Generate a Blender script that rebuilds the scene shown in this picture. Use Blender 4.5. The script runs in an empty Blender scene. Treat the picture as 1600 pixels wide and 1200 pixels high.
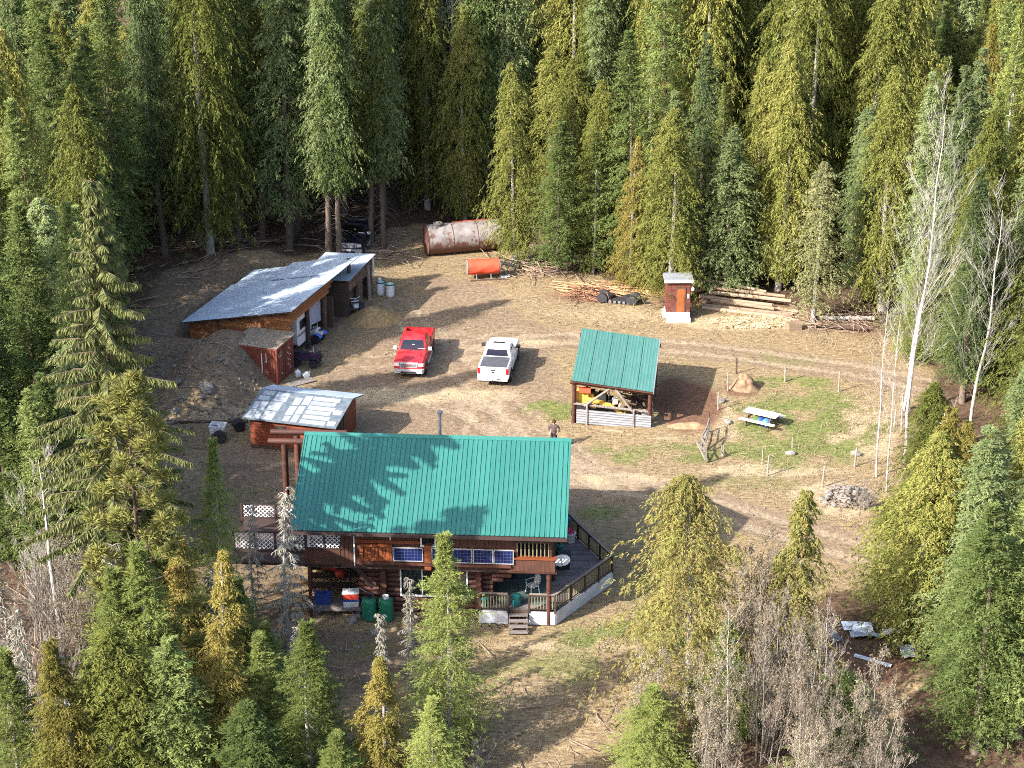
import bpy, bmesh, math, random
import numpy as np
from mathutils import Vector, Matrix, Euler
R = math.radians
random.seed(7)
rng = np.random.default_rng(11)
scn = bpy.context.scene
col = scn.collection

# ------------------------------------------------------------------ camera, light
cam_d = bpy.data.cameras.new('camera')
cam = bpy.data.objects.new('camera', cam_d); col.objects.link(cam)
cam.location = (0, 0, 49); cam.rotation_euler = (R(90 - 23), 0, 0)
cam_d.sensor_width = 36; cam_d.lens = 70; cam_d.clip_start = 1; cam_d.clip_end = 3000
scn.camera = cam
SUN = Vector((-1.26, -0.88, 1.0)).normalized()          # towards the sun
w = bpy.data.worlds.new('World'); scn.world = w; w.use_nodes = True
nt = w.node_tree; bg = nt.nodes['Background']
sky = nt.nodes.new('ShaderNodeTexSky'); sky.sky_type = 'NISHITA'; sky.sun_disc = False
sky.dust_density = 2.5; sky.air_density = 1.0; sky.ozone_density = 0.8; sky.sun_elevation = math.asin(SUN.z); sky.sun_rotation = math.atan2(SUN.x, SUN.y) % (2 * math.pi)
nt.links.new(sky.outputs[0], bg.inputs[0]); bg.inputs[1].default_value = 0.15
sd = bpy.data.lights.new('sun', 'SUN'); sd.energy = 4.4; sd.angle = R(0.5); sd.color = (1, 0.94, 0.86)
so = bpy.data.objects.new('sun', sd); col.objects.link(so)
so.rotation_euler = SUN.to_track_quat('Z', 'Y').to_euler(); so.location = (-60, -40, 120)
scn.view_settings.view_transform = 'Standard'; scn.view_settings.look = 'None'
scn.view_settings.gamma = 1; scn.view_settings.use_curve_mapping = False
scn.view_settings.exposure = 1.75
scn.cycles.max_bounces = 5; scn.cycles.transparent_max_bounces = 6
scn.cycles.diffuse_bounces = 3; scn.cycles.use_denoising = False; scn.cycles.pixel_filter_type = 'BLACKMAN_HARRIS'; scn.cycles.filter_width = 1.0

# ------------------------------------------------------------------ materials
def mat(name, c1, c2=None, scale=3.0, rough=0.8, metal=0.0, bump=0.0, stretch=(1, 1, 1), rnd=0.0,
        contrast=(0.35, 0.65), wave=None, spec=0.3, detail=5):
    m = bpy.data.materials.new(name); m.use_nodes = True
    n = m.node_tree.nodes; l = m.node_tree.links; p = n['Principled BSDF']
    p.inputs['Roughness'].default_value = rough; p.inputs['Metallic'].default_value = metal
    p.inputs['Specular IOR Level'].default_value = spec
    c2 = c2 or tuple(x * 0.8 for x in c1)
    tc = n.new('ShaderNodeTexCoord'); mp = n.new('ShaderNodeMapping'); mp.inputs['Scale'].default_value = stretch
    l.new(tc.outputs['Object'], mp.inputs['Vector'])
    if rnd:
        oi = n.new('ShaderNodeObjectInfo'); va = n.new('ShaderNodeVectorMath'); va.operation = 'MULTIPLY_ADD'
        va.inputs[1].default_value = (37, 53, 29)
        cb = n.new('ShaderNodeCombineXYZ')
        for k in range(3): l.new(oi.outputs['Random'], cb.inputs[k])
        l.new(cb.outputs[0], va.inputs[0]); l.new(mp.outputs[0], va.inputs[2]); vec = va.outputs[0]
    else: vec = mp.outputs[0]
    ns = n.new('ShaderNodeTexNoise'); ns.inputs['Scale'].default_value = scale; ns.inputs['Detail'].default_value = detail
    l.new(vec, ns.inputs['Vector'])
    r = n.new('ShaderNodeValToRGB'); e = r.color_ramp.elements
    e[0].position = contrast[0]; e[1].position = contrast[1]
    e[0].color = (*c1, 1); e[1].color = (*c2, 1)
    l.new(ns.outputs['Fac'], r.inputs['Fac']); out = r.outputs['Color']
    if rnd:
        hs = n.new('ShaderNodeHueSaturation'); mr = n.new('ShaderNodeMapRange')
        mr.inputs['To Min'].default_value = 1 - rnd; mr.inputs['To Max'].default_value = 1 + rnd
        l.new(oi.outputs['Random'], mr.inputs['Value']); l.new(mr.outputs[0], hs.inputs['Value'])
        l.new(out, hs.inputs['Color']); out = hs.outputs['Color']
    l.new(out, p.inputs['Base Color'])
    if bump:
        b = n.new('ShaderNodeBump'); b.inputs['Strength'].default_value = bump; b.inputs['Distance'].default_value = 0.05
        l.new(ns.outputs['Fac'], b.inputs['Height']); l.new(b.outputs[0], p.inputs['Normal'])
    return m

def foliage(name, cols, var=0.24):
    """leaf material: colour picked per spray by its 'tint' and a little per tree"""
    m = bpy.data.materials.new(name); m.use_nodes = True
    n = m.node_tree.nodes; l = m.node_tree.links; n.remove(n['Principled BSDF'])
    at = n.new('ShaderNodeAttribute'); at.attribute_name = 'tint'
    oi = n.new('ShaderNodeObjectInfo')
    ma = n.new('ShaderNodeMath'); ma.operation = 'MULTIPLY_ADD'; ma.inputs[1].default_value = 0.36
    l.new(oi.outputs['Random'], ma.inputs[0])
    sc = n.new('ShaderNodeMath'); sc.operation = 'MULTIPLY_ADD'; sc.inputs[1].default_value = 0.85; sc.inputs[2].default_value = -0.08
    l.new(at.outputs['Fac'], sc.inputs[0]); l.new(sc.outputs[0], ma.inputs[2])
    r = n.new('ShaderNodeValToRGB'); e = r.color_ramp.elements
    while len(e) < len(cols): e.new(0.5)
    for i, c in enumerate(cols): e[i].position = i / (len(cols) - 1); e[i].color = (*c, 1)
    l.new(ma.outputs[0], r.inputs['Fac'])
    hs = n.new('ShaderNodeHueSaturation'); mr = n.new('ShaderNodeMapRange')
    mr.inputs['To Min'].default_value = 1 - var; mr.inputs['To Max'].default_value = 1 + var
    hs.inputs['Saturation'].default_value = 0.88
    l.new(oi.outputs['Random'], mr.inputs['Value']); l.new(mr.outputs[0], hs.inputs['Value']); l.new(r.outputs[0], hs.inputs['Color'])
    d = n.new('ShaderNodeBsdfDiffuse'); t = n.new('ShaderNodeBsdfTranslucent'); mx = n.new('ShaderNodeMixShader')
    mx.inputs[0].default_value = 0.26
    l.new(hs.outputs[0], d.inputs[0]); l.new(hs.outputs[0], t.inputs[0])
    l.new(d.outputs[0], mx.inputs[1]); l.new(t.outputs[0], mx.inputs[2])
    l.new(mx.outputs[0], n['Material Output'].inputs['Surface'])
    return m

def glass_mat(name, tint, refl=0.25, trans=0.6):
    m = bpy.data.materials.new(name); m.use_nodes = True
    n = m.node_tree.nodes; l = m.node_tree.links; n.remove(n['Principled BSDF'])
    t = n.new('ShaderNodeBsdfTransparent'); t.inputs[0].default_value = (*[trans * x for x in tint], 1)
    g = n.new('ShaderNodeBsdfGlossy'); g.inputs['Roughness'].default_value = 0.05
    lw = n.new('ShaderNodeLayerWeight'); lw.inputs[0].default_value = 0.35
    mp = n.new('ShaderNodeMapRange'); mp.inputs['To Min'].default_value = refl * 0.5; mp.inputs['To Max'].default_value = min(1, refl * 2.5)
    mx = n.new('ShaderNodeMixShader'); l.new(lw.outputs['Fresnel'], mp.inputs['Value']); l.new(mp.outputs[0], mx.inputs[0])
    l.new(t.outputs[0], mx.inputs[1]); l.new(g.outputs[0], mx.inputs[2]); l.new(mx.outputs[0], n['Material Output'].inputs['Surface'])
    return m

M = {}
M['roof_green'] = mat('green_metal_roof', (0.020, 0.120, 0.099), (0.032, 0.141, 0.121), 2.5, 0.42, 0.0, stretch=(2.2, .25, 1), contrast=(.25, .75), spec=0.4, rnd=0.07)
M['roof_green2'] = mat('faded_green_metal', (0.048, 0.153, 0.131), (0.076, 0.185, 0.161), 2.5, 0.45, 0.0, stretch=(2, .3, 1), contrast=(.25, .75), spec=0.4, rnd=.06)
M['log'] = mat('stained_log', (0.079, 0.031, 0.021), (0.042, 0.017, 0.013), 1.2, 0.6, bump=0.3, stretch=(0.6, 5, 5), rnd=0.22)
M['log_end'] = mat('log_end_wood', (0.26, 0.14, 0.08), (0.15, 0.07, 0.04), 4, 0.8, rnd=0.3)
M['siding'] = mat('brown_board', (0.093, 0.039, 0.026), (0.057, 0.025, 0.017), 2, 0.7, stretch=(6, 6, 0.7), bump=0.2, rnd=0.2)
M['orange_wood'] = mat('orange_stained_wood', (0.211, 0.060, 0.020), (0.132, 0.034, 0.013), 2, 0.6, stretch=(1, 5, 5), rnd=0.15)
M['fascia'] = mat('dark_fascia', (0.05, 0.03, 0.025), None, 2, 0.7)
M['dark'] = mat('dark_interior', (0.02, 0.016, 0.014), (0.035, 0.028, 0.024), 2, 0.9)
M['white'] = mat('white_paint', (0.646, 0.646, 0.629), (0.546, 0.546, 0.530), 3, 0.5)
M['lattice'] = mat('white_lattice', (0.612, 0.620, 0.646), (0.527, 0.535, 0.561), 5, 0.6)
M['skirt'] = mat('white_skirting', (0.547, 0.563, 0.594), (0.431, 0.445, 0.469), 1.5, 0.6, stretch=(1, 1, 1))
M['deck'] = mat('weathered_deck', (0.160, 0.136, 0.132), (0.104, 0.086, 0.084), 3, 0.85, stretch=(0.7, 6, 6), bump=0.2, rnd=0.28)
M['rail_dark'] = mat('dark_rail', (0.055, 0.038, 0.030), (0.035, 0.025, 0.02), 5, 0.6, rnd=0.15)
M['rail_top'] = mat('rail_top_wood', (0.24, 0.20, 0.17), (0.15, 0.12, 0.10), 5, 0.8, stretch=(1, 6, 6))
M['baluster'] = mat('pale_baluster', (0.216, 0.192, 0.104), (0.160, 0.144, 0.080), 5, 0.7, rnd=0.1)
M['pv'] = None
M['alu'] = mat('aluminium', (0.72, 0.73, 0.75), None, 3, 0.35, 0.6)
M['steel'] = mat('galvanised', (0.318, 0.330, 0.347), (0.219, 0.231, 0.254), 2.2, 0.42, 0.3, stretch=(0.5, 3, 3), rnd=0.1)
M['shed_roof'] = mat('grey_metal_roof', (0.408, 0.477, 0.552), (0.276, 0.332, 0.394), 0.9, 0.5, 0.1, contrast=(0.1, 0.9), rnd=0.08, detail=2)
M['rawwood'] = mat('orange_raw_boards', (0.288, 0.124, 0.048), (0.160, 0.060, 0.024), 2.2, 0.8, stretch=(0.8, 4, 6), bump=0.2, rnd=0.3)
M['greywood'] = mat('grey_weathered_wood', (0.24, 0.21, 0.185), (0.14, 0.12, 0.105), 3, 0.9, stretch=(4, 4, 0.8), bump=0.25, rnd=0.2)
M['oldwood'] = mat('old_dark_wood', (0.095, 0.065, 0.048), (0.055, 0.037, 0.028), 3, 0.9, stretch=(4, 4, 0.8), bump=0.25, rnd=0.25)
M['redshed'] = mat('red_orange_boards', (0.190, 0.050, 0.023), (0.134, 0.032, 0.016), 2, 0.7, stretch=(0.7, 4, 5), rnd=0.15)
M['patch'] = mat('pale_roof_sheet', (0.354, 0.374, 0.394), (0.245, 0.272, 0.299), 3.5, 0.5, 0.15, contrast=(0.3, 0.7), rnd=0.18)
M['patch_dark'] = mat('dark_roof_felt', (0.080, 0.104, 0.128), (0.136, 0.160, 0.184), 3, 0.6, 0.1)
M['container'] = mat('rusty_red_steel', (0.187, 0.054, 0.035), (0.120, 0.034, 0.025), 1.3, 0.6, contrast=(0.3, 0.7), bump=0.1)
M['cont_pale'] = mat('sun_bleached_steel', (0.46, 0.22, 0.15), (0.34, 0.11, 0.07), 3, 0.7)
M['outhouse'] = mat('outhouse_shingle', (0.150, 0.046, 0.032), (0.083, 0.027, 0.021), 5, 0.75, stretch=(1, 1, 4), rnd=0.25)
M['door_orange'] = mat('orange_door_wood', (0.300, 0.095, 0.027), (0.198, 0.054, 0.017), 3, 0.55, stretch=(4, 4, 0.7))
M['tank_rust'] = mat('rust', (0.120, 0.053, 0.038), (0.064, 0.031, 0.024), 2.5, 0.85, bump=0.1)
M['tarp_orange'] = mat('orange_red_tarp', (0.72, 0.085, 0.04), (0.60, 0.065, 0.03), 2, 0.55, bump=0.3)
M['green_tank'] = mat('green_painted_tank', (0.012, 0.11, 0.065), (0.02, 0.15, 0.085), 2, 0.42)
M['black'] = mat('black_rubber', (0.016, 0.016, 0.018), (0.028, 0.028, 0.03), 6, 0.7)
M['chrome'] = mat('chrome', (0.66, 0.66, 0.68), None, 3, 0.25, 0.45)
M['grey_plastic'] = mat('grey_plastic', (0.17, 0.17, 0.18), None, 3, 0.6)
M['tonneau'] = mat('black_vinyl', (0.055, 0.06, 0.068), (0.075, 0.08, 0.09), 3, 0.55)
M['red_paint'] = mat('red_car_paint', (0.46, 0.010, 0.018), (0.40, 0.035, 0.035), 2.5, 0.28, spec=0.6)
M['white_paint'] = mat('white_car_paint', (0.82, 0.82, 0.84), (0.80, 0.80, 0.83), 1, 0.25, spec=0.6)
M['navy_paint'] = mat('dark_car_paint', (0.008, 0.010, 0.018), None, 1, 0.25, spec=0.6)
M['glass'] = glass_mat('window_glass', (0.75, 0.85, 0.9), 0.22, 0.7)
M['car_glass'] = glass_mat('car_glass', (0.45, 0.6, 0.62), 0.25, 0.5)
M['dark_glass'] = mat('tinted_glass', (0.012, 0.010, 0.022), None, 1, 0.12, spec=0.6)
M['lamp'] = mat('headlamp_lens', (0.75, 0.75, 0.76), None, 2, 0.15, spec=0.7)
M['red_lens'] = mat('red_lens', (0.35, 0.01, 0.015), None, 2, 0.2)
M['curtain'] = mat('teal_curtain', (0.30, 0.44, 0.44), (0.22, 0.34, 0.35), 3, 0.9, stretch=(6, 6, 0.4))
M['red'] = mat('red_plastic', (0.48, 0.05, 0.03), None, 2, 0.5)
M['blue'] = mat('blue_plastic', (0.03, 0.06, 0.24), None, 2, 0.5)
M['bluebright'] = mat('bright_blue_plastic', (0.06, 0.16, 0.55), None, 2, 0.5)
M['teal'] = mat('teal_plastic', (0.02, 0.14, 0.14), None, 2, 0.5)
M['yellow'] = mat('worn_yellow_paint', (0.62, 0.36, 0.07), (0.50, 0.27, 0.05), 2, 0.55)
M['machinery_red'] = mat('dull_red_paint', (0.35, 0.07, 0.05), None, 2, 0.6)
M['hay'] = mat('hay', (0.32, 0.22, 0.10), (0.18, 0.115, 0.055), 6, 1.0, bump=0.8)
M['stone'] = mat('pale_stone', (0.217, 0.197, 0.178), (0.115, 0.102, 0.089), 2.2, 0.95, bump=0.5, rnd=0.3)
M['stonewall'] = mat('brown_block', (0.17, 0.115, 0.085), (0.105, 0.07, 0.052), 3, 0.95, bump=0.4, rnd=0.3)
M['peeled'] = mat('peeled_log', (0.292, 0.218, 0.149), (0.187, 0.125, 0.082), 2, 0.85, stretch=(0.6, 4, 4), rnd=0.3)
M['post'] = mat('fence_post_wood', (0.34, 0.31, 0.26), (0.22, 0.19, 0.15), 4, 0.9, rnd=0.25)
M['bark'] = mat('conifer_bark', (0.15, 0.115, 0.09), (0.085, 0.062, 0.05), 4, 0.95, stretch=(5, 5, 0.7), bump=0.4, rnd=0.25)
M['greybark'] = mat('grey_dead_bark', (0.34, 0.315, 0.29), (0.21, 0.19, 0.17), 4, 0.95, rnd=0.15)
M['birchbark'] = mat('white_birch_bark', (0.38, 0.355, 0.325), (0.20, 0.18, 0.16), 3, 0.9, stretch=(1, 1, 2.5), contrast=(0.45, 0.7))
M['twig'] = mat('bare_twigs', (0.265, 0.235, 0.20), (0.155, 0.135, 0.112), 2, 0.95, rnd=0.2)
M['debris'] = mat('fallen_sticks', (0.30, 0.22, 0.165), (0.16, 0.11, 0.085), 1.5, 0.95)
M['redstick'] = mat('reddish_slash', (0.27, 0.135, 0.085), (0.15, 0.075, 0.05), 1.5, 0.95)
M['skin'] = mat('skin', (0.50, 0.31, 0.23), None, 3, 0.6)
M['jacket'] = mat('brown_jacket', (0.085, 0.058, 0.055), (0.06, 0.04, 0.04), 6, 0.9)
M['trousers'] = mat('dark_trousers', (0.022, 0.02, 0.025), None, 6, 0.9)
M['hair'] = mat('brown_hair', (0.055, 0.030, 0.018), None, 6, 0.8)
M['carpet'] = mat('grey_green_carpet', (0.07, 0.105, 0.10), (0.05, 0.075, 0.07), 4, 0.95)
M['tarp_white'] = mat('pale_blue_tarp', (0.60, 0.68, 0.75), (0.45, 0.52, 0.60), 4, 0.7, bump=0.4)
M['tarp_grey'] = mat('grey_tarp', (0.33, 0.36, 0.42), (0.25, 0.28, 0.34), 3, 0.7, bump=0.3)
M['pink'] = mat('pink_flowers', (0.55, 0.04, 0.12), (0.35, 0.02, 0.06), 8, 0.9)
M['plant'] = mat('green_plant', (0.06, 0.13, 0.03), None, 8, 0.9)

def peeling():
    m = mat('peeling_pale_paint', (0.27, 0.245, 0.235), (0.17, 0.145, 0.135), 1.5, 0.6, bump=0.05)
    n = m.node_tree.nodes; l = m.node_tree.links; p = n['Principled BSDF']
    tc = n.new('ShaderNodeTexCoord'); mp = n.new('ShaderNodeMapping'); mp.inputs['Scale'].default_value = (1, 1.6, 0.8)
    l.new(tc.outputs['Object'], mp.inputs[0])
    a = n.new('ShaderNodeTexNoise'); a.inputs['Scale'].default_value = 1.1; a.inputs['Detail'].default_value = 10; a.inputs['Roughness'].default_value = 0.72
    l.new(mp.outputs[0], a.inputs['Vector'])
    sx = n.new('ShaderNodeSeparateXYZ'); l.new(tc.outputs['Object'], sx.inputs[0])
    mz = n.new('ShaderNodeMapRange'); mz.inputs['From Min'].default_value = 0; mz.inputs['From Max'].default_value = 2.3
    mz.inputs['To Min'].default_value = 0.20; mz.inputs['To Max'].default_value = -0.10
    l.new(sx.outputs['Z'], mz.inputs['Value'])
    ad = n.new('ShaderNodeMath'); l.new(a.outputs['Fac'], ad.inputs[0]); l.new(mz.outputs[0], ad.inputs[1])
    rr = n.new('ShaderNodeValToRGB'); rr.color_ramp.elements[0].position = 0.52; rr.color_ramp.elements[1].position = 0.58
    l.new(ad.outputs[0], rr.inputs[0])
    mx = n.new('ShaderNodeMix'); mx.data_type = 'RGBA'; l.new(rr.outputs[0], mx.inputs[0])
    src = p.inputs['Base Color'].links[0].from_socket
    l.new(src, mx.inputs[6]); mx.inputs[7].default_value = (0.11, 0.052, 0.036, 1)
    l.new(mx.outputs[2], p.inputs['Base Color'])
    return m
M['peeling'] = peeling()

def solar_mat():
    m = bpy.data.materials.new('photovoltaic_cells'); m.use_nodes = True
    n = m.node_tree.nodes; l = m.node_tree.links; p = n['Principled BSDF']
    p.inputs['Roughness'].default_value = 0.2
    tc = n.new('ShaderNodeTexCoord'); br = n.new('ShaderNodeTexBrick')
    br.offset = 0; br.inputs['Scale'].default_value = 1; br.inputs['Brick Width'].default_value = 0.16; br.inputs['Row Height'].default_value = 0.16
    br.inputs['Mortar Size'].default_value = 0.006
    br.inputs['Color1'].default_value = (0.008, 0.012, 0.052, 1); br.inputs['Color2'].default_value = (0.012, 0.018, 0.075, 1)
    br.inputs['Mortar'].default_value = (0.08, 0.10, 0.19, 1)
    mp = n.new('ShaderNodeMapping'); mp.inputs['Rotation'].default_value = (R(90), 0, 0)
    l.new(tc.outputs['Object'], mp.inputs[0]); l.new(mp.outputs[0], br.inputs['Vector']); l.new(br.outputs['Color'], p.inputs['Base Color'])
    return m
M['pv'] = solar_mat()

# foliage colours (per spray, dark to light / green to browned)
F_CEDAR = foliage('cedar_foliage', [(0.048, 0.068, 0.011), (0.097, 0.118, 0.018), (0.165, 0.174, 0.029), (0.226, 0.195, 0.042)])
F_CEDARY = foliage('yellow_cedar_foliage', [(0.070, 0.076, 0.011), (0.149, 0.138, 0.020), (0.228, 0.185, 0.030), (0.279, 0.175, 0.035)])
F_CEDARB = foliage('browned_cedar_foliage', [(0.065, 0.075, 0.015), (0.132, 0.137, 0.028), (0.180, 0.168, 0.038), (0.185, 0.121, 0.038)])
F_FIR = foliage('fir_foliage', [(0.042, 0.074, 0.018), (0.081, 0.124, 0.028), (0.138, 0.180, 0.042), (0.193, 0.223, 0.057)])
F_BLUE = foliage('blue_green_foliage', [(0.050, 0.082, 0.026), (0.101, 0.146, 0.046), (0.169, 0.215, 0.074), (0.236, 0.270, 0.102)])
F_SAGE = foliage('sage_foliage', [(0.083, 0.099, 0.035), (0.159, 0.172, 0.065), (0.228, 0.228, 0.092), (0.278, 0.259, 0.109)])
F_HEM = foliage('hemlock_foliage', [(0.063, 0.092, 0.018), (0.116, 0.156, 0.029), (0.180, 0.214, 0.042), (0.232, 0.246, 0.053)])
F_PINE = foliage('pine_foliage', [(0.102, 0.113, 0.026), (0.179, 0.185, 0.038), (0.246, 0.234, 0.053), (0.289, 0.253, 0.070)])
F_DROOP = foliage('spruce_foliage', [(0.042, 0.060, 0.018), (0.082, 0.104, 0.030), (0.143, 0.157, 0.049), (0.195, 0.186, 0.066)])
F_LICHEN = foliage('lichen_twigs', [(0.12, 0.11, 0.085), (0.20, 0.185, 0.14), (0.27, 0.25, 0.195), (0.33, 0.31, 0.25)], 0.15)
F_CATKIN = foliage('brown_catkins', [(0.10, 0.070, 0.046), (0.175, 0.135, 0.092), (0.25, 0.205, 0.15), (0.21, 0.17, 0.08)])

# ------------------------------------------------------------------ mesh building
class MB:
    def __init__(s): s.v = []; s.f = []; s.mi = []
    def add(s, vs, fs, m=0):
        o = len(s.v); s.v += [tuple(x) for x in vs]
        for f in fs: s.f.append(tuple(i + o for i in f)); s.mi.append(m)
        return s
    def box(s, c, d, rot=None, m=0):
        x, y, z = d[0] / 2, d[1] / 2, d[2] / 2
        vs = [Vector((a * x, b * y, e * z)) for e in (-1, 1) for b in (-1, 1) for a in (-1, 1)]
        if rot is not None:
            q = rot if isinstance(rot, Matrix) else Euler(rot).to_matrix()
            vs = [q @ p for p in vs]
        c = Vector(c); vs = [p + c for p in vs]
        return s.add(vs, [(0, 2, 3, 1), (4, 5, 7, 6), (0, 1, 5, 4), (2, 6, 7, 3), (0, 4, 6, 2), (1, 3, 7, 5)], m)
    def b2(s, lo, hi, m=0):
        return s.box([(a + b) / 2 for a, b in zip(lo, hi)], [b - a for a, b in zip(lo, hi)], None, m)
    def beam(s, p, q, wd, h=None, m=0, up=(0, 0, 1)):
        p = Vector(p); q = Vector(q); d = q - p; L = d.length
        x = d.normalized(); u = Vector(up)
        if abs(x.dot(u)) > 0.98: u = Vector((0, 1, 0))
        y = u.cross(x).normalized(); z = x.cross(y)
        return s.box((p + q) / 2, (L, wd, h or wd), Matrix((x, y, z)).transposed(), m)
    def tube(s, pts, rad, n=8, cap=True, m=0):
        pts = [Vector(p) for p in pts]
        if not hasattr(rad, '__len__'): rad = [rad] * len(pts)
        vs = []; prev = None
        for i, p in enumerate(pts):
            d = (pts[min(i + 1, len(pts) - 1)] - pts[max(i - 1, 0)]).normalized()
            if prev is None:
                a = Vector((0, 0, 1)) if abs(d.z) < 0.9 else Vector((1, 0, 0))
                prev = d.cross(a).normalized()
            prev = (prev - d * prev.dot(d)).normalized(); b = d.cross(prev)
            for k in range(n):
                t = 2 * math.pi * k / n; vs.append(p + (prev * math.cos(t) + b * math.sin(t)) * rad[i])
        fs = []
        for i in range(len(pts) - 1):
            for k in range(n):
                k2 = (k + 1) % n; fs.append((i * n + k, i * n + k2, (i + 1) * n + k2, (i + 1) * n + k))
        if cap: fs.append(tuple(range(n - 1, -1, -1))); fs.append(tuple(range((len(pts) - 1) * n, len(pts) * n)))
        return s.add(vs, fs, m)
    def lathe(s, prof, n=24, c=(0, 0, 0), m=0):
        vs = []; 
        for r, z in prof:
            for k in range(n):
                t = 2 * math.pi * k / n; vs.append((c[0] + r * math.cos(t), c[1] + r * math.sin(t), c[2] + z))
        fs = []
        for i in range(len(prof) - 1):
            for k in range(n):
                k2 = (k + 1) % n; fs.append((i * n + k, i * n + k2, (i + 1) * n + k2, (i + 1) * n + k))
        fs.append(tuple(range(n - 1, -1, -1))); fs.append(tuple(range((len(prof) - 1) * n, len(prof) * n)))
        return s.add(vs, fs, m)
    def loft(s, rings, cap=True, closed=True, m=0):
        n = len(rings[0]); vs = [p for r in rings for p in r]; fs = []
        for i in range(len(rings) - 1):
            for k in range(n if closed else n - 1):
                k2 = (k + 1) % n; fs.append((i * n + k, i * n + k2, (i + 1) * n + k2, (i + 1) * n + k))
        if cap and closed: fs.append(tuple(range(n - 1, -1, -1))); fs.append(tuple(range((len(rings) - 1) * n, len(rings) * n)))
        return s.add(vs, fs, m)
    def prism(s, poly, z0, z1, m=0):
        n = len(poly); vs = [(x, y, z0) for x, y in poly] + [(x, y, z1) for x, y in poly]
        fs = [tuple(range(n - 1, -1, -1)), tuple(range(n, 2 * n))] + [(k, (k + 1) % n, n + (k + 1) % n, n + k) for k in range(n)]
        return s.add(vs, fs, m)
    def mesh(s, name, mats, smooth=False):
        me = bpy.data.meshes.new(name); me.from_pydata(s.v, [], s.f)
        for x in (mats if isinstance(mats, (list, tuple)) else [mats]): me.materials.append(x)
        if any(s.mi): me.polygons.foreach_set('material_index', s.mi)
        bm = bmesh.new(); bm.from_mesh(me); bmesh.ops.recalc_face_normals(bm, faces=bm.faces); bm.to_mesh(me); bm.free()
        if smooth: me.shade_smooth() if smooth is True else me.shade_auto(smooth)
        me.update(); return me

def auto_smooth(me, ang=40):
    """smooth faces, sharp edges over ang degrees"""
    me.shade_smooth(); bm = bmesh.new(); bm.from_mesh(me)
    for e in bm.edges:
        if len(e.link_faces) == 2 and e.calc_face_angle(0) > R(ang): e.smooth = False
    bm.to_mesh(me); bm.free()

def link(name, me, parent=None, loc=(0, 0, 0), rot=(0, 0, 0), kind=None):
    o = bpy.data.objects.new(name, me); col.objects.link(o)
    if parent: o.parent = parent
    o.location = loc; o.rotation_euler = rot
    if kind: o['kind'] = kind
    return o
def part(name, mb, m, parent, smooth=0, loc=(0, 0, 0), rot=(0, 0, 0), kind=None):
    me = mb.mesh(name, m)
    if smooth: auto_smooth(me, smooth)
    return link(name, me, parent, loc, rot, kind)
def tag(o, label=None, cat=None, group=None, kind=None):
    if label: o['label'] = label
    if cat: o['category'] = cat
    if group: o['group'] = group
    if kind: o['kind'] = kind
    return o
def thing(name, label, cat, loc=(0, 0, 0), rz=0.0, group=None):
    o = bpy.data.objects.new(name, None); col.objects.link(o)
    o.location = loc; o.rotation_euler = (0, 0, rz); o.empty_display_size = 0.2
    return tag(o, label, cat, group)
def kids(o): return [c for c in bpy.data.objects if c.parent == o]
def copy_tree(o, parent=None):
    c = o.copy(); col.objects.link(c)
    if parent: c.parent = parent
    for k in kids(o): copy_tree(k, c)
    return c

# ------------------------------------------------------------------ ground
def sm(x): x = np.clip(x, 0, 1); return x * x * (3 - 2 * x)
CC = np.array((-14.7, 115.2)); CA = np.array((-0.948, 0.318)); CD = np.array((0.318, 0.948))
def vnoise(x, y, s, seed=0):
    """cheap smooth value noise on arrays, 0..1"""
    r = np.random.default_rng(seed).random((97, 97)); x = np.asarray(x, float) / s; y = np.asarray(y, float) / s
    xi = np.floor(x).astype(int); yi = np.floor(y).astype(int); fx = x - xi; fy = y - yi
    fx = fx * fx * (3 - 2 * fx); fy = fy * fy * (3 - 2 * fy)
    g = lambda a, b: r[a % 97, b % 97]
    return (g(xi, yi) * (1 - fx) + g(xi + 1, yi) * fx) * (1 - fy) + (g(xi, yi + 1) * (1 - fx) + g(xi + 1, yi + 1) * fx) * fy
def fbm(x, y, s, seed=0):
    return (vnoise(x, y, s, seed) + 0.5 * vnoise(x, y, s / 2.1, seed + 1) + 0.25 * vnoise(x, y, s / 4.3, seed + 2)) / 1.75
CLEAR = [(-23.5, 131.5), (-19, 134), (-15.5, 137), (-11, 141), (-7.4, 145.7), (-1, 143.5), (1.5, 139), (6.5, 133.6), (11, 131), (20, 129.3), (24, 125.5), (27, 119),
         (25, 113), (22.6, 106), (20, 99), (19.5, 94), (17.5, 90), (14, 88), (15, 83), (18.5, 81), (17, 77), (13, 79), (9, 82), (6.5, 76), (2, 66), (-2.5, 70),
         (-9, 76), (-13, 82), (-16, 88), (-18, 96), (-20.5, 103), (-23.5, 109), (-25, 117), (-24, 127)]
def poly_sd(x, y, poly):
    """signed distance, negative inside"""
    x = np.asarray(x, float); y = np.asarray(y, float)
    d = np.full(x.shape, 1e9); ins = np.zeros(x.shape, bool); n = len(poly)
    for i in range(n):
        ax, ay = poly[i]; bx, by = poly[(i + 1) % n]
        t = np.clip(((x - ax) * (bx - ax) + (y - ay) * (by - ay)) / ((bx - ax) ** 2 + (by - ay) ** 2), 0, 1)
        d = np.minimum(d, np.hypot(x - ax - t * (bx - ax), y - ay - t * (by - ay)))
        c = ((ay > y) != (by > y)) & (x < (bx - ax) * (y - ay) / ((by - ay) if by != ay else 1e-9) + ax); ins ^= c
    return np.where(ins, -d, d)
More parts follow.
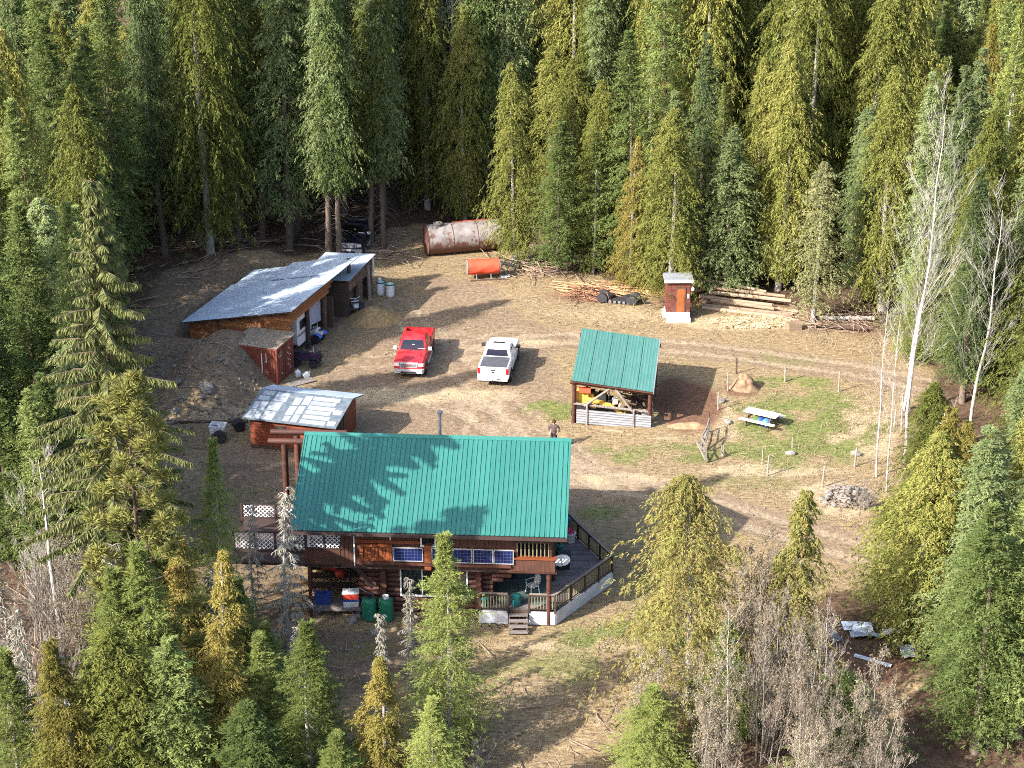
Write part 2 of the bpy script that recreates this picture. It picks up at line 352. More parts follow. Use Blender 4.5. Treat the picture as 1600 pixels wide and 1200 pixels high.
def line_d(x, y, pts):
    d = np.full(np.shape(x), 1e9)
    for (ax, ay), (bx, by) in zip(pts[:-1], pts[1:]):
        t = np.clip(((x - ax) * (bx - ax) + (y - ay) * (by - ay)) / ((bx - ax) ** 2 + (by - ay) ** 2), 0, 1)
        d = np.minimum(d, np.hypot(x - ax - t * (bx - ax), y - ay - t * (by - ay)))
    return d
ROAD1 = [(-3, 120.5), (3.4, 123.4), (12.6, 121.3), (22, 117.7), (32, 112), (45, 106)]
ROAD2 = [(-2.5, 112), (0.5, 106), (3.6, 102.4), (9.25, 99.3), (13.8, 96), (18.5, 92.6), (27, 88), (40, 83)]
TRACKS = [[(-6, 114), (-3, 111.5), (0, 108.8), (3, 106), (5, 101.5)], [(-0.8, 113), (1.2, 109), (2.6, 104.5), (6, 100.5)], [(-5.5, 124), (-5, 121), (-3, 117.5), (-1.5, 113.5), (-2, 108)], [(-8, 130), (-6.5, 125), (-2, 122), (3.4, 123.4)], [(-13, 121), (-9, 119), (-4, 121), (0, 124)]]
def hgt(x, y):
    x = np.asarray(x, float); y = np.asarray(y, float)
    s = (x - CC[0]) * CA[0] + (y - CC[1]) * CA[1]; q = (x - CC[0]) * CD[0] + (y - CC[1]) * CD[1]
    up = sm((s + 0.1) / 3.4) * (1 - 0.55 * sm((s - 11) / 12))
    front = sm((q + 7.6) / 6.8)
    shed = sm((q - 3.15) / 0.5) * (1 - sm((s - 7.8) / 1.2)) * (1 - sm((q - 16) / 3))
    bank = 2.75 * up * front * (1 - 0.34 * sm((s - 4.3) / 2)) * (1 - shed) * (1 - 0.75 * sm((q - 18) / 8))
    bank = bank * (1 - (0.78 - 0.4 * sm((s - 2) / 6)) * sm((q - 1.5) / 1.4) * (1 - sm((s - 8) / 1.5)))
    z = bank + 0.085 * np.maximum(0, y - 143) - 0.11 * np.maximum(0, 82 - y) * (y > 20)
    d = poly_sd(x, y, CLEAR)
    rough = sm((d + 0.5) / 4)
    rough = np.maximum(rough, 0.7 * np.clip(bank, 0, 1))
    z = z + (fbm(x, y, 5.0, 3) - 0.5) * (0.10 + 0.9 * rough) + (fbm(x, y, 1.1, 9) - 0.5) * (0.07 + 0.25 * rough)
    # wheel ruts
    for rd in (ROAD1, ROAD2, *TRACKS):
        ld = line_d(x, y, rd); z = z - 0.06 * np.exp(-((ld - 0.85) / 0.3) ** 2)
    return z
def gz(x, y): return float(hgt(np.array([x]), np.array([y]))[0])

xs = np.unique(np.concatenate([np.linspace(-500, -60, 30), np.arange(-60, -32, 1.5), np.arange(-32, 36, 0.4), np.arange(36, 60, 1.5), np.linspace(60, 500, 30)]))
ys = np.unique(np.concatenate([np.linspace(-60, 55, 15), np.arange(55, 68, 1.0), np.arange(68, 147, 0.4), np.arange(147, 220, 1.5), np.linspace(220, 900, 30)]))
X, Yg = np.meshgrid(xs, ys)
Zg = hgt(X, Yg)
nx, ny = len(xs), len(ys)
me = bpy.data.meshes.new('ground')
idx = np.arange(nx * ny).reshape(ny, nx)
quads = np.stack([idx[:-1, :-1], idx[:-1, 1:], idx[1:, 1:], idx[1:, :-1]], -1).reshape(-1, 4)
def mesh_np(name, v, q, material, tint=None, smooth=False):
    m = bpy.data.meshes.new(name); k = q.shape[1]
    m.vertices.add(len(v)); m.vertices.foreach_set('co', np.asarray(v, np.float32).ravel())
    m.loops.add(q.size); m.loops.foreach_set('vertex_index', q.astype(np.int32).ravel())
    m.polygons.add(len(q)); m.polygons.foreach_set('loop_start', (np.arange(len(q)) * k).astype(np.int32))
    m.polygons.foreach_set('loop_total', np.full(len(q), k, np.int32))
    if smooth: m.polygons.foreach_set('use_smooth', np.ones(len(q), bool))
    m.materials.append(material)
    if tint is not None:
        a = m.attributes.new('tint', 'FLOAT', 'FACE'); a.data.foreach_set('value', np.asarray(tint, np.float32))
    m.update(calc_edges=True); m.validate(); return m

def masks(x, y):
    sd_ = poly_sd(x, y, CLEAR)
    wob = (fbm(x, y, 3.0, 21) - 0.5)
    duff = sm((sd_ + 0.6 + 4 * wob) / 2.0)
    yard = [(-12, 117), (-9, 122), (-8, 130), (-6, 135), (-1, 134), (0.5, 127), (3.5, 125), (3.5, 121), (3, 114), (2, 110), (5, 104.5), (5.5, 100), (3, 93), (4, 90), (-2, 97), (-14, 100), (-18, 105), (-15, 108), (-12.5, 112)]
    road = sm((0.9 - poly_sd(x, y, yard) + 3.5 * wob) / 1.8) * 0.85
    road = np.maximum(road, sm((2.1 - line_d(x, y, ROAD1) + 1.5 * wob) / 0.9))
    road = np.maximum(road, sm((2.1 - line_d(x, y, ROAD2) + 1.5 * wob) / 0.9))
    left = [(-18, 104), (-10.6, 103), (-11, 87), (-9, 84.5), (-3, 84.3), (-3, 82.5), (-9, 78), (-17, 84)]
    grey = sm((0.6 - poly_sd(x, y, left) + 3 * wob) / 1.6)
    g = np.zeros(np.shape(x))
    for cx, cy, rx, ry, a in [(2.3, 111.3, 1.7, 1.6, .9), (8.5, 105.2, 4, 1.6, .75), (18, 109.3, 4.6, 5.4, .85), (14.2, 106, 1.9, 2.0, .8), (16, 104.2, 3, 1.3, .7), (17, 115.7, 4, 1.0, .7),
                              (5.5, 84.2, 4.0, 1.5, .85), (1.5, 81.5, 4.0, 1.7, .55), (-6.5, 82.7, 3, 1.0, .6), (8, 88, 2.5, 4, .45), (-6.5, 103.2, 2.4, 1.6, .7), (0.5, 121, 1.5, 1, .3), (4.5, 118, 1.8, 1.5, .45), (6, 127, 6, 2.5, .3), (-15, 92, 4, 3, .4),
                              (4.6, 97.5, 1.6, 1.0, .6), (13.5, 101, 3, 1.3, .45), (17, 119.5, 3.5, 1.2, .5), (-15, 99.3, 4, 1.4, .5)]:
        g = np.maximum(g, a * sm(1.6 - np.hypot((x - cx) / rx, (y - cy) / ry)))
    g = g * (0.25 + 0.75 * sm((fbm(x, y, 1.6, 31) - 0.28) / 0.35))
    red = np.zeros(np.shape(x))
    for cx, cy, rx, ry, a in [(10.6, 112.3, 2.2, 4.2, 1.0), (16.9, 82.5, 2.6, 3.5, 1.0), (5.8, 131.5, 4, 1.5, .55), (15.5, 131, 7, 3.0, .6), (25, 126, 4, 3, .6), (14.4, 114.6, 1.2, 1.2, .8), (2.2, 137, 2, 2, .5), (-8, 124.5, 2.2, 2.4, .3)]:
        red = np.maximum(red, a * sm(1.5 - np.hypot((x - cx) / rx, (y - cy) / ry) + wob * 0.8))
    pale = np.zeros(np.shape(x))
    for cx, cy, rx, ry, a in [(16, 126, 4.5, 1.3, 1), (-6, 113.6, 7, 1.4, .75), (-15, 110, 4.5, 1.5, .7), (1.6, 122.4, 2.3, .5, 1), (20.5, 108.5, 2.5, 4.5, .8), (15.2, 102.8, 4, .9, .9), (12.8, 110.5, .9, 3.2, .9), (5, 101.6, 4, .8, .8), (18, 99.5, 2.5, 2.2, .9), (9, 107.2, .8, .3, 1),
                              (3, 83.2, 4, .5, .8), (-1, 131, 5, 3, .35), (7, 127.5, 6, 2, .5), (15.5, 84.8, 2.5, 1.6, .7), (-4, 125, 4, 2.0, .3)]:
        pale = np.maximum(pale, a * sm(1.5 - np.hypot((x - cx) / rx, (y - cy) / ry) + wob * 0.9))
    rut = np.zeros(np.shape(x))
    for rd, a in ((ROAD1, 1), (ROAD2, 1), *((t_, .72) for t_ in TRACKS)):
        ld = line_d(x, y, rd); rut = np.maximum(rut, a * np.exp(-((ld - 0.85) / 0.34) ** 2))
    s = (x - CC[0]) * CA[0] + (y - CC[1]) * CA[1]; q = (x - CC[0]) * CD[0] + (y - CC[1]) * CD[1]
    bank = sm((s + 0.5) / 2) * sm((q + 6) / 2.5) * (1 - sm((q - 14) / 4))
    return duff, road, g, red, pale, rut, np.maximum(bank, grey)

gm = mesh_np('ground', np.stack([X.ravel(), Yg.ravel(), Zg.ravel()], 1), quads, bpy.data.materials.new('earth'), smooth=True)
names = ['duff', 'road', 'grass', 'redsoil', 'pale', 'rut', 'bank']
mk = masks(X.ravel(), Yg.ravel())
for nme, a in zip(names, mk):
    at = gm.attributes.new(nme, 'FLOAT', 'POINT'); at.data.foreach_set('value', a.astype(np.float32))
def ground_material(m):
    m.use_nodes = True; n = m.node_tree.nodes; l = m.node_tree.links; p = n['Principled BSDF']
    p.inputs['Roughness'].default_value = 1.0; p.inputs['Specular IOR Level'].default_value = 0.1
    tc = n.new('ShaderNodeTexCoord')
    def noise(scale, detail=6, rough=0.6, st=(1, 1, 1)):
        mp = n.new('ShaderNodeMapping'); mp.inputs['Scale'].default_value = st; l.new(tc.outputs['Object'], mp.inputs[0])
        t = n.new('ShaderNodeTexNoise'); t.inputs['Scale'].default_value = scale; t.inputs['Detail'].default_value = detail; t.inputs['Roughness'].default_value = rough
        l.new(mp.outputs[0], t.inputs['Vector']); return t.outputs['Fac']
    def ramp(fac, cols, pos):
        r = n.new('ShaderNodeValToRGB'); e = r.color_ramp.elements
        while len(e) < len(cols): e.new(0.5)
        for i, (c, q) in enumerate(zip(cols, pos)): e[i].position = q; e[i].color = (*c, 1)
        l.new(fac, r.inputs[0]); return r.outputs[0]
    def mix(f, a, b):
        x = n.new('ShaderNodeMix'); x.data_type = 'RGBA'; l.new(f, x.inputs[0]); l.new(a, x.inputs[6]); l.new(b, x.inputs[7]); return x.outputs[2]
    fine = noise(3.2, 8, 0.72); mid = noise(0.7, 6, 0.65); fib = noise(2.2, 8, 0.75, (1, 2.5, 1))
    def edge(attr, k=0.55):
        a = n.new('ShaderNodeAttribute'); a.attribute_name = attr
        x = n.new('ShaderNodeMath'); x.operation = 'MULTIPLY_ADD'; x.inputs[1].default_value = k; x.inputs[2].default_value = -k / 2
        l.new(fine, x.inputs[0]); y = n.new('ShaderNodeMath'); y.operation = 'ADD'; l.new(x.outputs[0], y.inputs[0]); l.new(a.outputs['Fac'], y.inputs[1])
        q = n.new('ShaderNodeMapRange'); q.inputs['From Min'].default_value = 0.22; q.inputs['From Max'].default_value = 0.78; q.interpolation_type = 'SMOOTHSTEP'
        l.new(y.outputs[0], q.inputs['Value']); return q.outputs[0]
    straw = ramp(fib, [(0.101, 0.069, 0.040), (0.200, 0.144, 0.082), (0.320, 0.245, 0.140), (0.421, 0.337, 0.208)], [0.28, 0.45, 0.6, 0.78])
    road = ramp(fine, [(0.118, 0.084, 0.054), (0.213, 0.156, 0.102), (0.319, 0.242, 0.164)], [0.3, 0.52, 0.75])
    rutc = ramp(fine, [(0.192, 0.141, 0.093), (0.363, 0.286, 0.196)], [0.3, 0.7])
    grass = ramp(fib, [(0.061, 0.069, 0.024), (0.116, 0.140, 0.041), (0.220, 0.207, 0.080), (0.329, 0.280, 0.139)], [0.3, 0.46, 0.6, 0.78])
    red = ramp(fine, [(0.085, 0.045, 0.028), (0.15, 0.082, 0.05), (0.24, 0.15, 0.10)], [0.3, 0.5, 0.75])
    pale = ramp(fib, [(0.198, 0.137, 0.080), (0.354, 0.275, 0.168), (0.500, 0.408, 0.277)], [0.3, 0.5, 0.75])
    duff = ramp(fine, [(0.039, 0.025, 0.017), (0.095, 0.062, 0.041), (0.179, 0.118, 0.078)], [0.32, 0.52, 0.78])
    bank = ramp(fine, [(0.095, 0.066, 0.043), (0.178, 0.132, 0.087), (0.297, 0.233, 0.160)], [0.32, 0.55, 0.8])
    c = straw
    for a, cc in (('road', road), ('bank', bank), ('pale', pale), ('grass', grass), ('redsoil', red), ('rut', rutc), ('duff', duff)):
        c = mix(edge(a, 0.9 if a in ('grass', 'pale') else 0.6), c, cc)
    l.new(c, p.inputs['Base Color'])
    grit = noise(16, 4, 0.8); gr = n.new('ShaderNodeMapRange'); gr.inputs['From Min'].default_value = 0.3; gr.inputs['From Max'].default_value = 0.7
    gr.inputs['To Min'].default_value = 0.62; gr.inputs['To Max'].default_value = 1.32; l.new(grit, gr.inputs['Value'])
    hv = n.new('ShaderNodeHueSaturation'); l.new(gr.outputs[0], hv.inputs['Value']); l.new(c, hv.inputs['Color']); l.new(hv.outputs[0], p.inputs['Base Color'])
    ad = n.new('ShaderNodeMath'); l.new(fine, ad.inputs[0]); l.new(fib, ad.inputs[1])
    b = n.new('ShaderNodeBump'); b.inputs['Strength'].default_value = 0.8; b.inputs['Distance'].default_value = 0.12
    l.new(ad.outputs[0], b.inputs['Height']); l.new(b.outputs[0], p.inputs['Normal'])
ground_material(gm.materials[0])
tag(link('ground', gm), kind='structure')

# ------------------------------------------------------------------ trees
def crown_np(seed, h, r, t0, nb, ns, spl, spw, up=0.25, droop=0.5, shape='cone', hang=0.2, t1=1.0, twist=0.6, s0=0.15, flat=0.7, lowfill=0.45, e=1.0, spread=0.95, pw=0.8, gap=0.30, fine=1.0):
    """crown of limbs: every limb carries sprays, every spray many small needle tufts"""
    g = np.random.default_rng(seed); nb = int(nb * 0.95); m = 9; kk = max(6, int(ns * 2.6 / m / fine)); ts = spl * 0.40 * fine ** .5; tw = spw * 0.40 * fine
    t = t0 + (t1 - t0) * ((np.arange(nb) + g.random(nb)) / nb) ** e
    az = np.arange(nb) * 2.39996 + g.normal(0, 0.35, nb)
    k = (t - t0) / (t1 - t0)
    if shape == 'cone': prof = (1 - k) ** pw * np.minimum(1, lowfill + k / 0.16)
    else: prof = np.clip((1 - k) / 0.62, 0, 1) ** (pw * 0.78) * np.minimum(1, lowfill + k / 0.15)
    lump = fbm(np.cos(az) * 2.2 + 40 + seed, np.sin(az) * 2.2 + 40 + t * h * 0.55, 1.3, seed)
    L = np.maximum(r * prof * g.uniform(0.42, 1.22, nb), 0.10 + 0.015 * r) * (0.28 + 1.42 * lump)
    upk = up + 0.5 * k ** 2 + g.normal(0, 0.10, nb)
    s = np.clip((np.arange(m) + g.random((nb, m))) / m, 0, 1) * (1 - s0) + s0
    s[:, -1] = 1.0
    Lc = L[:, None]; bend = 0.014 * h * g.normal() * t[:, None] ** 2
    b = np.stack([np.cos(az)[:, None] * Lc * s + bend, np.sin(az)[:, None] * Lc * s, (t * h)[:, None] + Lc * (upk[:, None] * s - droop * s ** 2)], -1)
    side = np.where((np.arange(m)[None] + g.integers(0, 2, (nb, 1))) % 2 == 0, 1, -1)
    a2 = az[:, None] + side * g.uniform(0.3, 1.15, (nb, m)) * spread; a2[:, -1] = az
    dz = upk[:, None] - 2 * droop * s - hang * g.uniform(0.1, 1.6, (nb, m)) + g.normal(0, 0.15, (nb, m))
    d = np.stack([np.cos(a2), np.sin(a2), dz], -1); d /= np.linalg.norm(d, axis=-1, keepdims=True)
    sl = np.minimum(spl * 1.25 * g.uniform(0.6, 1.4, (nb, m)) * np.clip(1.3 - 0.7 * s, 0.3, 2), 0.05 + 0.6 * Lc)
    u = g.random((nb, m, kk)) ** 0.8
    p = b[:, :, None] + d[:, :, None] * (sl[:, :, None] * u)[..., None] + g.normal(0, 0.025, (nb, m, kk, 3))
    p[..., 2] -= (hang * 0.35 + 0.12) * sl[:, :, None] * u ** 2
    hz = np.stack([-np.sin(a2), np.cos(a2), np.zeros_like(a2)], -1)[:, :, None]
    sg = np.where(g.random((nb, m, kk)) < 0.5, 1, -1)[..., None]
    q = d[:, :, None] * g.uniform(0.5, 1.1, (nb, m, kk, 1)) + hz * sg * g.uniform(0.3, 0.9, (nb, m, kk, 1)) + g.normal(0, 0.28, (nb, m, kk, 3))
    q[..., 2] -= hang * 0.5; q /= np.linalg.norm(q, axis=-1, keepdims=True)
    nrm = np.stack([g.normal(0, 1.1 - flat, u.shape), g.normal(0, 1.1 - flat, u.shape), np.ones(u.shape)], -1)
    pr = np.cross(q, nrm); pr /= np.linalg.norm(pr, axis=-1, keepdims=True) + 1e-9
    wd = (tw * g.uniform(0.7, 1.5, u.shape))[..., None]; ln = (ts * g.uniform(0.6, 1.4, u.shape) * np.clip(1.15 - 0.5 * u, .4, 1.2))[..., None]
    v = np.stack([p + pr * wd, p + q * ln, p - pr * wd], 3)
    keep = np.broadcast_to((fbm(b[..., 0] + 50 + seed * 3, b[..., 1] + 50 + b[..., 2] * 0.9, 0.9, seed + 5) > gap)[:, :, None], u.shape)
    tint = np.clip(0.02 + 0.30 * lump[:, None, None] + 0.18 * g.random(nb)[:, None, None] + 0.34 * g.random((nb, m))[:, :, None] + 0.22 * (g.random(u.shape) - 0.3) + 0.14 * u, 0, 1)
    v = v[keep].reshape(-1, 3); tint = tint[keep].ravel()
    return v, np.arange(len(v)).reshape(-1, 3), tint

def merge(*cs):
    vs, qs, ts = [], [], []; o = 0
    for v, q, t in cs: vs.append(v); qs.append(q + o); ts.append(t); o += len(v)
    return np.concatenate(vs), np.concatenate(qs), np.concatenate(ts)

def trunk_mb(seed, h, r, bend=0.02, twigs=0, tz=(0.05, 0.5), tl=1.5, top=0.97, n=7):
    g = random.Random(seed); mb = MB(); k = 7; a = g.uniform(0, 6.28)
    pts = [(math.cos(a) * bend * h * math.sin(i / k * 3), math.sin(a) * bend * h * math.sin(i / k * 2.2), h * top * i / k - (0.5 if i == 0 else 0)) for i in range(k + 1)]
    mb.tube(pts, [r * (1.25 if i == 0 else 1) * (1 - 0.93 * i / k) + 0.008 for i in range(k + 1)], n)
    for i in range(twigs):
        z = h * g.uniform(*tz); az = g.uniform(0, 6.28); L = tl * g.uniform(0.4, 1.2) * min(1, 1.15 * (1 - z / h) + 0.08); f = z / (h * top); i0 = min(int(f * k), k - 1)
        bx, by = pts[i0][0], pts[i0][1]
        p0 = Vector((bx, by, z)); dd = Vector((math.cos(az), math.sin(az), g.uniform(-0.5, 0.1)))
        mb.tube([p0, p0 + dd * L * 0.5, p0 + dd * L + Vector((0, 0, -0.2 * L))], [0.022, 0.014, 0.005], 3, False)
    return mb

PROTO = {}
def reg(kind, crown, fol, trunk, tmat, h, extra=None):
    cm = mesh_np('crown', crown[0], crown[1], fol, crown[2]) if crown is not None else None
    tm = trunk.mesh('trunk', tmat); auto_smooth(tm, 60)
    PROTO.setdefault(kind, []).append((cm, tm, h, extra))

for sd_ in (1, 2):
    reg('cedar', merge(crown_np(sd_, 16, 2.55, 0.10, 600, 30, 0.62, 0.085, up=0.15, droop=0.55, shape='col', hang=0.5, twist=1.2, flat=0.3, s0=0.25, pw=0.85, fine=.8),), F_CEDAR, trunk_mb(sd_, 16, 0.24, 0.01, 40, (.05, .95), 1.6), M['greybark'], 16)
for sd_ in (4, 5):
    reg('cedarY', crown_np(sd_, 11, 2.1, 0.08, 420, 28, 0.50, 0.075, e=1.2, up=0.25, droop=0.5, shape='cone', hang=0.5, twist=0.9, flat=0.3, s0=0.25, fine=.7), F_CEDARY, trunk_mb(sd_, 11, 0.17, 0.015, 46, (.05, .97), 1.2), M['greybark'], 11)
for sd_ in (6,):
    reg('cedarB', crown_np(sd_, 12, 3.3, 0.05, 460, 34, 0.55, 0.075, up=0.3, droop=0.55, shape='col', hang=0.6, twist=1.1, flat=0.25, s0=0.2, pw=0.95, gap=0.34, fine=.7), F_CEDARB, trunk_mb(sd_, 12, 0.16, 0.015, 46, (.05, .97), 1.4), M['greybark'], 12)
reg('cedarS', crown_np(66, 12, 2.2, 0.25, 130, 34, 0.62, 0.09, up=0.3, droop=0.75, shape='cone', hang=0.9, twist=1.0, flat=0.25, s0=0.15, gap=0.36, fine=.7), F_CEDARB, trunk_mb(66, 12, 0.15, 0.01, 50, (.2, .95), 1.5), M['greybark'], 12)
for sd_ in (8, 9):
    reg('fir', crown_np(sd_, 12, 2.6, 0.10, 440, 34, 0.46, 0.065, e=1.2, up=0.2, droop=0.26, shape='cone', hang=0.05, twist=0.5), F_FIR, trunk_mb(sd_, 12, 0.19, 0.008, 14, (0.02, 0.12), 0.8), M['bark'], 12)
for sd_ in (11,):
    reg('firblue', crown_np(sd_, 12, 2.9, 0.06, 400, 36, 0.46, 0.07, up=0.15, droop=0.28, hang=0.15, twist=0.5), F_BLUE, trunk_mb(sd_, 12, 0.2, 0.008, 12, (0.02, 0.1), 0.8), M['bark'], 12)
reg('firsage', crown_np(12, 11, 2.1, 0.12, 420, 30, 0.36, 0.07, up=0.25, droop=0.4, shape='col', hang=0.3, twist=0.7), F_SAGE, trunk_mb(12, 11, 0.17, 0.008), M['greybark'], 11)
for sd_ in (13, 14):
    reg('spruce', crown_np(sd_, 18, 2.5, 0.12, 520, 32, 0.52, 0.07, up=0.15, droop=0.32, hang=0.25, twist=0.7), F_BLUE, trunk_mb(sd_, 18, 0.24, 0.008, 20, (0.02, 0.2), 1.2), M['bark'], 18)
for sd_ in (15, 16):
    reg('hem', crown_np(sd_, 9.5, 2.6, 0.05, 330, 36, 0.42, 0.055, pw=1.05, fine=.7, up=0.35, droop=0.30, hang=0.08, twist=0.6, e=1.3), F_HEM, trunk_mb(sd_, 9.5, 0.12, 0.02, 40, (0.02, 0.95), 1.1), M['greybark'], 9.5)
for sd_ in (18, 19, 20):
    reg('tall', crown_np(sd_, 24, 2.35, 0.27, 560, 28, 0.66, 0.09, up=0.1, droop=0.4, shape='col', hang=0.5, twist=0.8, s0=0.2), (F_FIR, F_CEDAR, F_BLUE)[sd_ - 18], trunk_mb(sd_, 24, 0.27, 0.006, 46, (0.03, 0.32), 2.0), M['bark'], 24)
# open drooping spruce: few long limbs, each hung with twigs
def limbs(seed, h, r, t0, nl, per, fol_len, fol_w, up, droop, hang, mbw, lr=0.035):
    g = random.Random(seed); parts_ = []
    for i in range(nl):
        k = (i + g.random()) / nl; t = t0 + (1 - t0) * k; az = i * 2.4 + g.uniform(-.3, .3); L = max(0.35, r * (1 - k) ** 0.8 * g.uniform(0.6, 1.15))
        u = up + 0.5 * k * k
        pts = [Vector((math.cos(az) * L * s, math.sin(az) * L * s, t * h + L * (u * s - droop * s * s + 0.25 * droop * s ** 4))) for s in (0, .25, .5, .75, 1)]
        mbw.tube(pts, [lr, lr * .8, lr * .6, lr * .4, lr * .2], 4, False)
        n = int(per * (0.4 + L / r)); a = np.random.default_rng(seed * 99 + i)
        s = a.uniform(0.1, 1, n); P = np.array([p[:] for p in pts]); fi = s * 4; i0 = np.minimum(fi.astype(int), 3); fr = (fi - i0)[:, None]
        b = P[i0] * (1 - fr) + P[i0 + 1] * fr
        a2 = az + a.choice([-1, 1], n) * a.uniform(0.5, 1.5, n)
        d = np.stack([np.cos(a2), np.sin(a2), -hang * a.uniform(0.5, 1.8, n)], 1); d /= np.linalg.norm(d, axis=1, keepdims=True)
        ln = (fol_len * a.uniform(0.5, 1.3, n) * np.clip(1.2 - 0.6 * s, .3, 2))[:, None]
        pr = np.cross(d, a.normal(0, 1, (n, 3))); pr /= np.linalg.norm(pr, axis=1, keepdims=True); wd = fol_w * a.uniform(.7, 1.4, (n, 1))
        v = np.stack([b, b + d * ln * .45 + pr * wd, b + d * ln, b + d * ln * .45 - pr * wd], 1).reshape(-1, 3)
        parts_.append((v, np.arange(len(v)).reshape(-1, 4), np.clip(0.3 + 0.3 * a.random() + 0.4 * (a.random(n) - .4), 0, 1)))
    return merge(*parts_)
tb = trunk_mb(31, 24, 0.30, 0.006)
reg('droop', limbs(31, 24, 4.6, 0.30, 175, 520, 0.46, 0.032, 0.12, 0.42, 1.3, tb), F_DROOP, tb, M['bark'], 24)
# white pine: tufts at the limb ends
def pine(seed, h, r, nl, mbw):
    g = random.Random(seed); out = []
    for i in range(nl):
        k = (i + g.random()) / nl; t = 0.18 + 0.82 * k; az = i * 2.4 + g.uniform(-.4, .4); L = max(0.3, r * min(1, (1 - k) ** 0.7 + .1) * g.uniform(0.55, 1.15))
        pts = [Vector((math.cos(az) * L * s, math.sin(az) * L * s, t * h + L * (0.15 * s + 0.45 * s * s * (0.4 + k)))) for s in (0, .5, 1)]
        mbw.tube(pts, [0.035, 0.025, 0.012], 4, False)
        for j in range(g.randint(4, 7)):
            s = 1 - 0.6 * (j / 6) * g.random(); c = pts[1].lerp(pts[2], max(0, s * 2 - 1)) if s > .5 else pts[0].lerp(pts[1], s * 2)
            c = c + Vector((g.uniform(-.3, .3), g.uniform(-.3, .3), g.uniform(-.1, .25))) * (0.9 if j else 0.2)
            a = np.random.default_rng(seed * 1000 + i * 10 + j); n = 46
            d = a.normal(0, 1, (n, 3)); d[:, 2] = np.abs(d[:, 2]) * 0.8 - 0.15; d /= np.linalg.norm(d, axis=1, keepdims=True)
            ln = a.uniform(.22, .42, (n, 1)); pr = np.cross(d, a.normal(0, 1, (n, 3))); pr /= np.linalg.norm(pr, axis=1, keepdims=True); pr *= 0.028
            b = np.tile(np.array(c[:]), (n, 1)) + d * 0.04
            v = np.stack([b, b + d * ln * .5 + pr, b + d * ln, b + d * ln * .5 - pr], 1).reshape(-1, 3)
            out.append((v, np.arange(len(v)).reshape(-1, 4), np.clip(.25 + .3 * a.random() + .4 * a.random(n), 0, 1)))
    return merge(*out)
tb = trunk_mb(33, 15, 0.17, 0.008)
reg('pine', pine(33, 15, 2.7, 70, tb), F_PINE, tb, M['oldwood'], 15)
# dead lichen-grey spruces
for sd_ in (34, 35):
    tb = trunk_mb(sd_, 8, 0.10, 0.03)
    reg('dead', limbs(sd_, 8, 1.25, 0.12, 64, 34, 0.34, 0.022, 0.35, 0.95, 1.0, tb, 0.02), F_LICHEN, tb, M['greybark'], 8)
# bare broadleaf trees
def branch_tree(seed, h, r, mbw, n1=26, t0=0.35, spread=0.5, lean=0.0, levels=2, tl=0.34, thin=1.0, crook=0.06):
    g = random.Random(seed); k = 9; off = Vector((0, 0, 0)); pts = []
    dirv = Vector((lean, 0, 1)).normalized(); p = Vector((0, 0, -0.4))
    for i in range(k + 1):
        pts.append(p.copy()); p = p + (dirv + Vector((g.uniform(-crook, crook), g.uniform(-crook, crook), 0))) * (h / k)
    mbw.tube(pts, [r * (1 - 0.92 * i / k) + 0.008 for i in range(k + 1)], 6)
    ends = []
    def grow(p0, d, L, rr, lev):
        q = [p0]; dd = d.copy(); m = 4
        for i in range(m):
            dd = (dd + Vector((g.uniform(-.16, .16), g.uniform(-.16, .16), 0.09))).normalized(); q.append(q[-1] + dd * L / m)
        mbw.tube(q, [rr * (1 - 0.8 * i / m) for i in range(m + 1)], 3 if lev else 4, False)
        ends.append((q, lev))
        if lev < levels:
            for _ in range(g.randint(3, 5)):
                f = g.uniform(0.25, 0.95); i0 = min(int(f * m), m - 1); b = q[i0].lerp(q[i0 + 1], f * m - i0)
                nd = (dd + Vector((g.uniform(-1, 1), g.uniform(-1, 1), g.uniform(-.3, .6))) * 0.75).normalized()
                grow(b, nd, L * g.uniform(.35, .6), max(0.006, rr * .5), lev + 1)
    for i in range(n1):
        f = t0 + (1 - t0) * (i + g.random()) / n1; f = min(f, .99); i0 = min(int(f * k), k - 1); b = pts[i0].lerp(pts[i0 + 1], f * k - i0)
        az = i * 2.4 + g.uniform(-.5, .5); d = Vector((math.cos(az) * spread, math.sin(az) * spread, 0.75)).normalized()
        grow(b, d, h * tl * (1.12 - f * 0.8) * g.uniform(.5, 1.1), max(0.010, r * 0.28 * (1.1 - f)) * thin, 0)
    return ends
tb = MB(); branch_tree(41, 17, 0.115, tb, 46, 0.34, 0.62, 0.04, thin=0.38, crook=.10); reg('birch', None, None, tb, M['birchbark'], 17)
tb = MB(); branch_tree(42, 15, 0.105, tb, 42, 0.25, 0.66, 0.06, tl=0.36, thin=0.38, crook=.10); reg('birch', None, None, tb, M['birchbark'], 15)
tb = MB(); branch_tree(43, 11, 0.055, tb, 20, 0.3, 0.55, 0.02, tl=0.28, thin=0.7); reg('birchthin', None, None, tb, M['birchbark'], 11)
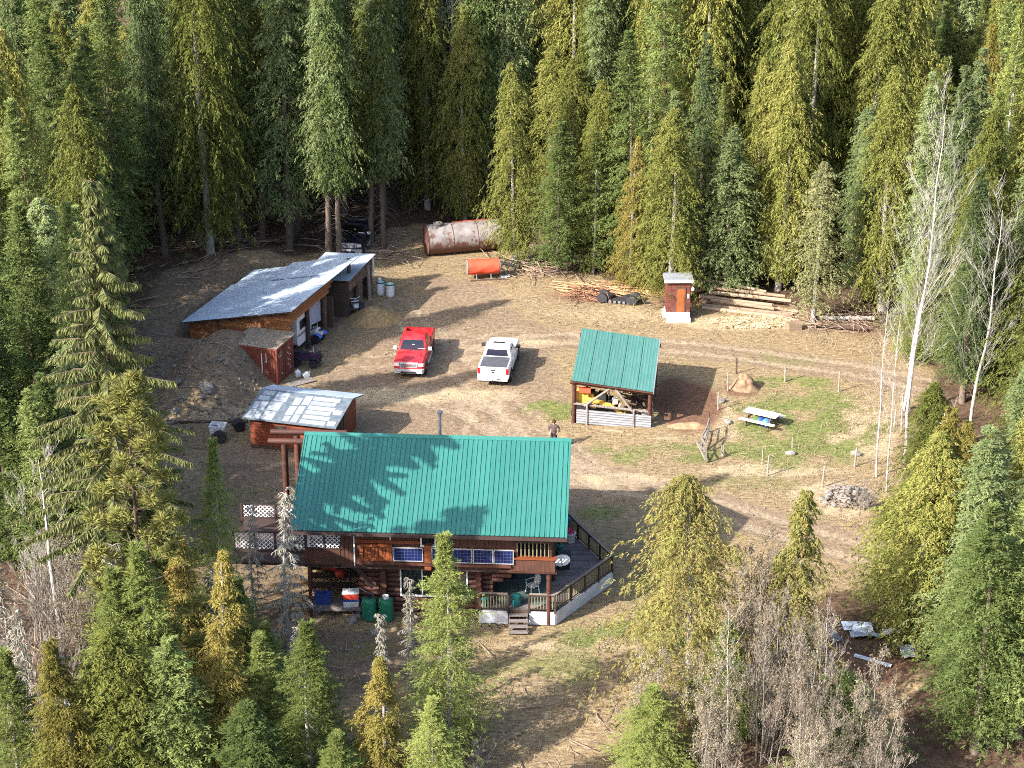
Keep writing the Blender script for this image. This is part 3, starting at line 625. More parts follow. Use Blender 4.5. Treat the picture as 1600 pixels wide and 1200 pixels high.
# snag: thick broken birch stem with a bush of bare twigs
tb = MB(); branch_tree(44, 10.5, 0.22, tb, 22, 0.12, 0.9, -0.02, levels=3, tl=0.36, thin=0.4); reg('snag', None, None, tb, M['birchbark'], 10.5)
def shrub(seed, h, n, leaf, spread=0.55, lv=2, r=0.04):
    tb = MB(); g = random.Random(seed); ends = []
    for i in range(n):
        a = g.uniform(0, 6.28); q = g.uniform(0, 0.9)
        m = MB(); e = branch_tree(seed * 10 + i, h * g.uniform(.6, 1.1), r, m, 9, 0.2, 0.8, math.cos(a) * spread * g.random(), lv, 0.36, 0.9, 0.12)
        ca, sa = math.cos(a), math.sin(a)
        rot = lambda p: Vector((p[0] * ca - p[1] * sa + q * ca, p[0] * sa + p[1] * ca + q * sa, p[2]))
        tb.add([rot(Vector(v)) for v in m.v], m.f)
        ends += [([rot(p) for p in pl], lv_) for pl, lv_ in e]
    if not leaf: return tb, None
    a = np.random.default_rng(seed); P = np.array([p[:] for pl, lv_ in ends if lv_ >= 2 for p in pl[2:]])
    P = P[a.random(len(P)) < 0.33]; P = np.repeat(P, leaf, 0) + a.normal(0, .10, (len(P) * leaf, 3)); n_ = len(P)
    d = a.normal(0, 1, (n_, 3)); d[:, 2] -= .5; d /= np.linalg.norm(d, axis=1, keepdims=True); pr = np.cross(d, a.normal(0, 1, (n_, 3))); pr /= np.linalg.norm(pr, axis=1, keepdims=True)
    ln = a.uniform(.05, .14, (n_, 1)); pr *= 0.018
    v = np.stack([P, P + d * ln * .5 + pr, P + d * ln, P + d * ln * .5 - pr], 1).reshape(-1, 3)
    return tb, (v, np.arange(len(v)).reshape(-1, 4), a.random(n_))
for sd_ in (51, 52):
    tb, lf = shrub(sd_, 5.2, 8, 1, lv=3, r=.03); reg('shrub', lf, F_CATKIN, tb, M['twig'], 5.2)
tb, lf = shrub(53, 4.0, 8, 0, lv=3, r=.03); reg('bareshrub', None, None, tb, M['twig'], 4.0)

NAME = {'cedar': 'cedar_tree', 'cedarY': 'cedar_tree', 'cedarB': 'cedar_tree', 'cedarS': 'cedar_tree', 'fir': 'fir_tree', 'firblue': 'fir_tree', 'firsage': 'fir_tree', 'spruce': 'spruce_tree', 'hem': 'hemlock_tree',
        'tall': 'tall_conifer', 'droop': 'spruce_tree', 'pine': 'pine_tree', 'dead': 'dead_tree', 'birch': 'birch_tree', 'birchthin': 'birch_tree', 'snag': 'birch_tree', 'shrub': 'bare_shrub', 'bareshrub': 'bare_shrub'}
planted = []
def plant(kind, x, y, top=None, height=None, wide=1.0, label=None, group=None, var=None, rz=None, cat=None):
    z = gz(x, y) - 0.05; pl = PROTO[kind]; cm, tm, h0, _ = pl[(len(planted) if var is None else var) % len(pl)]
    h = height if height else top - z
    t = thing(NAME[kind], label, cat or ('shrub' if 'shrub' in kind else 'tree'), (x, y, z), random.uniform(0, 6.28) if rz is None else rz, group)
    sz = h / h0; sx = wide * (0.55 + 0.45 * sz) if h < h0 else wide * (0.75 + 0.25 * sz)
    t.scale = (sx, sx, sz); t.rotation_euler.x = random.gauss(0, .018); t.rotation_euler.y = random.gauss(0, .018)
    link('stems' if 'shrub' in kind else 'trunk', tm, t)
    if cm: link('catkins' if 'shrub' in kind else 'crown', cm, t)
    planted.append((x, y)); return t

HAND = [
 ('droop', -18.0, 81.0, 23.9, 1.0, 'large open spruce with long drooping grey-green limbs left of the patchwork shed'),
 ('fir', -28.2, 99.1, 21.5, 1.15, 'tall light-green fir cut off by the left edge above the twiggy snag'),
 ('fir', -26.9, 104.1, 15.5, 1.1, 'bushy fir standing just left of the drooping spruce'),
 ('cedar', -25.4, 112.4, 20.0, 1.0, 'tall golden cedar behind the drooping spruce, left of the metal-roofed shed'),
 ('spruce', -26.6, 119.7, 13.5, 1.0, 'dark spruce on the bank beside the low end of the open shed'),
 ('pine', -15.9, 76.0, 16.7, 1.05, 'yellow-green pine with tufted limbs and a bare dark stem left of the house'),
 ('hem', -14.1, 83.8, 10.4, 0.85, 'slim hemlock with a thin leader in front of the lattice railing'),
 ('cedarY', -12.3, 73.4, 10.1, 0.95, 'narrow golden-yellow cedar with a pale stem below the lattice railing'),
 ('hem', -15.3, 73.4, 10.7, 1.3, 'broad feathery hemlock right below the tufted pine'),
 ('cedarY', -18.1, 68.7, 8.8, 1.1, 'yellowing cedar in the lower left corner beneath the snag'),
 ('hem', -8.4, 71.4, 8.0, 1.25, 'bright young conifer with a pointed tip below the coolers'),
 ('hem', -2.8, 75.4, 9.9, 1.15, 'bright green conifer whose slender tip crosses the solar panels'),
 ('dead', -12.6, 86.0, 6.2, 0.9, 'bare grey dead spruce in front of the left end of the lattice railing'),
 ('dead', -10.6, 82.6, 8.6, 1.15, 'tallest grey dead spruce, its top curling at the roof corner of the house'),
 ('dead', -4.7, 79.4, 5.7, 0.8, 'grey dead spruce with a bent top below the patio window'),
 ('dead', -5.8, 76.4, 5.7, 0.75, 'small grey dead spruce below the two green tanks'),
 ('dead', -21.3, 74.9, 6.6, 1.2, 'lichen-covered dead spruce in the bottom left corner'),
 ('snag', -21.3, 82.0, 11.0, 0.9, 'thick pale birch snag wrapped in bare twigs at the left edge'),
 ('cedarY', -5.4, 71.2, 6.4, 1.1, 'ragged yellow-green cedar under the small dead spruce at the bottom'),
 ('fir', -25.8, 91.2, 9.3, 1.2, 'dark fir at the left edge above the birch snag'),
 ('hem', -10.9, 77.2, 4.6, 1.1, 'dark low hemlock between the golden cedar and the tall dead spruce'),
 ('hem', -12.6, 79.6, 5.6, 1.2, 'bushy hemlock behind the narrow golden cedar'),
 ('fir', -13.9, 69.8, 8.2, 1.2, 'green fir at the bottom edge between golden cedar and feathery hemlock'),
 ('hem', -17.0, 73.0, 9.6, 1.25, 'light-green conifer left of the feathery hemlock'),
 ('hem', -20.6, 70.0, 7.4, 1.3, 'light-green conifer filling the bottom left corner'),
 ('fir', -10.7, 68.6, 6.0, 1.3, 'dark fir at the bottom edge right of the golden cedar'),
 ('hem', -6.9, 67.6, 5.0, 1.3, 'low conifer at the bottom edge right of the bright young conifer'),
 ('hem', -3.2, 69.3, 5.6, 1.2, 'green conifer at the bottom edge below the solar-panel conifer'),
 ('cedarY', -14.4, 76.8, 9.0, 1.2, 'golden cedar between tufted pine and slim hemlock'),
 ('fir', -6.0, 62.5, 5.2, 1.4, 'fir just below the picture, its shadow on the lower lawn'),
 ('fir', -2.4, 62.0, 5.2, 1.4, 'second fir just below the picture, its shadow on the lower lawn'),
 ('fir', 1.2, 62.8, 5.0, 1.4, 'third fir just below the picture, its shadow on the brown thicket'),
 ('fir', -9.6, 63.0, 5.4, 1.4, 'fir just below the picture under the bright young conifer'),
 ('hem', -17.6, 79.0, 9.6, 1.3, 'loose light-green conifer below the tufted pine, right of the snag'),
 ('hem', -15.6, 78.9, 8.6, 1.3, 'loose light-green conifer just right of the tufted pine stem'),
 ('cedar', -16.2, 69.6, 8.6, 1.4, 'broad yellow-green cedar at the bottom edge below the feathery hemlock'),
 ('cedarY', -12.0, 70.6, 7.0, 1.3, 'ragged golden cedar at the bottom edge below the narrow golden cedar'),
 ('hem', -10.6, 73.2, 6.4, 1.2, 'green conifer between the narrow golden cedar and the bright young conifer'),
 ('dead', -9.4, 76.0, 5.2, 1.0, 'grey dead spruce left behind the bright young conifer'),
 ('dead', -13.3, 77.0, 7.4, 1.0, 'grey dead spruce among the hemlocks below the lattice railing'),
 ('dead', -17.2, 76.2, 9.2, 1.1, 'grey dead spruce in front of the tufted pine'),
 ('dead', -23.0, 78.5, 8.0, 1.1, 'grey dead spruce at the left edge below the snag'),
 ('hem', 9.6, 76.2, 5.4, 1.2, 'dark green hemlock half hidden in the brown thicket'),
 ('hem', 5.9, 73.6, 3.6, 1.4, 'low light-green hemlock at the left foot of the brown thicket'),
 ('fir', 14.4, 73.6, 4.4, 1.4, 'low dark green fir at the right foot of the brown thicket'),
 ('cedarB', 8.0, 78.2, 11.6, 1.15, 'large browning cedar right of the deck'),
 ('cedarS', 12.3, 78.6, 10.8, 1.35, 'thin dark brown-tipped cedar with a visible white stem right of the large browning cedar'),
 ('cedar', 19.6, 83.0, 11.4, 1.2, 'dense green cedar below the white birches'),
 ('fir', 20.6, 78.6, 9.0, 1.1, 'green fir in front of the dense green cedar, lower right'),
 ('cedarY', 20.3, 84.6, 12.0, 1.1, 'yellowish cedar behind the dense green cedar'),
 ('spruce', 21.4, 80.8, 12.6, 1.2, 'grey-blue spruce right of the dense green cedar'),
 ('fir', 22.7, 76.4, 12.0, 1.35, 'broad green fir in the lower right corner'),
 ('cedar', 19.4, 87.3, 6.9, 1.3, 'low dense cedar beside the stone heap at the road'),
 ('cedar', 29.2, 100.7, 17.6, 1.05, 'tall yellow-green cedar at the right edge behind the white birches'),
 ('spruce', 26.0, 93.0, 11.2, 1.0, 'spruce at the right edge below the rightmost white birch'),
 ('birch', 23.9, 111.4, 19.6, 1.0, 'tallest bare white birch, reaching high against the dark forest'),
 ('birchthin', 20.7, 102.0, 10.3, 1.0, 'left thin bare birch at the garden corner'),
 ('birchthin', 20.9, 99.9, 11.0, 0.8, 'right thin bare birch at the garden corner'),
 ('birch', 22.6, 103.9, 16.2, 0.95, 'leaning bare white birch in the middle of the birch cluster'),
 ('birch', 26.7, 106.7, 15.0, 1.05, 'stout bare white birch nearest the right edge'),
 ('fir', 3.3, 135.8, 11.3, 1.05, 'broad layered fir at the clearing edge right of the rusty tank'),
 ('cedar', 0.2, 138.2, 15.0, 0.85, 'tall golden cedar overlapping the right end of the rusty tank'),
 ('cedar', 11.0, 130.3, 13.8, 1.12, 'large yellow-green cedar hanging over the outhouse'),
 ('cedarY', 8.4, 132.6, 11.1, 0.85, 'slim yellow cedar with bare white lower stem left of the outhouse'),
 ('firblue', 15.1, 131.3, 12.4, 1.1, 'blue-green spreading fir behind the log pile'),
 ('firsage', 20.46, 126.3, 11.2, 1.0, 'pale sage fir with bare lower trunk at the right end of the log pile'),
 ('spruce', 24.2, 129.3, 13.4, 1.0, 'blue-grey spruce at the clearing edge right of the sage fir'),
 ('fir', 8.7, 135.2, 17.8, 1.05, 'tall green fir rising behind the slim yellow cedar'),
 ('hem', 5.9, 136.3, 10.3, 1.0, 'bright green hemlock between the layered fir and the slim yellow cedar'),
 ('cedar', 18.8, 132.2, 18.1, 0.95, 'tall golden cedar behind the blue-green fir'),
 ('spruce', 13.4, 133.6, 18.1, 0.9, 'tall spruce rising behind the outhouse cedar'),
 ('hem', 25.9, 119.7, 8.0, 1.1, 'low bushy hemlock at the end of the upper track'),
 ('fir', 28.4, 115.4, 11.6, 1.05, 'green fir between the two tallest white birches'),
 ('cedar', -3.6, 146.5, 17.3, 0.9, 'cedar directly behind the rusty tank'),
 ('tall', -13.3, 137.0, 22.5, 0.9, 'left slender conifer trunk beside the dark pickup'),
 ('tall', -12.55, 136.9, 21.5, 0.8, 'slender conifer crossing the front of the dark pickup'),
 ('tall', -10.6, 141.4, 22.5, 0.9, 'conifer with bare trunk just right of the dark pickup'),
 ('tall', -9.6, 140.9, 21.5, 0.85, 'bare-trunked conifer left of the rusty tank, second from the dark pickup'),
 ('tall', -2.6, 148.0, 23.0, 1.0, 'thick-trunked conifer rising behind the middle of the rusty tank'),
 ('tall', -16.5, 141.2, 22, 0.95, 'bare-trunked conifer in shade left of the dark pickup'),
 ('tall', -22.8, 137.5, 21, 0.95, 'bare-trunked conifer above the far left corner of the open shed'),
 ('tall', -20.2, 139.5, 22, 0.95, 'bare-trunked conifer above the middle of the open shed'),
 ('tall', -18.6, 140.8, 21, 0.9, 'bare-trunked conifer above the top corner of the open shed'),
]
for i, (k, x, y, top, wd, lab) in enumerate(HAND):
    plant(k, x, y, top=top, wide=wd, label=lab, var=i, rz=0.3 + i if k not in ('birch', 'birchthin', 'snag') else 0.1 * (i % 3))
SHR = [(8.3, 73.2, 5.6), (10.8, 74.4, 6.6), (12.6, 73.0, 6.6), (8.0, 69.6, 4.6), (12.2, 69.6, 5.0), (14.6, 72.3, 5.6), (15.4, 69.5, 4.4), (10.4, 77.0, 7.2), (11.2, 79.4, 6.6), (6.3, 75.2, 4.4), (13.0, 71.4, 4.6)]
for i, (x, y, h) in enumerate(SHR):
    plant('shrub', x, y, height=h * random.uniform(1.0, 1.3), wide=0.9, label='bare brownish shrub in the thicket below the browning cedars', group='bare shrubs in the lower right thicket', var=i)
for i, (x, y, h) in enumerate([(-20.6, 85.5, 4.4), (-22.4, 85.0, 4.6), (-23.2, 80.5, 5), (-19.8, 80.0, 4.6), (-21.0, 78.2, 4.2), (-24.5, 83.5, 4.5), (-18.6, 82.8, 4.0), (-20.4, 81.8, 6.4), (-22.2, 83.2, 6.2), (-19.6, 78.0, 5.4), (-22.3, 76.5, 5.0), (-20.2, 74.4, 4.2)]):
    plant('shrub' if i % 2 else 'bareshrub', x, y, height=h * 1.15, wide=1.0, label='bare twiggy shrub around the pale birch snag', group='bare shrubs at the left edge', var=i)
for i, (x, y, h, lb) in enumerate([(24.2, 105.2, 3.0, 'bare brush at the foot of the leaning white birch'), (25.2, 108.4, 3.2, 'bare brush left of the rightmost white birch'), (19.3, 97.6, 2.2, 'reddish bare bush beside the stone heap'), (-1.6, 73.6, 2.2, 'low bare bush below the bright green conifer')]):
    plant('bareshrub', x, y, height=h, wide=0.9, label=lb, var=i)
for i, (x, y, k) in enumerate([(9.6, 75.0, 'birchthin'), (13.6, 74.8, 'birchthin')]):
    plant(k, x, y, height=7.2, wide=1.1, label=('pale birch stem inside the brown thicket right of the deck', 'crooked pale birch stem at the bottom of the brown thicket')[i])

for x, y, h, lb in ((-4.75, 150.0, 27, 'tall pale bare trunk standing in the forest behind the left end of the rusty tank'), (-3.9, 153.0, 27, 'slimmer grey bare trunk right of the tall pale one behind the rusty tank'), (7.4, 152.0, 28, 'pale bare trunk high in the forest behind the undercarriage')):
    plant('birchthin', x, y, height=h, wide=1.0, label=lb)
# the forest around the clearing
REG = {'back': 'behind the clearing', 'left': 'left of the clearing', 'right': 'right of the clearing'}
LOOK = {'cedar': ('tall yellow-green cedar', 'cedars'), 'cedarY': ('slim golden cedar', 'golden cedars'), 'fir': ('dark green layered fir', 'firs'), 'firblue': ('blue-green fir', 'blue-green firs'),
        'spruce': ('blue-grey spruce', 'spruces'), 'tall': ('tall slender conifer', 'tall conifers'), 'hem': ('light-green young hemlock', 'hemlocks')}
fr = random.Random(5); cells = []; fill = []
yy = 66.0
while yy < 167:
    xx = -56.0
    while xx < 56:
        x = xx + fr.uniform(-1.3, 1.3); y = yy + fr.uniform(-1.3, 1.3); cells.append((x, y)); xx += 3.5
    yy += 3.5
sdc = poly_sd(np.array([c[0] for c in cells]), np.array([c[1] for c in cells]), CLEAR)
nfill = 0
for (x, y), dd in zip(cells, sdc):
    if dd < 1.6: continue
    hw = (y * 0.92 + 18) * 0.257
    if x > hw + 4.5 or x < -hw - (11 if y > 84 else 2.5): continue
    if y > 166 and abs(x) > 47: continue
    if -15 < x < 17.5 and y < 92: continue
    if x <= -15 and y < 88.5: continue
    if x > 17.5 and y < 74: continue
    if min((x - a) ** 2 + (y - b) ** 2 for a, b in planted) < 1.8 ** 2: continue
    if 23 < x < 30 and 95 < y < 108.5: continue
    if -14.3 < x < -9.5 and 135 < y < 146: continue
    if -8 < x < 1 and y < 146: continue
    region = 'back' if y > 126 and x > -26 and x < 28 else ('left' if x < 0 else 'right')
    if region == 'back':
        near = dd < 6
        if x < 0: k = fr.choice(['tall', 'tall', 'tall', 'cedar', 'tall', 'spruce']); h = fr.uniform(19, 27)
        else: k = fr.choice(['cedar', 'cedar', 'fir', 'tall', 'hem', 'cedar', 'spruce', 'cedar', 'fir']); h = fr.uniform(13, 19) if near else fr.uniform(20, 28)
    elif region == 'right':
        k = fr.choice(['cedar', 'cedar', 'fir', 'hem', 'hem', 'cedarY', 'spruce']); h = fr.uniform(11, 18) if y > 100 else fr.uniform(9, 13)
        if y > 118: h += 4
    else:
        k = fr.choice(['fir', 'tall', 'cedar', 'spruce', 'fir']); h = fr.uniform(14, 20) if y > 100 else fr.uniform(7, 11)
        if x < -hw - 1: h = fr.uniform(10, 17)
    fill.append((k, x, y, h, fr.uniform(0.85, 1.12), region)); planted.append((x, y))
MARKS = {'back': [(-21.5, 'above the low end of the open shed'), (-16.5, 'above the high end of the open shed'), (-11.5, 'behind the dark pickup'), (-7.5, 'left of the rusty tank'), (-3.5, 'behind the rusty tank'), (1.5, 'right of the rusty tank'), (6.5, 'behind the brush pile'), (11.5, 'behind the outhouse'), (16.5, 'behind the log pile'), (21, 'behind the pale sage fir'), (26, 'beyond the end of the upper track')],
         'left': [(84, 'in the lower left corner'), (92, 'beside the pale birch snag'), (101, 'left of the patchwork shed'), (110, 'left of the container bank'), (120, 'left of the open shed'), (131, 'on the far left past the open shed')],
         'right': [(80, 'in the lower right corner'), (88, 'right of the reddish soil patch'), (97, 'right of the stone heap'), (106, 'behind the white birches'), (115, 'at the right edge beside the upper track'), (125, 'at the right edge past the upper track')]}
ORD = ['leftmost', 'second from left', 'third from left', 'fourth from left', 'fifth from left', 'sixth from left', 'seventh from left', 'eighth from left', 'ninth from left', 'tenth from left', 'eleventh from left', 'twelfth from left', 'thirteenth from left', 'fourteenth from left', 'fifteenth from left', 'sixteenth from left', 'seventeenth from left', 'eighteenth from left', 'nineteenth from left']
bins = {}
for a in fill:
    k, x, y, h, wd, region = a; hw = (y * 0.92 + 18) * 0.257; px = x / (y * 0.92 + 18)
    if abs(x) > hw + 1: key = (k, region, None)
    elif region == 'back': key = (k, region, min(MARKS['back'], key=lambda m: abs(m[0] - px * 150))[1])
    else: key = (k, region, min(MARKS[region], key=lambda m: abs(m[0] - y))[1])
    bins.setdefault(key, []).append((px, a))
for key, lst in bins.items():
    lst.sort(key=lambda q: q[0]); lk, gp = LOOK[key[0]]
    for i, (px, (k, x, y, h, wd, region)) in enumerate(lst):
        planted.remove((x, y))
        if key[2] is None: lb = '%s in the forest just outside the picture, %s' % (lk, REG[region])
        elif len(lst) == 1: lb = '%s %s' % (lk, key[2])
        else: lb = '%s of the %s %s' % (ORD[min(i, 18)], gp, key[2])
        plant(k, x, y, height=h, wide=wd, label=lb, group='%s in the forest %s' % (gp, REG[region]) if key[2] is None else '%s %s' % (gp, key[2]))
nfill = len(fill)
print('trees', len(planted), 'fill', nfill)
# ------------------------------------------------------------------ the log house
HX, HY, HR = -10.65, 85.16, math.atan2(-0.0596, 0.9982)
house = thing('log_house', 'brown two-storey log house with a large green metal roof and solar panels', 'house', (HX, HY, 0), HR)
W_, RUN, EZ, RZ = 13.26, 5.5, 5.25, 7.87
sl = math.hypot(RUN, RZ - EZ); th = math.atan2(RZ - EZ, RUN)
mb = MB()                                                # roof body: one closed shell under the sheets
mb.loft([[(x, 0.02, EZ - 0.16), (x, 0.02, EZ - 0.02), (x, RUN, RZ - 0.03), (x, 2 * RUN - 0.02, EZ - 0.02), (x, 2 * RUN - 0.02, EZ - 0.16), (x, RUN, RZ - 0.22)] for x in (0.02, W_ - 0.02)])
roof = part('roof', mb, M['fascia'], house)
def roof_sheet(wd, L, ribs, rh=0.035, rw=0.05, thick=0.012):
    """one ribbed metal sheet: x across, y up the slope"""
    prof = [(0, 0)]
    for k in range(ribs):
        c = (k + 0.5) * wd / ribs; prof += [(c - rw / 2, 0), (c - rw * 0.28, rh), (c + rw * 0.28, rh), (c + rw / 2, 0)]
    prof += [(wd, 0)]
    mb = MB(); n = len(prof)
    mb.add([(x, y, z + o) for y in (0, L) for o in (0,) for x, z in prof], [(i, i + 1, n + i + 1, n + i) for i in range(n - 1)])
    mb.add([(0, 0, -thick), (wd, 0, -thick), (wd, 0, 0), (0, 0, 0)], [(0, 1, 2, 3)])
    return mb
npan = 14; pw = W_ / npan
pm = roof_sheet(pw - 0.006, sl, 4).mesh('roof_panel', M['roof_green'])
for i in range(npan):
    link('roof_panel', pm, roof, (i * pw + 0.003, -0.03, EZ + 0.012), (th, 0, 0))
    link('roof_panel', pm, roof, ((i + 1) * pw - 0.003, 2 * RUN + 0.03, EZ + 0.012), (th, 0, math.pi))
mb = MB()
mb.loft([[(x, RUN - 0.2, RZ - 0.06), (x, RUN - 0.2, RZ - 0.03), (x, RUN, RZ + 0.075), (x, RUN + 0.2, RZ - 0.03), (x, RUN + 0.2, RZ - 0.06), (x, RUN, RZ + 0.05)] for x in (-0.04, W_ + 0.04)])
part('ridge_cap', mb, M['roof_green'], roof)
for x0 in (-0.035, W_ - 0.015):
    mb = MB()
    for s in (0, 1):
        y0, y1 = (-0.03, RUN) if s == 0 else (2 * RUN + 0.03, RUN)
        mb.add([(x0, y0, EZ - 0.15), (x0 + 0.05, y0, EZ - 0.15), (x0 + 0.05, y1, RZ - 0.13), (x0, y1, RZ - 0.13), (x0, y0, EZ + 0.055), (x0 + 0.05, y0, EZ + 0.055), (x0 + 0.05, y1, RZ + 0.065), (x0, y1, RZ + 0.065)],
               [(0, 1, 2, 3), (4, 5, 6, 7), (0, 1, 5, 4), (1, 2, 6, 5), (2, 3, 7, 6), (3, 0, 4, 7)])
    part('verge_trim', mb, M['roof_green'], roof)
mb = MB(); mb.b2((-0.02, -0.17, EZ - 0.16), (W_ + 0.02, -0.05, EZ - 0.03)); part('gutter', mb, M['fascia'], roof)
# upper storey core
mb = MB()
def gable_z(y): return EZ - 0.25 + (RZ - EZ) * (1 - abs(y - RUN) / RUN)
x0, x1, y0, y1, z0 = 2.3, 10.75, 0.75, 10.3, 3.0
pts = [(y0, z0), (y1, z0), (y1, gable_z(y1)), (RUN, gable_z(RUN)), (y0, gable_z(y0))]
mb.loft([[(x, y, z) for y, z in pts] for x in (x0, x1)])
x2 = 12.6; y2 = 4.0
pts = [(y2, z0), (y1, z0), (y1, gable_z(y1)), (RUN, gable_z(RUN)), (y2, gable_z(y2))]
mb.loft([[(x, y, z) for y, z in pts] for x in (x1 + 0.01, x2)])
upper = part('upper_wall', mb, M['siding'], house)
mb = MB()
x = 2.31
while x < 10.7:
    if not (6.15 < x + 0.1 < 7.7): mb.b2((x, 0.72, 4.32), (x + 0.17, 0.748, 5.05))
    if 3.2 < x < 4.8 or x < 2.95 or 8 < 0: mb.b2((x, 0.722, 3.02), (x + 0.17, 0.747, 4.31))
    x += 0.2
o = part('siding_boards', mb, M['siding'], upper, kind='stuff')
mb = MB(); y = 4.05
while y < 10.2: mb.b2((x2 + 0.003, y, 3.0), (x2 + 0.03, y + 0.17, gable_z(y + 0.08) - 0.1)); y += 0.2
part('gable_boards', mb, M['siding'], upper, kind='stuff')
for bx in (2.97, 4.74):
    mb = MB(); mb.b2((bx - 0.03, 0.66, 3.05 if bx < 3 else 4.35), (bx + 0.03, 0.715, 5.05)); part('downpipe', mb, M['white'], house)
# long band with solar panels
mb = MB(); mb.b2((3.1, 0.44, 3.26), (10.6, 0.72, 3.40)); part('band_beam', mb, M['log'], house)
fr_ = MB()
for lo, hi in (((3.25, 0.52, 4.18), (4.82, 0.70, 4.30)), ((3.25, 0.52, 3.42), (4.82, 0.70, 3.56)), ((3.25, 0.52, 3.57), (3.42, 0.70, 4.17)), ((4.70, 0.52, 3.57), (4.82, 0.70, 4.17))): fr_.b2(lo, hi)
part('board_frame', fr_, M['orange_wood'], house)
for k in range(7):
    mb = MB(); mb.b2((3.44 + k * 0.18, 0.60, 3.57), (3.60 + k * 0.18, 0.66, 4.17)); part('board', mb, M['orange_wood'], house)
mb = MB(); mb.b2((3.0, 0.63, 4.33), (6.2, 0.71, 4.50)); part('trim_board', mb, M['orange_wood'], house)
mb = MB(); mb.b2((6.40, 0.50, 3.0), (6.72, 0.70, 4.32)); part('orange_post', mb, M['orange_wood'], house)
def solar(xa, xb, za, zb):
    fr_ = MB(); t = 0.04
    for lo, hi in (((xa, 0.46, za), (xb, 0.50, za + t)), ((xa, 0.46, zb - t), (xb, 0.50, zb)), ((xa, 0.46, za + t), (xa + t, 0.50, zb - t)), ((xb - t, 0.46, za + t), (xb, 0.50, zb - t))): fr_.b2(lo, hi)
    f = part('solar_panel', fr_, M['alu'], house)
    mb = MB(); mb.b2((xa + t, 0.475, za + t), (xb - t, 0.495, zb - t)); part('cells', mb, M['pv'], f)
solar(4.87, 6.34, 3.47, 4.22)
for k in range(4): solar(6.75 + k * 1.0, 7.72 + k * 1.0, 3.46, 4.24)
def window(xa, xb, za, zb, y, mull, t=0.07, depth=0.08, par=None, curtain=None):
    fr_ = MB()
    for lo, hi in (((xa, y - depth, za), (xb, y, za + t)), ((xa, y - depth, zb - t), (xb, y, zb)), ((xa, y - depth, za + t), (xa + t, y, zb - t)), ((xb - t, y - depth, za + t), (xb, y, zb - t))): fr_.b2(lo, hi)
    for mx in mull: fr_.b2((mx - t * .4, y - depth + 0.005, za + t), (mx + t * .4, y, zb - t))
    f = part('window', fr_, M['white'], par or house)
    edges = [xa + t] + list(mull) + [xb - t]
    for a, b in zip(edges[:-1], edges[1:]):
        mb = MB(); mb.b2((a + t * .4, y - 0.04, za + t), (b - t * .4, y - 0.03, zb - t)); part('pane', mb, M['glass'], f)
    return f
mb = MB(); mb.b2((6.22, 0.70, 4.22), (7.62, 0.742, 4.98)); part('window_back', mb, M['dark'], house)
window(6.2, 7.65, 4.20, 5.0, 0.70, [6.92])
# recess under the upper floor, lower storey
mb = MB(); mb.b2((0.5, 0.75, 2.86), (12.65, 10.3, 2.995)); part('floor_slab', mb, M['fascia'], house)
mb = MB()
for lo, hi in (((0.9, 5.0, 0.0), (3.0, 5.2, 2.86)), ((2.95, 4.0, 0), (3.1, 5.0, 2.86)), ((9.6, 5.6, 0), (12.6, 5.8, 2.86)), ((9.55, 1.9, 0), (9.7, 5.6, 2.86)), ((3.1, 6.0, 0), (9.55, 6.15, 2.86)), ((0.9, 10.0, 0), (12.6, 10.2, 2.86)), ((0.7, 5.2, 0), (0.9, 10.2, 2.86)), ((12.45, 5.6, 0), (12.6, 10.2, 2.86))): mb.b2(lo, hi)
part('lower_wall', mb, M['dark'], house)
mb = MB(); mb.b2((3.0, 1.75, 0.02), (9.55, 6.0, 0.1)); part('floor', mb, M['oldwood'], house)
logw = thing('tmp', None, None)
bpy.data.objects.remove(logw)
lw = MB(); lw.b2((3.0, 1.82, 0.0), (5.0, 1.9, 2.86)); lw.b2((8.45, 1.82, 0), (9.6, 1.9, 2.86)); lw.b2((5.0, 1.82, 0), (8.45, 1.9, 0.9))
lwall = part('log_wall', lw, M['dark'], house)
LOGD = 0.27
lcache = {}
def log(xa, xb, y, z, r=0.142):
    k = round(xb - xa, 2)
    if k not in lcache:
        m_ = MB(); m_.tube([(0, 0, 0), (k, 0, 0)], r, 10); me_ = m_.mesh('log', M['log']); auto_smooth(me_, 50); lcache[k] = me_
    link('log', lcache[k], lwall, (xa, y, z), (random.uniform(0, 6), 0, 0))
for k in range(10):
    z = 0.15 + k * LOGD + 0.02
    if z > 0.95 and z < 2.75: log(3.0, 5.04, 1.72, z); log(8.42, 9.62, 1.72, z)
    else: log(3.0, 9.62, 1.72, z)
me_e = MB(); me_e.tube([(0, 0, 0), (0, 0.55, 0)], 0.16, 10); me_e = me_e.mesh('log_end', M['log']); auto_smooth(me_e, 50)
for cx in (4.25, 8.95):
    for k in range(10): link('log_end', me_e, lwall, (cx + random.uniform(-.02, .02), 1.26 + random.uniform(-.04, .04), 0.28 + k * LOGD))
window(5.05, 8.4, 0.94, 2.78, 1.66, [6.15, 7.35], 0.075, 0.09)
# curtain behind the left sash, things behind the middle one
n = 36; mb = MB(); cv = []
for z in (1.05, 2.7): cv += [(5.16 + 0.95 * i / n, 1.95 + 0.035 * math.sin(i * 1.25) + 0.015 * math.sin(i * 2.7), z) for i in range(n + 1)]
mb.add(cv, [(i, i + 1, n + 2 + i, n + 1 + i) for i in range(n)]); part('curtain', mb, M['curtain'], house)
n = 12; cv = []; mb = MB()
for z in (1.05, 2.7): cv += [(8.02 + 0.3 * i / n, 1.95 + 0.03 * math.sin(i * 1.4), z) for i in range(n + 1)]
mb.add(cv, [(i, i + 1, n + 2 + i, n + 1 + i) for i in range(n)]); part('curtain', mb, M['curtain'], house)
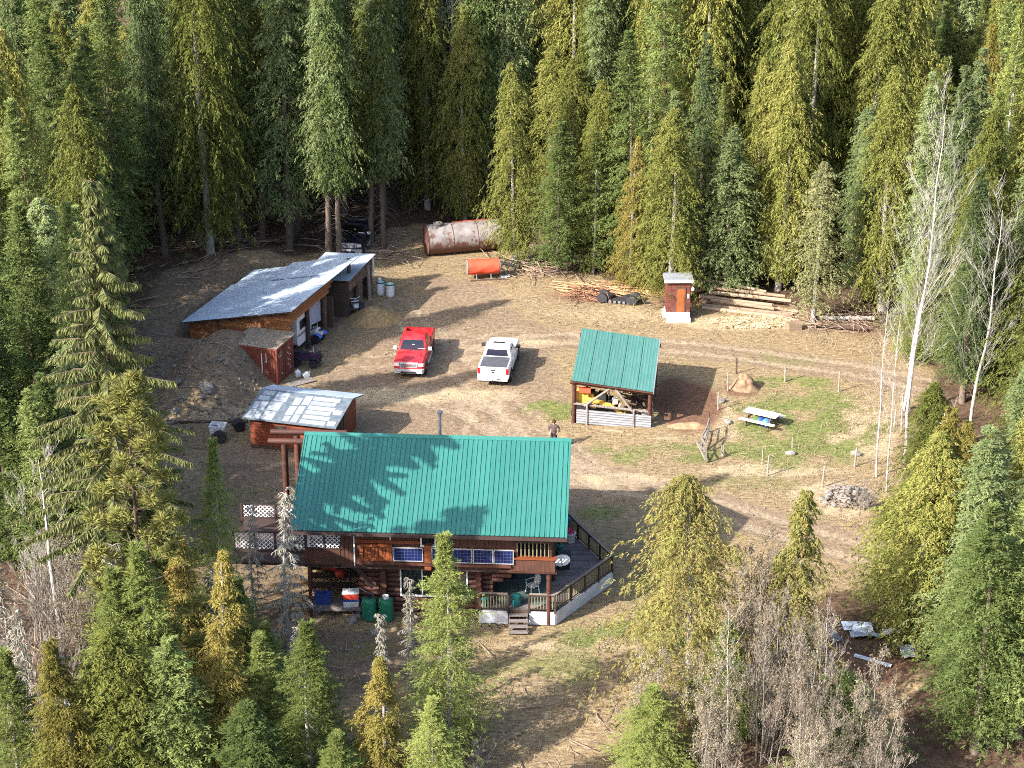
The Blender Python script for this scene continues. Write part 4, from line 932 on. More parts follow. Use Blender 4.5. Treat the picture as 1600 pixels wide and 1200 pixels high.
# corbels of stacked log ends by the patio
for k, L in enumerate((0.55, 0.95, 1.35)):
    mb = MB(); mb.tube([(9.62, 1.2, 2.22 + k * 0.24), (9.62 + L, 1.2, 2.22 + k * 0.24)], 0.125, 10); part('corbel_log', mb, M['log'], house, 50)
# balcony front (right) with board band, posts
mb = MB(); mb.b2((10.55, 0.55, 3.05), (12.72, 0.75, 3.72)); part('balcony_band', mb, M['siding'], house)
mb = MB(); mb.b2((10.5, 0.48, 3.725), (12.78, 0.80, 3.80)); part('balcony_ledge', mb, M['orange_wood'], house)
mb = MB(); mb.tube([(10.0, 0.68, 2.98), (12.8, 0.68, 2.98)], 0.10, 10); part('balcony_beam', mb, M['log'], house, 50)
bm_b = MB().b2((0, 0, 0), (0.05, 0.035, 0.74)).mesh('baluster', M['baluster'])
for k in range(9): link('baluster', bm_b, house, (10.85 + k * 0.19, 0.66, 3.81))
mb = MB(); mb.b2((10.78, 0.64, 4.55), (12.5, 0.72, 4.63)); part('balcony_rail', mb, M['rail_dark'], house)
for px_, py_, za, zb in ((12.5, 0.8, 3.0, 5.05), (12.42, 0.8, 0.05, 2.9), (12.5, 3.9, 0.05, 5.2), (10.8, 0.85, 3.8, 5.0)):
    mb = MB(); mb.tube([(px_, py_, za), (px_, py_, zb)], 0.13, 10); part('log_post', mb, M['log'], house, 50)
# left porch: slab, posts, pair of roof logs, lattice rails
mb = MB(); mb.b2((-3.3, 0.75, 2.9), (2.29, 7.0, 3.05)); part('porch_floor', mb, M['fascia'], house)
for px_, py_, zt in ((-1.22, 6.0, 7.0), (-0.80, 7.3, 6.9)):
    mb = MB(); mb.tube([(px_, py_, 0.0), (px_ + 0.03, py_, zt)], 0.16, 10); part('porch_post', mb, M['log'], house, 50)
for py_, zz, xa in ((6.0, 7.14, -2.0), (7.3, 7.06, -2.1)):
    mb = MB(); mb.tube([(xa, py_, zz), (1.8, py_, zz + 0.03)], 0.15, 10); part('porch_beam', mb, M['log'], house, 50)
def lattice(xa, xb, za, zb, y, par, t=0.028):
    """white crossed-slat panel in a thin frame"""
    mb = MB(); w_ = xb - xa; h_ = zb - za; st = 0.215
    for s, dy in ((1, 0.0), (-1, 0.012)):
        c = -h_
        while c < w_:
            # slat along direction (1, s): clip to the rectangle
            a0 = max(0, c); a1 = min(w_, c + h_)
            if a1 - a0 > 0.03:
                z0_ = (a0 - c); z1_ = (a1 - c)
                if s < 0: z0_, z1_ = h_ - z0_, h_ - z1_
                mb.beam((xa + a0, y + dy, za + z0_), (xa + a1, y + dy, za + z1_), 0.011, 0.042, up=(0, 1, 0)) if False else mb.add(
                    *slat((xa + a0, y + dy, za + z0_), (xa + a1, y + dy, za + z1_), 0.040, 0.010))
            c += st
    o = part('lattice_panel', mb, M['lattice'], par)
    return o
def slat(p, q, wd, tk):
    p = Vector(p); q = Vector(q); d = (q - p).normalized(); n_ = Vector((-d.z, 0, d.x)) * wd / 2; k = Vector((0, tk / 2, 0))
    vs = [p + n_ - k, p - n_ - k, q - n_ - k, q + n_ - k, p + n_ + k, p - n_ + k, q - n_ + k, q + n_ + k]
    return vs, [(0, 1, 2, 3), (7, 6, 5, 4), (0, 4, 5, 1), (1, 5, 6, 2), (2, 6, 7, 3), (3, 7, 4, 0)]
lattice(0.68, 1.46, 3.98, 4.78, 0.70, house); lattice(1.56, 2.28, 3.98, 4.78, 0.70, house)
rl = MB(); rl.b2((0.55, 0.66, 3.90), (2.3, 0.76, 3.965)); rl.b2((1.475, 0.66, 3.97), (1.545, 0.76, 4.9)); rl.b2((0.55, 0.66, 3.97), (0.665, 0.76, 5.0)); part('porch_rail', rl, M['fascia'], house)
mb = MB(); mb.b2((0.55, 0.70, 3.06), (2.28, 0.74, 3.89)); part('porch_skirt', mb, M['siding'], house)
for xa, xb in ((-3.0, -1.45), (-1.25, 0.25)): lattice(xa, xb, 4.0, 4.62, 3.75, house)
for xa, xb in ((-3.1, -2.2), (-2.1, -1.2), (-1.05, -0.2), (-0.1, 0.6)): lattice(xa, xb, 3.15, 4.05, 1.95, house)
rl = MB()
for xa in (-3.2, -2.15, -1.13, -0.15, 0.66): rl.b2((xa - 0.04, 1.9, 3.05), (xa + 0.04, 2.0, 4.16))
rl.b2((-3.2, 1.88, 4.07), (0.7, 2.02, 4.15)); rl.b2((-3.2, 1.88, 3.06), (0.7, 2.02, 3.13))
for xa in (-3.1, -1.35, 0.3): rl.b2((xa - 0.04, 3.7, 3.05), (xa + 0.04, 3.8, 4.7))
rl.b2((-3.1, 3.69, 3.9), (0.3, 3.81, 3.98)); part('porch_rail', rl, M['fascia'], house)
for xa, ya in ((-3.2, 0.9), (-3.2, 6.8), (0.7, 0.9), (0.7, 5.0)):
    mb = MB(); mb.b2((xa - 0.08, ya - 0.08, 0), (xa + 0.08, ya + 0.08, 2.89)); part('porch_post', mb, M['log'], house)
mb = MB(); mb.beam((2.95, 1.0, 2.85), (3.75, 1.3, 1.55), 0.06, 0.24); part('stair_stringer', mb, M['fascia'], house)
mb = MB(); mb.tube([(4.15, 1.25, 0.6), (3.7, 1.2, 1.2), (3.1, 1.2, 1.5)], 0.02, 6); part('fill_hose', mb, M['grey_plastic'], house)
# stove pipe on the back slope
mb = MB(); mb.lathe([(0.13, 0), (0.13, 0.12), (0.08, 0.16), (0.08, 1.35), (0.075, 1.36)], 14, (6.6, 7.0, 7.05))
mb.lathe([(0.05, 1.36), (0.15, 1.40), (0.15, 1.50), (0.05, 1.56)], 14, (6.6, 7.0, 7.05)); chim = part('stove_pipe', mb, M['grey_plastic'], house, 40)
mb = MB(); mb.lathe([(0.26, -0.22), (0.18, 0.02)], 14, (6.6, 7.0, 7.05)); part('flashing', mb, M['alu'], chim)

# ------------------------------------------------------------------ deck round the right corner
deck = thing('wooden_deck', 'weathered grey deck with dark railings and white skirting at the right house corner', 'deck', (2, 88, 0))
DZ = 0.8
def dk(mb): mb.v = [(x - 2, y - 88, z) for x, y, z in mb.v]; return mb
A_, B_, C_, D_, E_ = (-1.63, 85.33), (2.12, 85.12), (5.1, 89.3), (3.47, 92.8), (2.5, 95.2)
def right_x(y):
    for (xa, ya), (xb, yb) in ((B_, C_), (C_, D_), (D_, E_)):
        if ya <= y <= yb: return xa + (xb - xa) * (y - ya) / (yb - ya)
    return E_[0]
y = 85.36
while y < 95:
    y2_ = y + 0.135; ym = y + .07
    xl = -1.6 if ym < 86.0 else (-0.9 if ym < 90.6 else 2.28)
    if min(right_x(y), right_x(y2_)) > xl + 0.1:
        mb = MB(); z = DZ - 0.03
        mb.prism([(xl, y), (right_x(y) - 0.03, y), (right_x(y2_) - 0.03, y2_), (xl, y2_)], z, DZ + random.uniform(-0.003, 0.004)); part('floor_board', dk(mb), M['deck'], deck)
    y += 0.146
mb = MB(); mb.prism([(-1.58, 85.42), (2.08, 85.2), (5.0, 89.3), (3.4, 92.75), (2.4, 95.1), (2.3, 95.1), (2.3, 90.7), (-0.9, 90.7), (-0.9, 86.2), (-1.58, 86.1)], 0.6, 0.76); part('joists', dk(mb), M['oldwood'], deck)
def vboard(p, q, z0, z1, t=0.03):
    mb = MB(); mb.beam((p[0], p[1], (z0 + z1) / 2), (q[0], q[1], (z0 + z1) / 2), t, z1 - z0); return mb
def skirt(p, q, n_):
    for k in range(n_):
        a = [p[i] + (q[i] - p[i]) * (k + 0.006) / n_ for i in (0, 1)]; b = [p[i] + (q[i] - p[i]) * (k + 0.994) / n_ for i in (0, 1)]
        part('skirt_panel', dk(vboard(a, b, 0.05, DZ - 0.04)), M['skirt'], deck)
skirt(A_, (-0.2, 85.25), 1); skirt((0.82, 85.2), B_, 1); skirt((2.14, 85.13), C_, 4); skirt(C_, D_, 3); skirt(D_, E_, 2)
bal = MB().b2((-0.02, -0.02, 0), (0.02, 0.02, 0.70)).mesh('baluster', M['baluster'])
pst = MB().b2((-0.05, -0.05, 0), (0.05, 0.05, 1.02)).mesh('rail_post', M['rail_dark'])
def railing(p, q, nseg, ends=(True, True)):
    p = Vector((*p, 0)); q = Vector((*q, 0)); L = (q - p).length; d = (q - p) / L
    for k in range(nseg + 1):
        if (k == 0 and not ends[0]) or (k == nseg and not ends[1]): continue
        c = p + d * L * k / nseg; link('rail_post', pst, deck, (c.x - 2, c.y - 88, DZ - 0.12), (0, 0, math.atan2(d.y, d.x)))
    for k in range(nseg):
        a = p + d * (L * k / nseg + 0.055); b = p + d * (L * (k + 1) / nseg - 0.055)
        mb = MB(); mb.beam(a + Vector((0, 0, DZ + .82)), b + Vector((0, 0, DZ + .82)), 0.04, 0.07); mb.beam(a + Vector((0, 0, DZ + .10)), b + Vector((0, 0, DZ + .10)), 0.04, 0.05); part('rail', dk(mb), M['rail_dark'], deck)
        n_ = max(2, int((b - a).length / 0.13))
        for j in range(n_):
            c = a + (b - a) * (j + 0.5) / n_; link('baluster', bal, deck, (c.x - 2, c.y - 88, DZ + 0.12), (0, 0, math.atan2(d.y, d.x)))
    mb = MB(); mb.beam(p + Vector((0, 0, DZ + .925)), q + Vector((0, 0, DZ + .925)), 0.13, 0.04); part('top_rail', dk(mb), M['rail_top'], deck)
railing((A_[0] + .06, A_[1]), (-0.22, 85.25), 1); railing((0.84, 85.2), (B_[0] - .02, B_[1] + .03), 1); railing((B_[0] + .04, B_[1] + .12), (C_[0] - .04, C_[1] - .02), 4, (False, True)); railing((C_[0] - .06, C_[1] + .06), D_, 3, (False, True)); railing(D_, E_, 2, (False, True))
st = MB()
for k in range(4):
    mb = MB(); yb = 85.2 - 0.27 * k; zt = DZ - 0.16 * k - 0.14
    mb.b2((-0.16, yb - 0.27, zt - 0.045), (0.78, yb - 0.005, zt)); part('stair_tread', dk(mb), M['deck'], deck)
for xx in (-0.14, 0.73):
    mb = MB(); mb.beam((xx, 85.16, DZ - 0.27), (xx, 84.2, 0.06), 0.04, 0.2); part('stair_stringer', dk(mb), M['deck'], deck)
mb = MB(); mb.prism([(-0.75, 85.9), (1.85, 85.75), (1.9, 90.3), (-0.75, 90.4)], DZ + 0.006, DZ + 0.018)
tag(part('patio_carpet', mb, M['carpet'], None), 'grey-green carpet on the deck floor under the balcony', 'carpet')
for i, (x_, y_, s_) in enumerate(((-1.3, 84.95, .2), (-0.9, 84.92, .22), (-0.5, 84.9, .19))):
    mb = MB(); mb.tube([(x_ + s_ * math.cos(a), y_, 0.05 + s_ * 1.0 * math.sin(a)) for a in np.linspace(0, math.pi, 9)], 0.03, 6)
    tag(part('border_arch', mb, M['black'], None, 50), 'small dark arched edging piece leaning on the white skirting left of the steps', 'garden edging', 'arched edging left of the deck steps')

# things on the deck
def lathe_thing(name, label, cat, loc, prof, m, n=18, group=None):
    mb = MB(); mb.lathe(prof, n); o = part(name, mb, m, None, 40); o.location = loc; return tag(o, label, cat, group)
c_ = thing('plastic_chair', 'white plastic armchair on the patio beside the right log post', 'chair', (1.02, 87.0, DZ + .02), R(-60))
mb = MB(); mb.box((0, 0, 0.42), (0.5, 0.48, 0.035)); part('seat', mb, M['white'], c_)
mb = MB(); mb.loft([[(x * (1 + .06 * k), 0.22 + 0.12 * k - .05 * (1 - (x / .25) ** 2) * -1, 0.44 + 0.46 * k) for x in (-.25, -.12, 0, .12, .25)] for k in (0, .5, 1)], cap=False, closed=False)
part('backrest', mb, M['white'], c_)
for sx in (-1, 1):
    mb = MB(); mb.tube([(sx * .25, -.22, 0.42), (sx * .28, -.22, .64), (sx * .29, .05, .66), (sx * .27, .3, .66)], .022, 6); part('armrest', mb, M['white'], c_)
    for sy in (-1, 1):
        mb = MB(); mb.tube([(sx * .22, sy * .2, .41), (sx * .27, sy * .25, 0)], .025, 6); part('leg', mb, M['white'], c_)
lathe_thing('barrel', 'dark teal lidded bin at the top of the deck steps', 'bin', (0.22, 85.75, DZ + .02), [(.2, 0), (.22, .06), (.225, .5), (.21, .56), (.12, .6)], M['teal'])
lathe_thing('flower_pot', 'teal pot in the front left corner of the deck', 'pot', (-1.3, 85.75, DZ + .01), [(.13, 0), (.2, .32), (.22, .34), (.18, .35)], M['teal'])
t_ = thing('flower_pot', 'pale bucket of pink flowers by the far deck railing', 'pot', (3.02, 92.5, DZ)); mb = MB(); mb.lathe([(.24, 0), (.31, .5), (.33, .52), (.28, .53)], 18); part('bucket', mb, M['white'], t_, 40)
mb = MB()
for k in range(40):
    a, r_ = random.uniform(0, 6.3), random.uniform(0, .28); mb.box((r_ * math.cos(a), r_ * math.sin(a), .56 + random.uniform(0, .16)), (.1, .1, .05), (random.random(), random.random(), 0))
part('flowers', mb, M['pink'], t_, kind='stuff')
t_ = thing('barbecue', 'black covered barbecue behind the satellite dish', 'barbecue', (2.62, 89.6, DZ), R(10))
mb = MB(); mb.box((0, 0, .35), (.55, .5, .7)); part('cabinet', mb, M['black'], t_)
mb = MB(); mb.loft([[(x, .26 * math.cos(a), .72 + .27 * math.sin(a)) for a in np.linspace(0, math.pi, 9)] for x in (-.33, .33)]); part('lid', mb, M['black'], t_, 40)
t_ = thing('plastic_chair', 'blue folding chair at the back of the deck beside the flower bucket', 'chair', (2.72, 93.6, DZ), R(200))
mb = MB(); mb.box((0, 0, .42), (.5, .45, .05)); part('seat', mb, M['bluebright'], t_)
mb = MB(); mb.box((0, .24, .72), (.5, .05, .5), (R(-12), 0, 0)); part('backrest', mb, M['bluebright'], t_)
for sx in (-.22, .22):
    mb = MB(); mb.beam((sx, -.22, 0), (sx, .24, .5), .035); mb.beam((sx, .24, 0), (sx, -.22, .42), .035); part('leg', mb, M['black'], t_)
t_ = thing('plant_stand', 'dark potted plant standing behind the corner log post of the balcony', 'plant', (2.45, 91.3, DZ)); mb = MB(); mb.lathe([(.16, 0), (.22, .4), (.2, .42)], 14); part('pot', mb, M['teal'], t_, 40)
mb = MB()
for k in range(50):
    a = random.uniform(0, 6.3); q_ = random.random(); mb.box((q_ * .2 * math.cos(a), q_ * .2 * math.sin(a), .45 + random.random() * .6), (.14, .03, .05), (random.random() * 3, random.random() * 3, a))
part('leaves', mb, M['plant'], t_, kind='stuff')
t_ = thing('satellite_dish', 'white oval satellite dish tilted up at the right corner of the house', 'satellite dish', (2.42, 86.2, 0))
mb = MB(); mb.tube([(-.25, 0, 2.8), (0, -.1, 2.75), (0, -.12, 3.05)], .03, 8); part('mast', mb, M['grey_plastic'], t_)
dishrot = Euler((R(42), R(-10), 0)).to_matrix(); mb = MB(); rings = []
for q_ in (0.02, .2, .45, .7, .9, 1.0): rings.append([dishrot @ Vector((.42 * q_ * math.cos(a), .30 * q_ * math.sin(a), .16 * q_ * q_)) + Vector((0.02, -.18, 3.08)) for a in np.linspace(0, 2 * math.pi, 28, endpoint=False)])
mb.loft(rings, cap=True); part('reflector', mb, M['white'], t_, 50)
mb = MB(); tip = dishrot @ Vector((0, -.1, .5)) + Vector((0.02, -.18, 3.08)); mb.tube([dishrot @ Vector((0, -.29, .15)) + Vector((0.02, -.18, 3.08)), tip], .014, 6); mb.box(tip, (.07, .07, .1)); part('feed_arm', mb, M['grey_plastic'], t_)
t_ = thing('patio_table', 'dark cluttered table in the shade of the patio recess', 'table', (-0.25, 87.3, DZ + .02), R(4))
mb = MB(); mb.box((0, 0, .72), (.9, .7, .05)); part('tabletop', mb, M['black'], t_)
for sx in (-.38, .38):
    for sy in (-.28, .28): mb = MB(); mb.box((sx, sy, .35), (.05, .05, .7)); part('leg', mb, M['black'], t_)
lathe_thing('metal_bowl', 'grey metal bowl on the dark patio table', 'bowl', (-0.35, 87.2, DZ + .77), [(.1, 0), (.2, .12), (.22, .13), (.19, .13)], M['steel'])

# left of the house front: gas tanks, coolers, junk under the porch
def gas_tank(x_, y_, label, cap):
    t_ = thing('propane_tank', label, 'gas tank', (x_, y_, 0), 0, 'green gas tanks at the house front')
    mb = MB(); mb.lathe([(.28, 0.02), (.36, .10), (.37, .22), (.37, 1.02), (.34, 1.14), (.24, 1.22), (.1, 1.25)], 24); part('body', mb, M['green_tank'], t_, 40)
    mb = MB(); mb.lathe([(.16, 1.2), (.16, 1.36), (.13, 1.36), (.13, 1.25)], 16); part('collar', mb, M['black'] if not cap else M['white'], t_, 40)
gas_tank(-7.02, 85.75, 'left green upright gas tank with a dark valve collar', 0)
gas_tank(-6.18, 85.70, 'right green upright gas tank with a white valve cap', 1)
tag(o_ := part('low_platform', MB().b2((-9.9, 86.0, 0.32), (-7.45, 87.2, 0.42)).b2((-9.8, 86.1, 0), (-9.6, 86.3, 0.32)).b2((-7.7, 86.1, 0), (-7.5, 86.3, .32)).b2((-9.8, 86.9, 0), (-9.6, 87.1, .32)).b2((-7.7, 86.9, 0), (-7.5, 87.1, .32)), M['deck'], None), 'low grey wooden platform carrying coolers under the porch', 'platform')
def cooler(x_, y_, z_, body, lid, label, wv=False):
    t_ = thing('cooler', label, 'cooler', (x_, y_, z_), R(3), 'coolers stacked on the low platform')
    mb = MB(); mb.loft([[(sx * w_, sy * d_, z) for sx, sy in ((-1, -1), (1, -1), (1, 1), (-1, 1))] for z, w_, d_ in ((0, .36, .22), (.32, .40, .25))]); part('body', mb, body, t_)
    mb = MB(); mb.b2((-.41, -.26, .322), (.41, .26, .40)); part('lid', mb, lid, t_)
    mb = MB(); mb.tube([(-.41, -.1, .28), (-.46, -.1, .22), (-.46, .1, .22), (-.41, .1, .28)], .015, 5); part('handle', mb, lid, t_)
cooler(-7.95, 86.45, 0.42, M['white'], M['blue'], 'white cooler with a blue lid, lower one of the stack')
cooler(-7.95, 86.47, 0.825, M['red'], M['white'], 'red cooler with a white lid, on top of the stack')
t_ = thing('plastic_crate', 'blue tote box at the left end of the low platform', 'crate', (-9.35, 86.7, 0.42)); mb = MB(); mb.loft([[(sx * w_, sy * w_ * .7, z) for sx, sy in ((-1, -1), (1, -1), (1, 1), (-1, 1))] for z, w_ in ((0, .34), (.45, .4))]); part('box', mb, M['blue'], t_); mb = MB(); mb.box((0, 0, .48), (.86, .62, .05)); part('lid', mb, M['blue'], t_)
for i, (x_, y_, z_, r_, m_) in enumerate(((-9.3, 88.0, 1.9, .30, 'red'), (-8.95, 88.1, 1.75, .28, 'red'), (-9.6, 88.2, 2.05, .26, 'red'), (-8.6, 88.0, 1.35, .26, 'red'))):
    mb = MB(); mb.lathe([(.05, -r_), (r_ * .8, -r_ * .6), (r_, 0), (r_ * .8, r_ * .6), (.05, r_)], 12); o = part('float_buoy', mb, M[m_], None, 50); o.location = (x_, y_, z_)
    tag(o, 'round red float hanging in the dark space under the porch', 'float', 'red floats under the porch')
t_ = thing('storage_shelf', 'dark shelf rack holding the red floats under the porch', 'shelf', (-9.1, 88.3, 0))
for z_ in (.5, 1.05, 1.55): mb = MB(); mb.b2((-1, -.3, z_), (1, .3, z_ + .04)); part('shelf', mb, M['oldwood'], t_)
for sx in (-.97, .97):
    for sy in (-.27, .27): mb = MB(); mb.b2((sx - .03, sy - .03, 0), (sx + .03, sy + .03, 2.2)); part('post', mb, M['oldwood'], t_)
for i, (x_, y_, s_, lb) in enumerate(((-8.5, 85.15, .28, 'pale grey rock left of the green gas tanks'), (-7.75, 84.4, .3, 'flat white rock in front of the left gas tank'))):
    pass

# ------------------------------------------------------------------ patchwork-roof shed
ps = thing('tool_shed', 'red-orange board shed with a patchwork grey metal roof behind the house', 'shed', (-15.25, 105.95, 0), math.atan2(-1.4, 5.3))
mb = MB(); L_, D0 = 5.0, 4.3
zf, zr, zb_, yr = 1.95, 2.42, 1.92, 2.75
mb.loft([[(x, y, z) for y, z in ((0, 0), (0, zf), (yr, zr), (D0, zb_), (D0, 0))] for x in (0, L_)]); body = part('wall', mb, M['redshed'], ps)
for k in range(9):
    mb = MB(); mb.b2((-.02, -.03, .22 + k * .19), (L_ + .02, -.004, .22 + k * .19 + .175)); part('board', mb, M['redshed'], body)
mb = MB(); mb.b2((-.05, -.035, 0), (L_ + .05, -.003, .2)); part('base_board', mb, M['oldwood'], ps)
mb = MB(); mb.b2((L_ + .004, .9, .1), (L_ + .03, 1.75, 1.75)); part('door', mb, M['dark'], ps)
mb = MB(); mb.b2((L_ + .004, 2.0, 0), (L_ + .05, 2.45, 2.2)); part('corner_board', mb, M['oldwood'], ps)
mb = MB(); mb.loft([[(x, -.35, zf - .02), (x, yr, zr + .07), (x, D0 + .35, zb_ + 0.03), (x, D0 + .35, zb_ + .10), (x, yr, zr + .15), (x, -.35, zf + .05)] for x in (-.35, L_ + .4)])
sroof = part('roof', mb, M['patch_dark'], ps)
fs = math.atan2(zr + .15 - zf - .05, yr + .35); fl = math.hypot(zr + .1 - zf, yr + .35); rp = random.Random(3)
def patch(xa, xb, ya, yb_, h=0.012):
    mb = MB(); mb.b2((0, 0, 0), (xb - xa, yb_ - ya, h)); o = part('roof_sheet', mb, M['patch'], sroof)
    o.location = (xa, -.35 + ya * math.cos(fs), zf + .052 + ya * math.sin(fs)); o.rotation_euler = (fs, 0, 0); o.rotation_euler.rotate_axis('Z', rp.uniform(-.012, .012))
W2 = L_ + .75
for xa, xb, ya, yb_ in [(.12, .55, .1, 1.0), (.6, 1.0, .1, .9), (.15, .5, 1.1, 1.8), (.55, .95, 1.0, 1.9), (.2, .9, 2.0, 2.45), (.3, 1.0, 2.55, 3.0), (1.1, 1.8, .1, .95), (1.1, 1.85, 1.05, 1.95), (1.15, 1.95, 2.05, 2.95),
                        (2.35, 2.8, .8, 1.7), (2.4, 2.85, 1.85, 2.6), (2.4, 2.8, .12, .68), (2.9, 3.3, .12, .9), (2.9, 3.3, 1.0, 1.8), (2.95, 3.4, 1.95, 2.9)] + [(3.45, 5.0 + .1 * (k % 2), .12 + k * .48, .12 + k * .48 + .38) for k in range(6)] + [(5.1, 5.6, .15, .6), (5.1, 5.6, 1.3, 1.75)]:
    patch(xa - .35, xb - .35, ya, yb_)
mb = MB(); mb.loft([[(x, yr - .02, zr + .16), (x, D0 + .36, zb_ + .105), (x, D0 + .36, zb_ + .125), (x, yr - .02, zr + .18)] for x in (-.36, L_ + .42)]); part('back_roof_sheet', mb, M['shed_roof'], sroof)
mb = MB(); mb.b2((1.6, -.06, 1.2), (2.2, -.035, 1.6)); part('vent', mb, M['dark'], ps)

# ------------------------------------------------------------------ shipping container in the bank
ct = thing('shipping_container', 'rusty red shipping container half buried in the earth bank, its doors facing the yard', 'container', (CC[0], CC[1], 0), math.atan2(-CA[1], -CA[0]) )
# local: -x runs into the bank, +y along the door end
LZ, LW, LH = 4.5, 2.40, 2.42
mb = MB(); mb.b2((-LZ, 0.04, 0.05), (-0.06, LW - 0.04, LH - 0.03)); cb = part('box', mb, M['container'], ct)
def corrug(n_, L, H, t=0.045):
    prof = []; 
    for k in range(n_):
        a = L * k / n_; s_ = L / n_; prof += [(a, 0), (a + s_ * .3, 0), (a + s_ * .5, -t), (a + s_ * .8, -t)]
    prof += [(L, 0)]; m_ = MB(); k = len(prof)
    m_.add([(-x, y, z) for z in (.16, H - .12) for x, y in prof], [(i, i + 1, k + i + 1, k + i) for i in range(k - 1)]); return m_
part('side_panel', corrug(21, LZ - .1, LH), M['container'], ct, loc=(-.05, .035, 0))
fr_ = MB()
for lo, hi in (((-LZ, -.03, LH - .11), (0, .06, LH)), ((-LZ, -.03, .03), (0, .06, .15)), ((-.1, -.035, .03), (.012, .1, LH + .005)), ((-.1, LW - .1, .03), (.012, LW + .02, LH + .005)), ((-.09, .1, LH - .11), (.006, LW - .1, LH - .002)), ((-.09, .1, .04), (.006, LW - .1, .16))): fr_.b2(lo, hi)
part('frame', fr_, M['container'], ct)
for s_ in (0, 1):
    d_ = MB(); d_.b2((-.055, .11 + s_ * 1.1, .17), (-.02, 1.19 + s_ * 1.1, LH - .12)); dd = part('door', d_, M['container'], ct)
    for k in range(2):
        b_ = MB(); yy_ = .35 + s_ * 1.1 + k * .6; b_.tube([(.0, yy_, .12), (.0, yy_, LH - .08)], .022, 6); part('lock_rod', b_, M['container'], dd)
    for k in range(5):
        b_ = MB(); b_.b2((-.02, .13 + s_ * 1.1, .3 + k * .42), (-.004, 1.17 + s_ * 1.1, .42 + k * .42)); part('door_rib', b_, M['container'], dd)
mb = MB(); mb.b2((-.018, 1.175, .17), (-.004, 1.225, LH - .12)); part('door_seal', mb, M['black'], ct)
# stencilled lettering and emblem on side and doors
def stroke(pts, wd, par, axis, name='lettering', m=None):
    mb = MB()
    for (a, b), (c, d) in zip(pts[:-1], pts[1:]):
        P = (a, -.052, b) if axis == 's' else (.012, a, b); Q = (c, -.052, d) if axis == 's' else (.012, c, d)
        mb.beam(P, Q, wd if axis == 'd' else .006, .006 if axis == 'd' else wd, up=(1, 0, 0) if axis == 'd' else (0, 0, 1)) if abs(Q[2] - P[2]) < 1e-6 else mb.beam(P, Q, .006 if axis == 's' else wd, wd if axis == 's' else .006, up=(0, 1, 0) if axis == 's' else (1, 0, 0))
    return part(name, mb, m or M['white'], par)
def flat_stroke(pts, wd, plane, off, par, name='lettering', m=None):
    """flat ribbon of paint: plane 's' is the side (x,z), 'd' the door end (y,z)"""
    mb = MB(); n_ = len(pts)
    L = []; Rr = []
    for i, (a, b) in enumerate(pts):
        a0, b0 = pts[max(0, i - 1)]; a1, b1 = pts[min(n_ - 1, i + 1)]; dx, dz = a1 - a0, b1 - b0; q = math.hypot(dx, dz) or 1
        L.append((a - dz / q * wd / 2, b + dx / q * wd / 2)); Rr.append((a + dz / q * wd / 2, b - dx / q * wd / 2))
    for off_ in (off, off + .004):
        pass
    to3 = (lambda p, o: (p[0], -o, p[1])) if plane == 's' else (lambda p, o: (o, p[0], p[1]))
    mb.loft([[to3(l, off), to3(r, off), to3(r, off + .005), to3(l, off + .005)] for l, r in zip(L, Rr)])
    return part(name, mb, m or M['white'], par)
flat_stroke([(-1.02, 2.05), (-1.02, .75), (-.98, .58), (-.88, .45), (-.74, .38)], .06, 's', .048, ct, 'painted_hook')
flat_stroke([(-.72, 2.1), (-.72, 1.45)], .05, 's', .048, ct, 'painted_bar')
ring = [(-.70 + .13 * math.cos(a), .82 + .2 * math.sin(a)) for a in np.linspace(0, 2 * math.pi, 17)]
flat_stroke(ring, .06, 's', .054, ct, 'painted_ring', M['machinery_red'])
flat_stroke([(-.70, .88), (-.70, .76)], .06, 's', .048, ct, 'painted_dot')
flat_stroke([(.62, 2.06), (.62, 1.83), (.34, 1.74)], .07, 'd', .001, ct)
flat_stroke([(.28, 1.93), (.22, 1.88)], .05, 'd', .001, ct)
for k in range(11):
    y_ = 1.45 + .2 * (k % 3); z_ = 2.05 - .13 * (k // 1); flat_stroke([(y_, z_), (y_ + .12 + .06 * (k % 2), z_)], .05, 'd', .001, ct, 'data_text')
flat_stroke([(.65, .55), (.72, .62)], .10, 'd', .001, ct, 'data_plate'); flat_stroke([(1.9, .5), (2.0, .55)], .08, 'd', .001, ct, 'data_plate')
# gravelly dirt lying on the container roof
gx = np.linspace(-3.9, .0, 30); gy = np.linspace(-.02, LW + .6, 18); GX, GY = np.meshgrid(gx, gy)
GZ = LH + .015 + .10 * fbm(GX * 1.0 + 9, GY, .7, 5) * np.clip((-GX) / .5, 0.1, 1) * np.clip((GY + .05) / .3, .1, 1) - .6 * np.clip((-GX - 3.2) / .7, 0, 1)
ii = np.arange(GX.size).reshape(GX.shape); qq = np.stack([ii[:-1, :-1], ii[:-1, 1:], ii[1:, 1:], ii[1:, :-1]], -1).reshape(-1, 4)
M['gravel'] = mat('grey_gravel', (0.115, 0.088, 0.062), (0.25, 0.205, 0.15), 7, 1.0, bump=0.9, detail=9)
o = link('dirt_cover', mesh_np('dirt_cover', np.stack([GX.ravel(), GY.ravel(), GZ.ravel()], 1), qq, M['gravel'], smooth=True), ct, kind='stuff')

# ------------------------------------------------------------------ open machine shed
ax = math.atan2(-0.318, 0.948)
ms = thing('open_shed', 'long open-fronted timber shed with a sloping grey metal roof and orange boards', 'shed', (-14.1, 118.7, 0), ax)
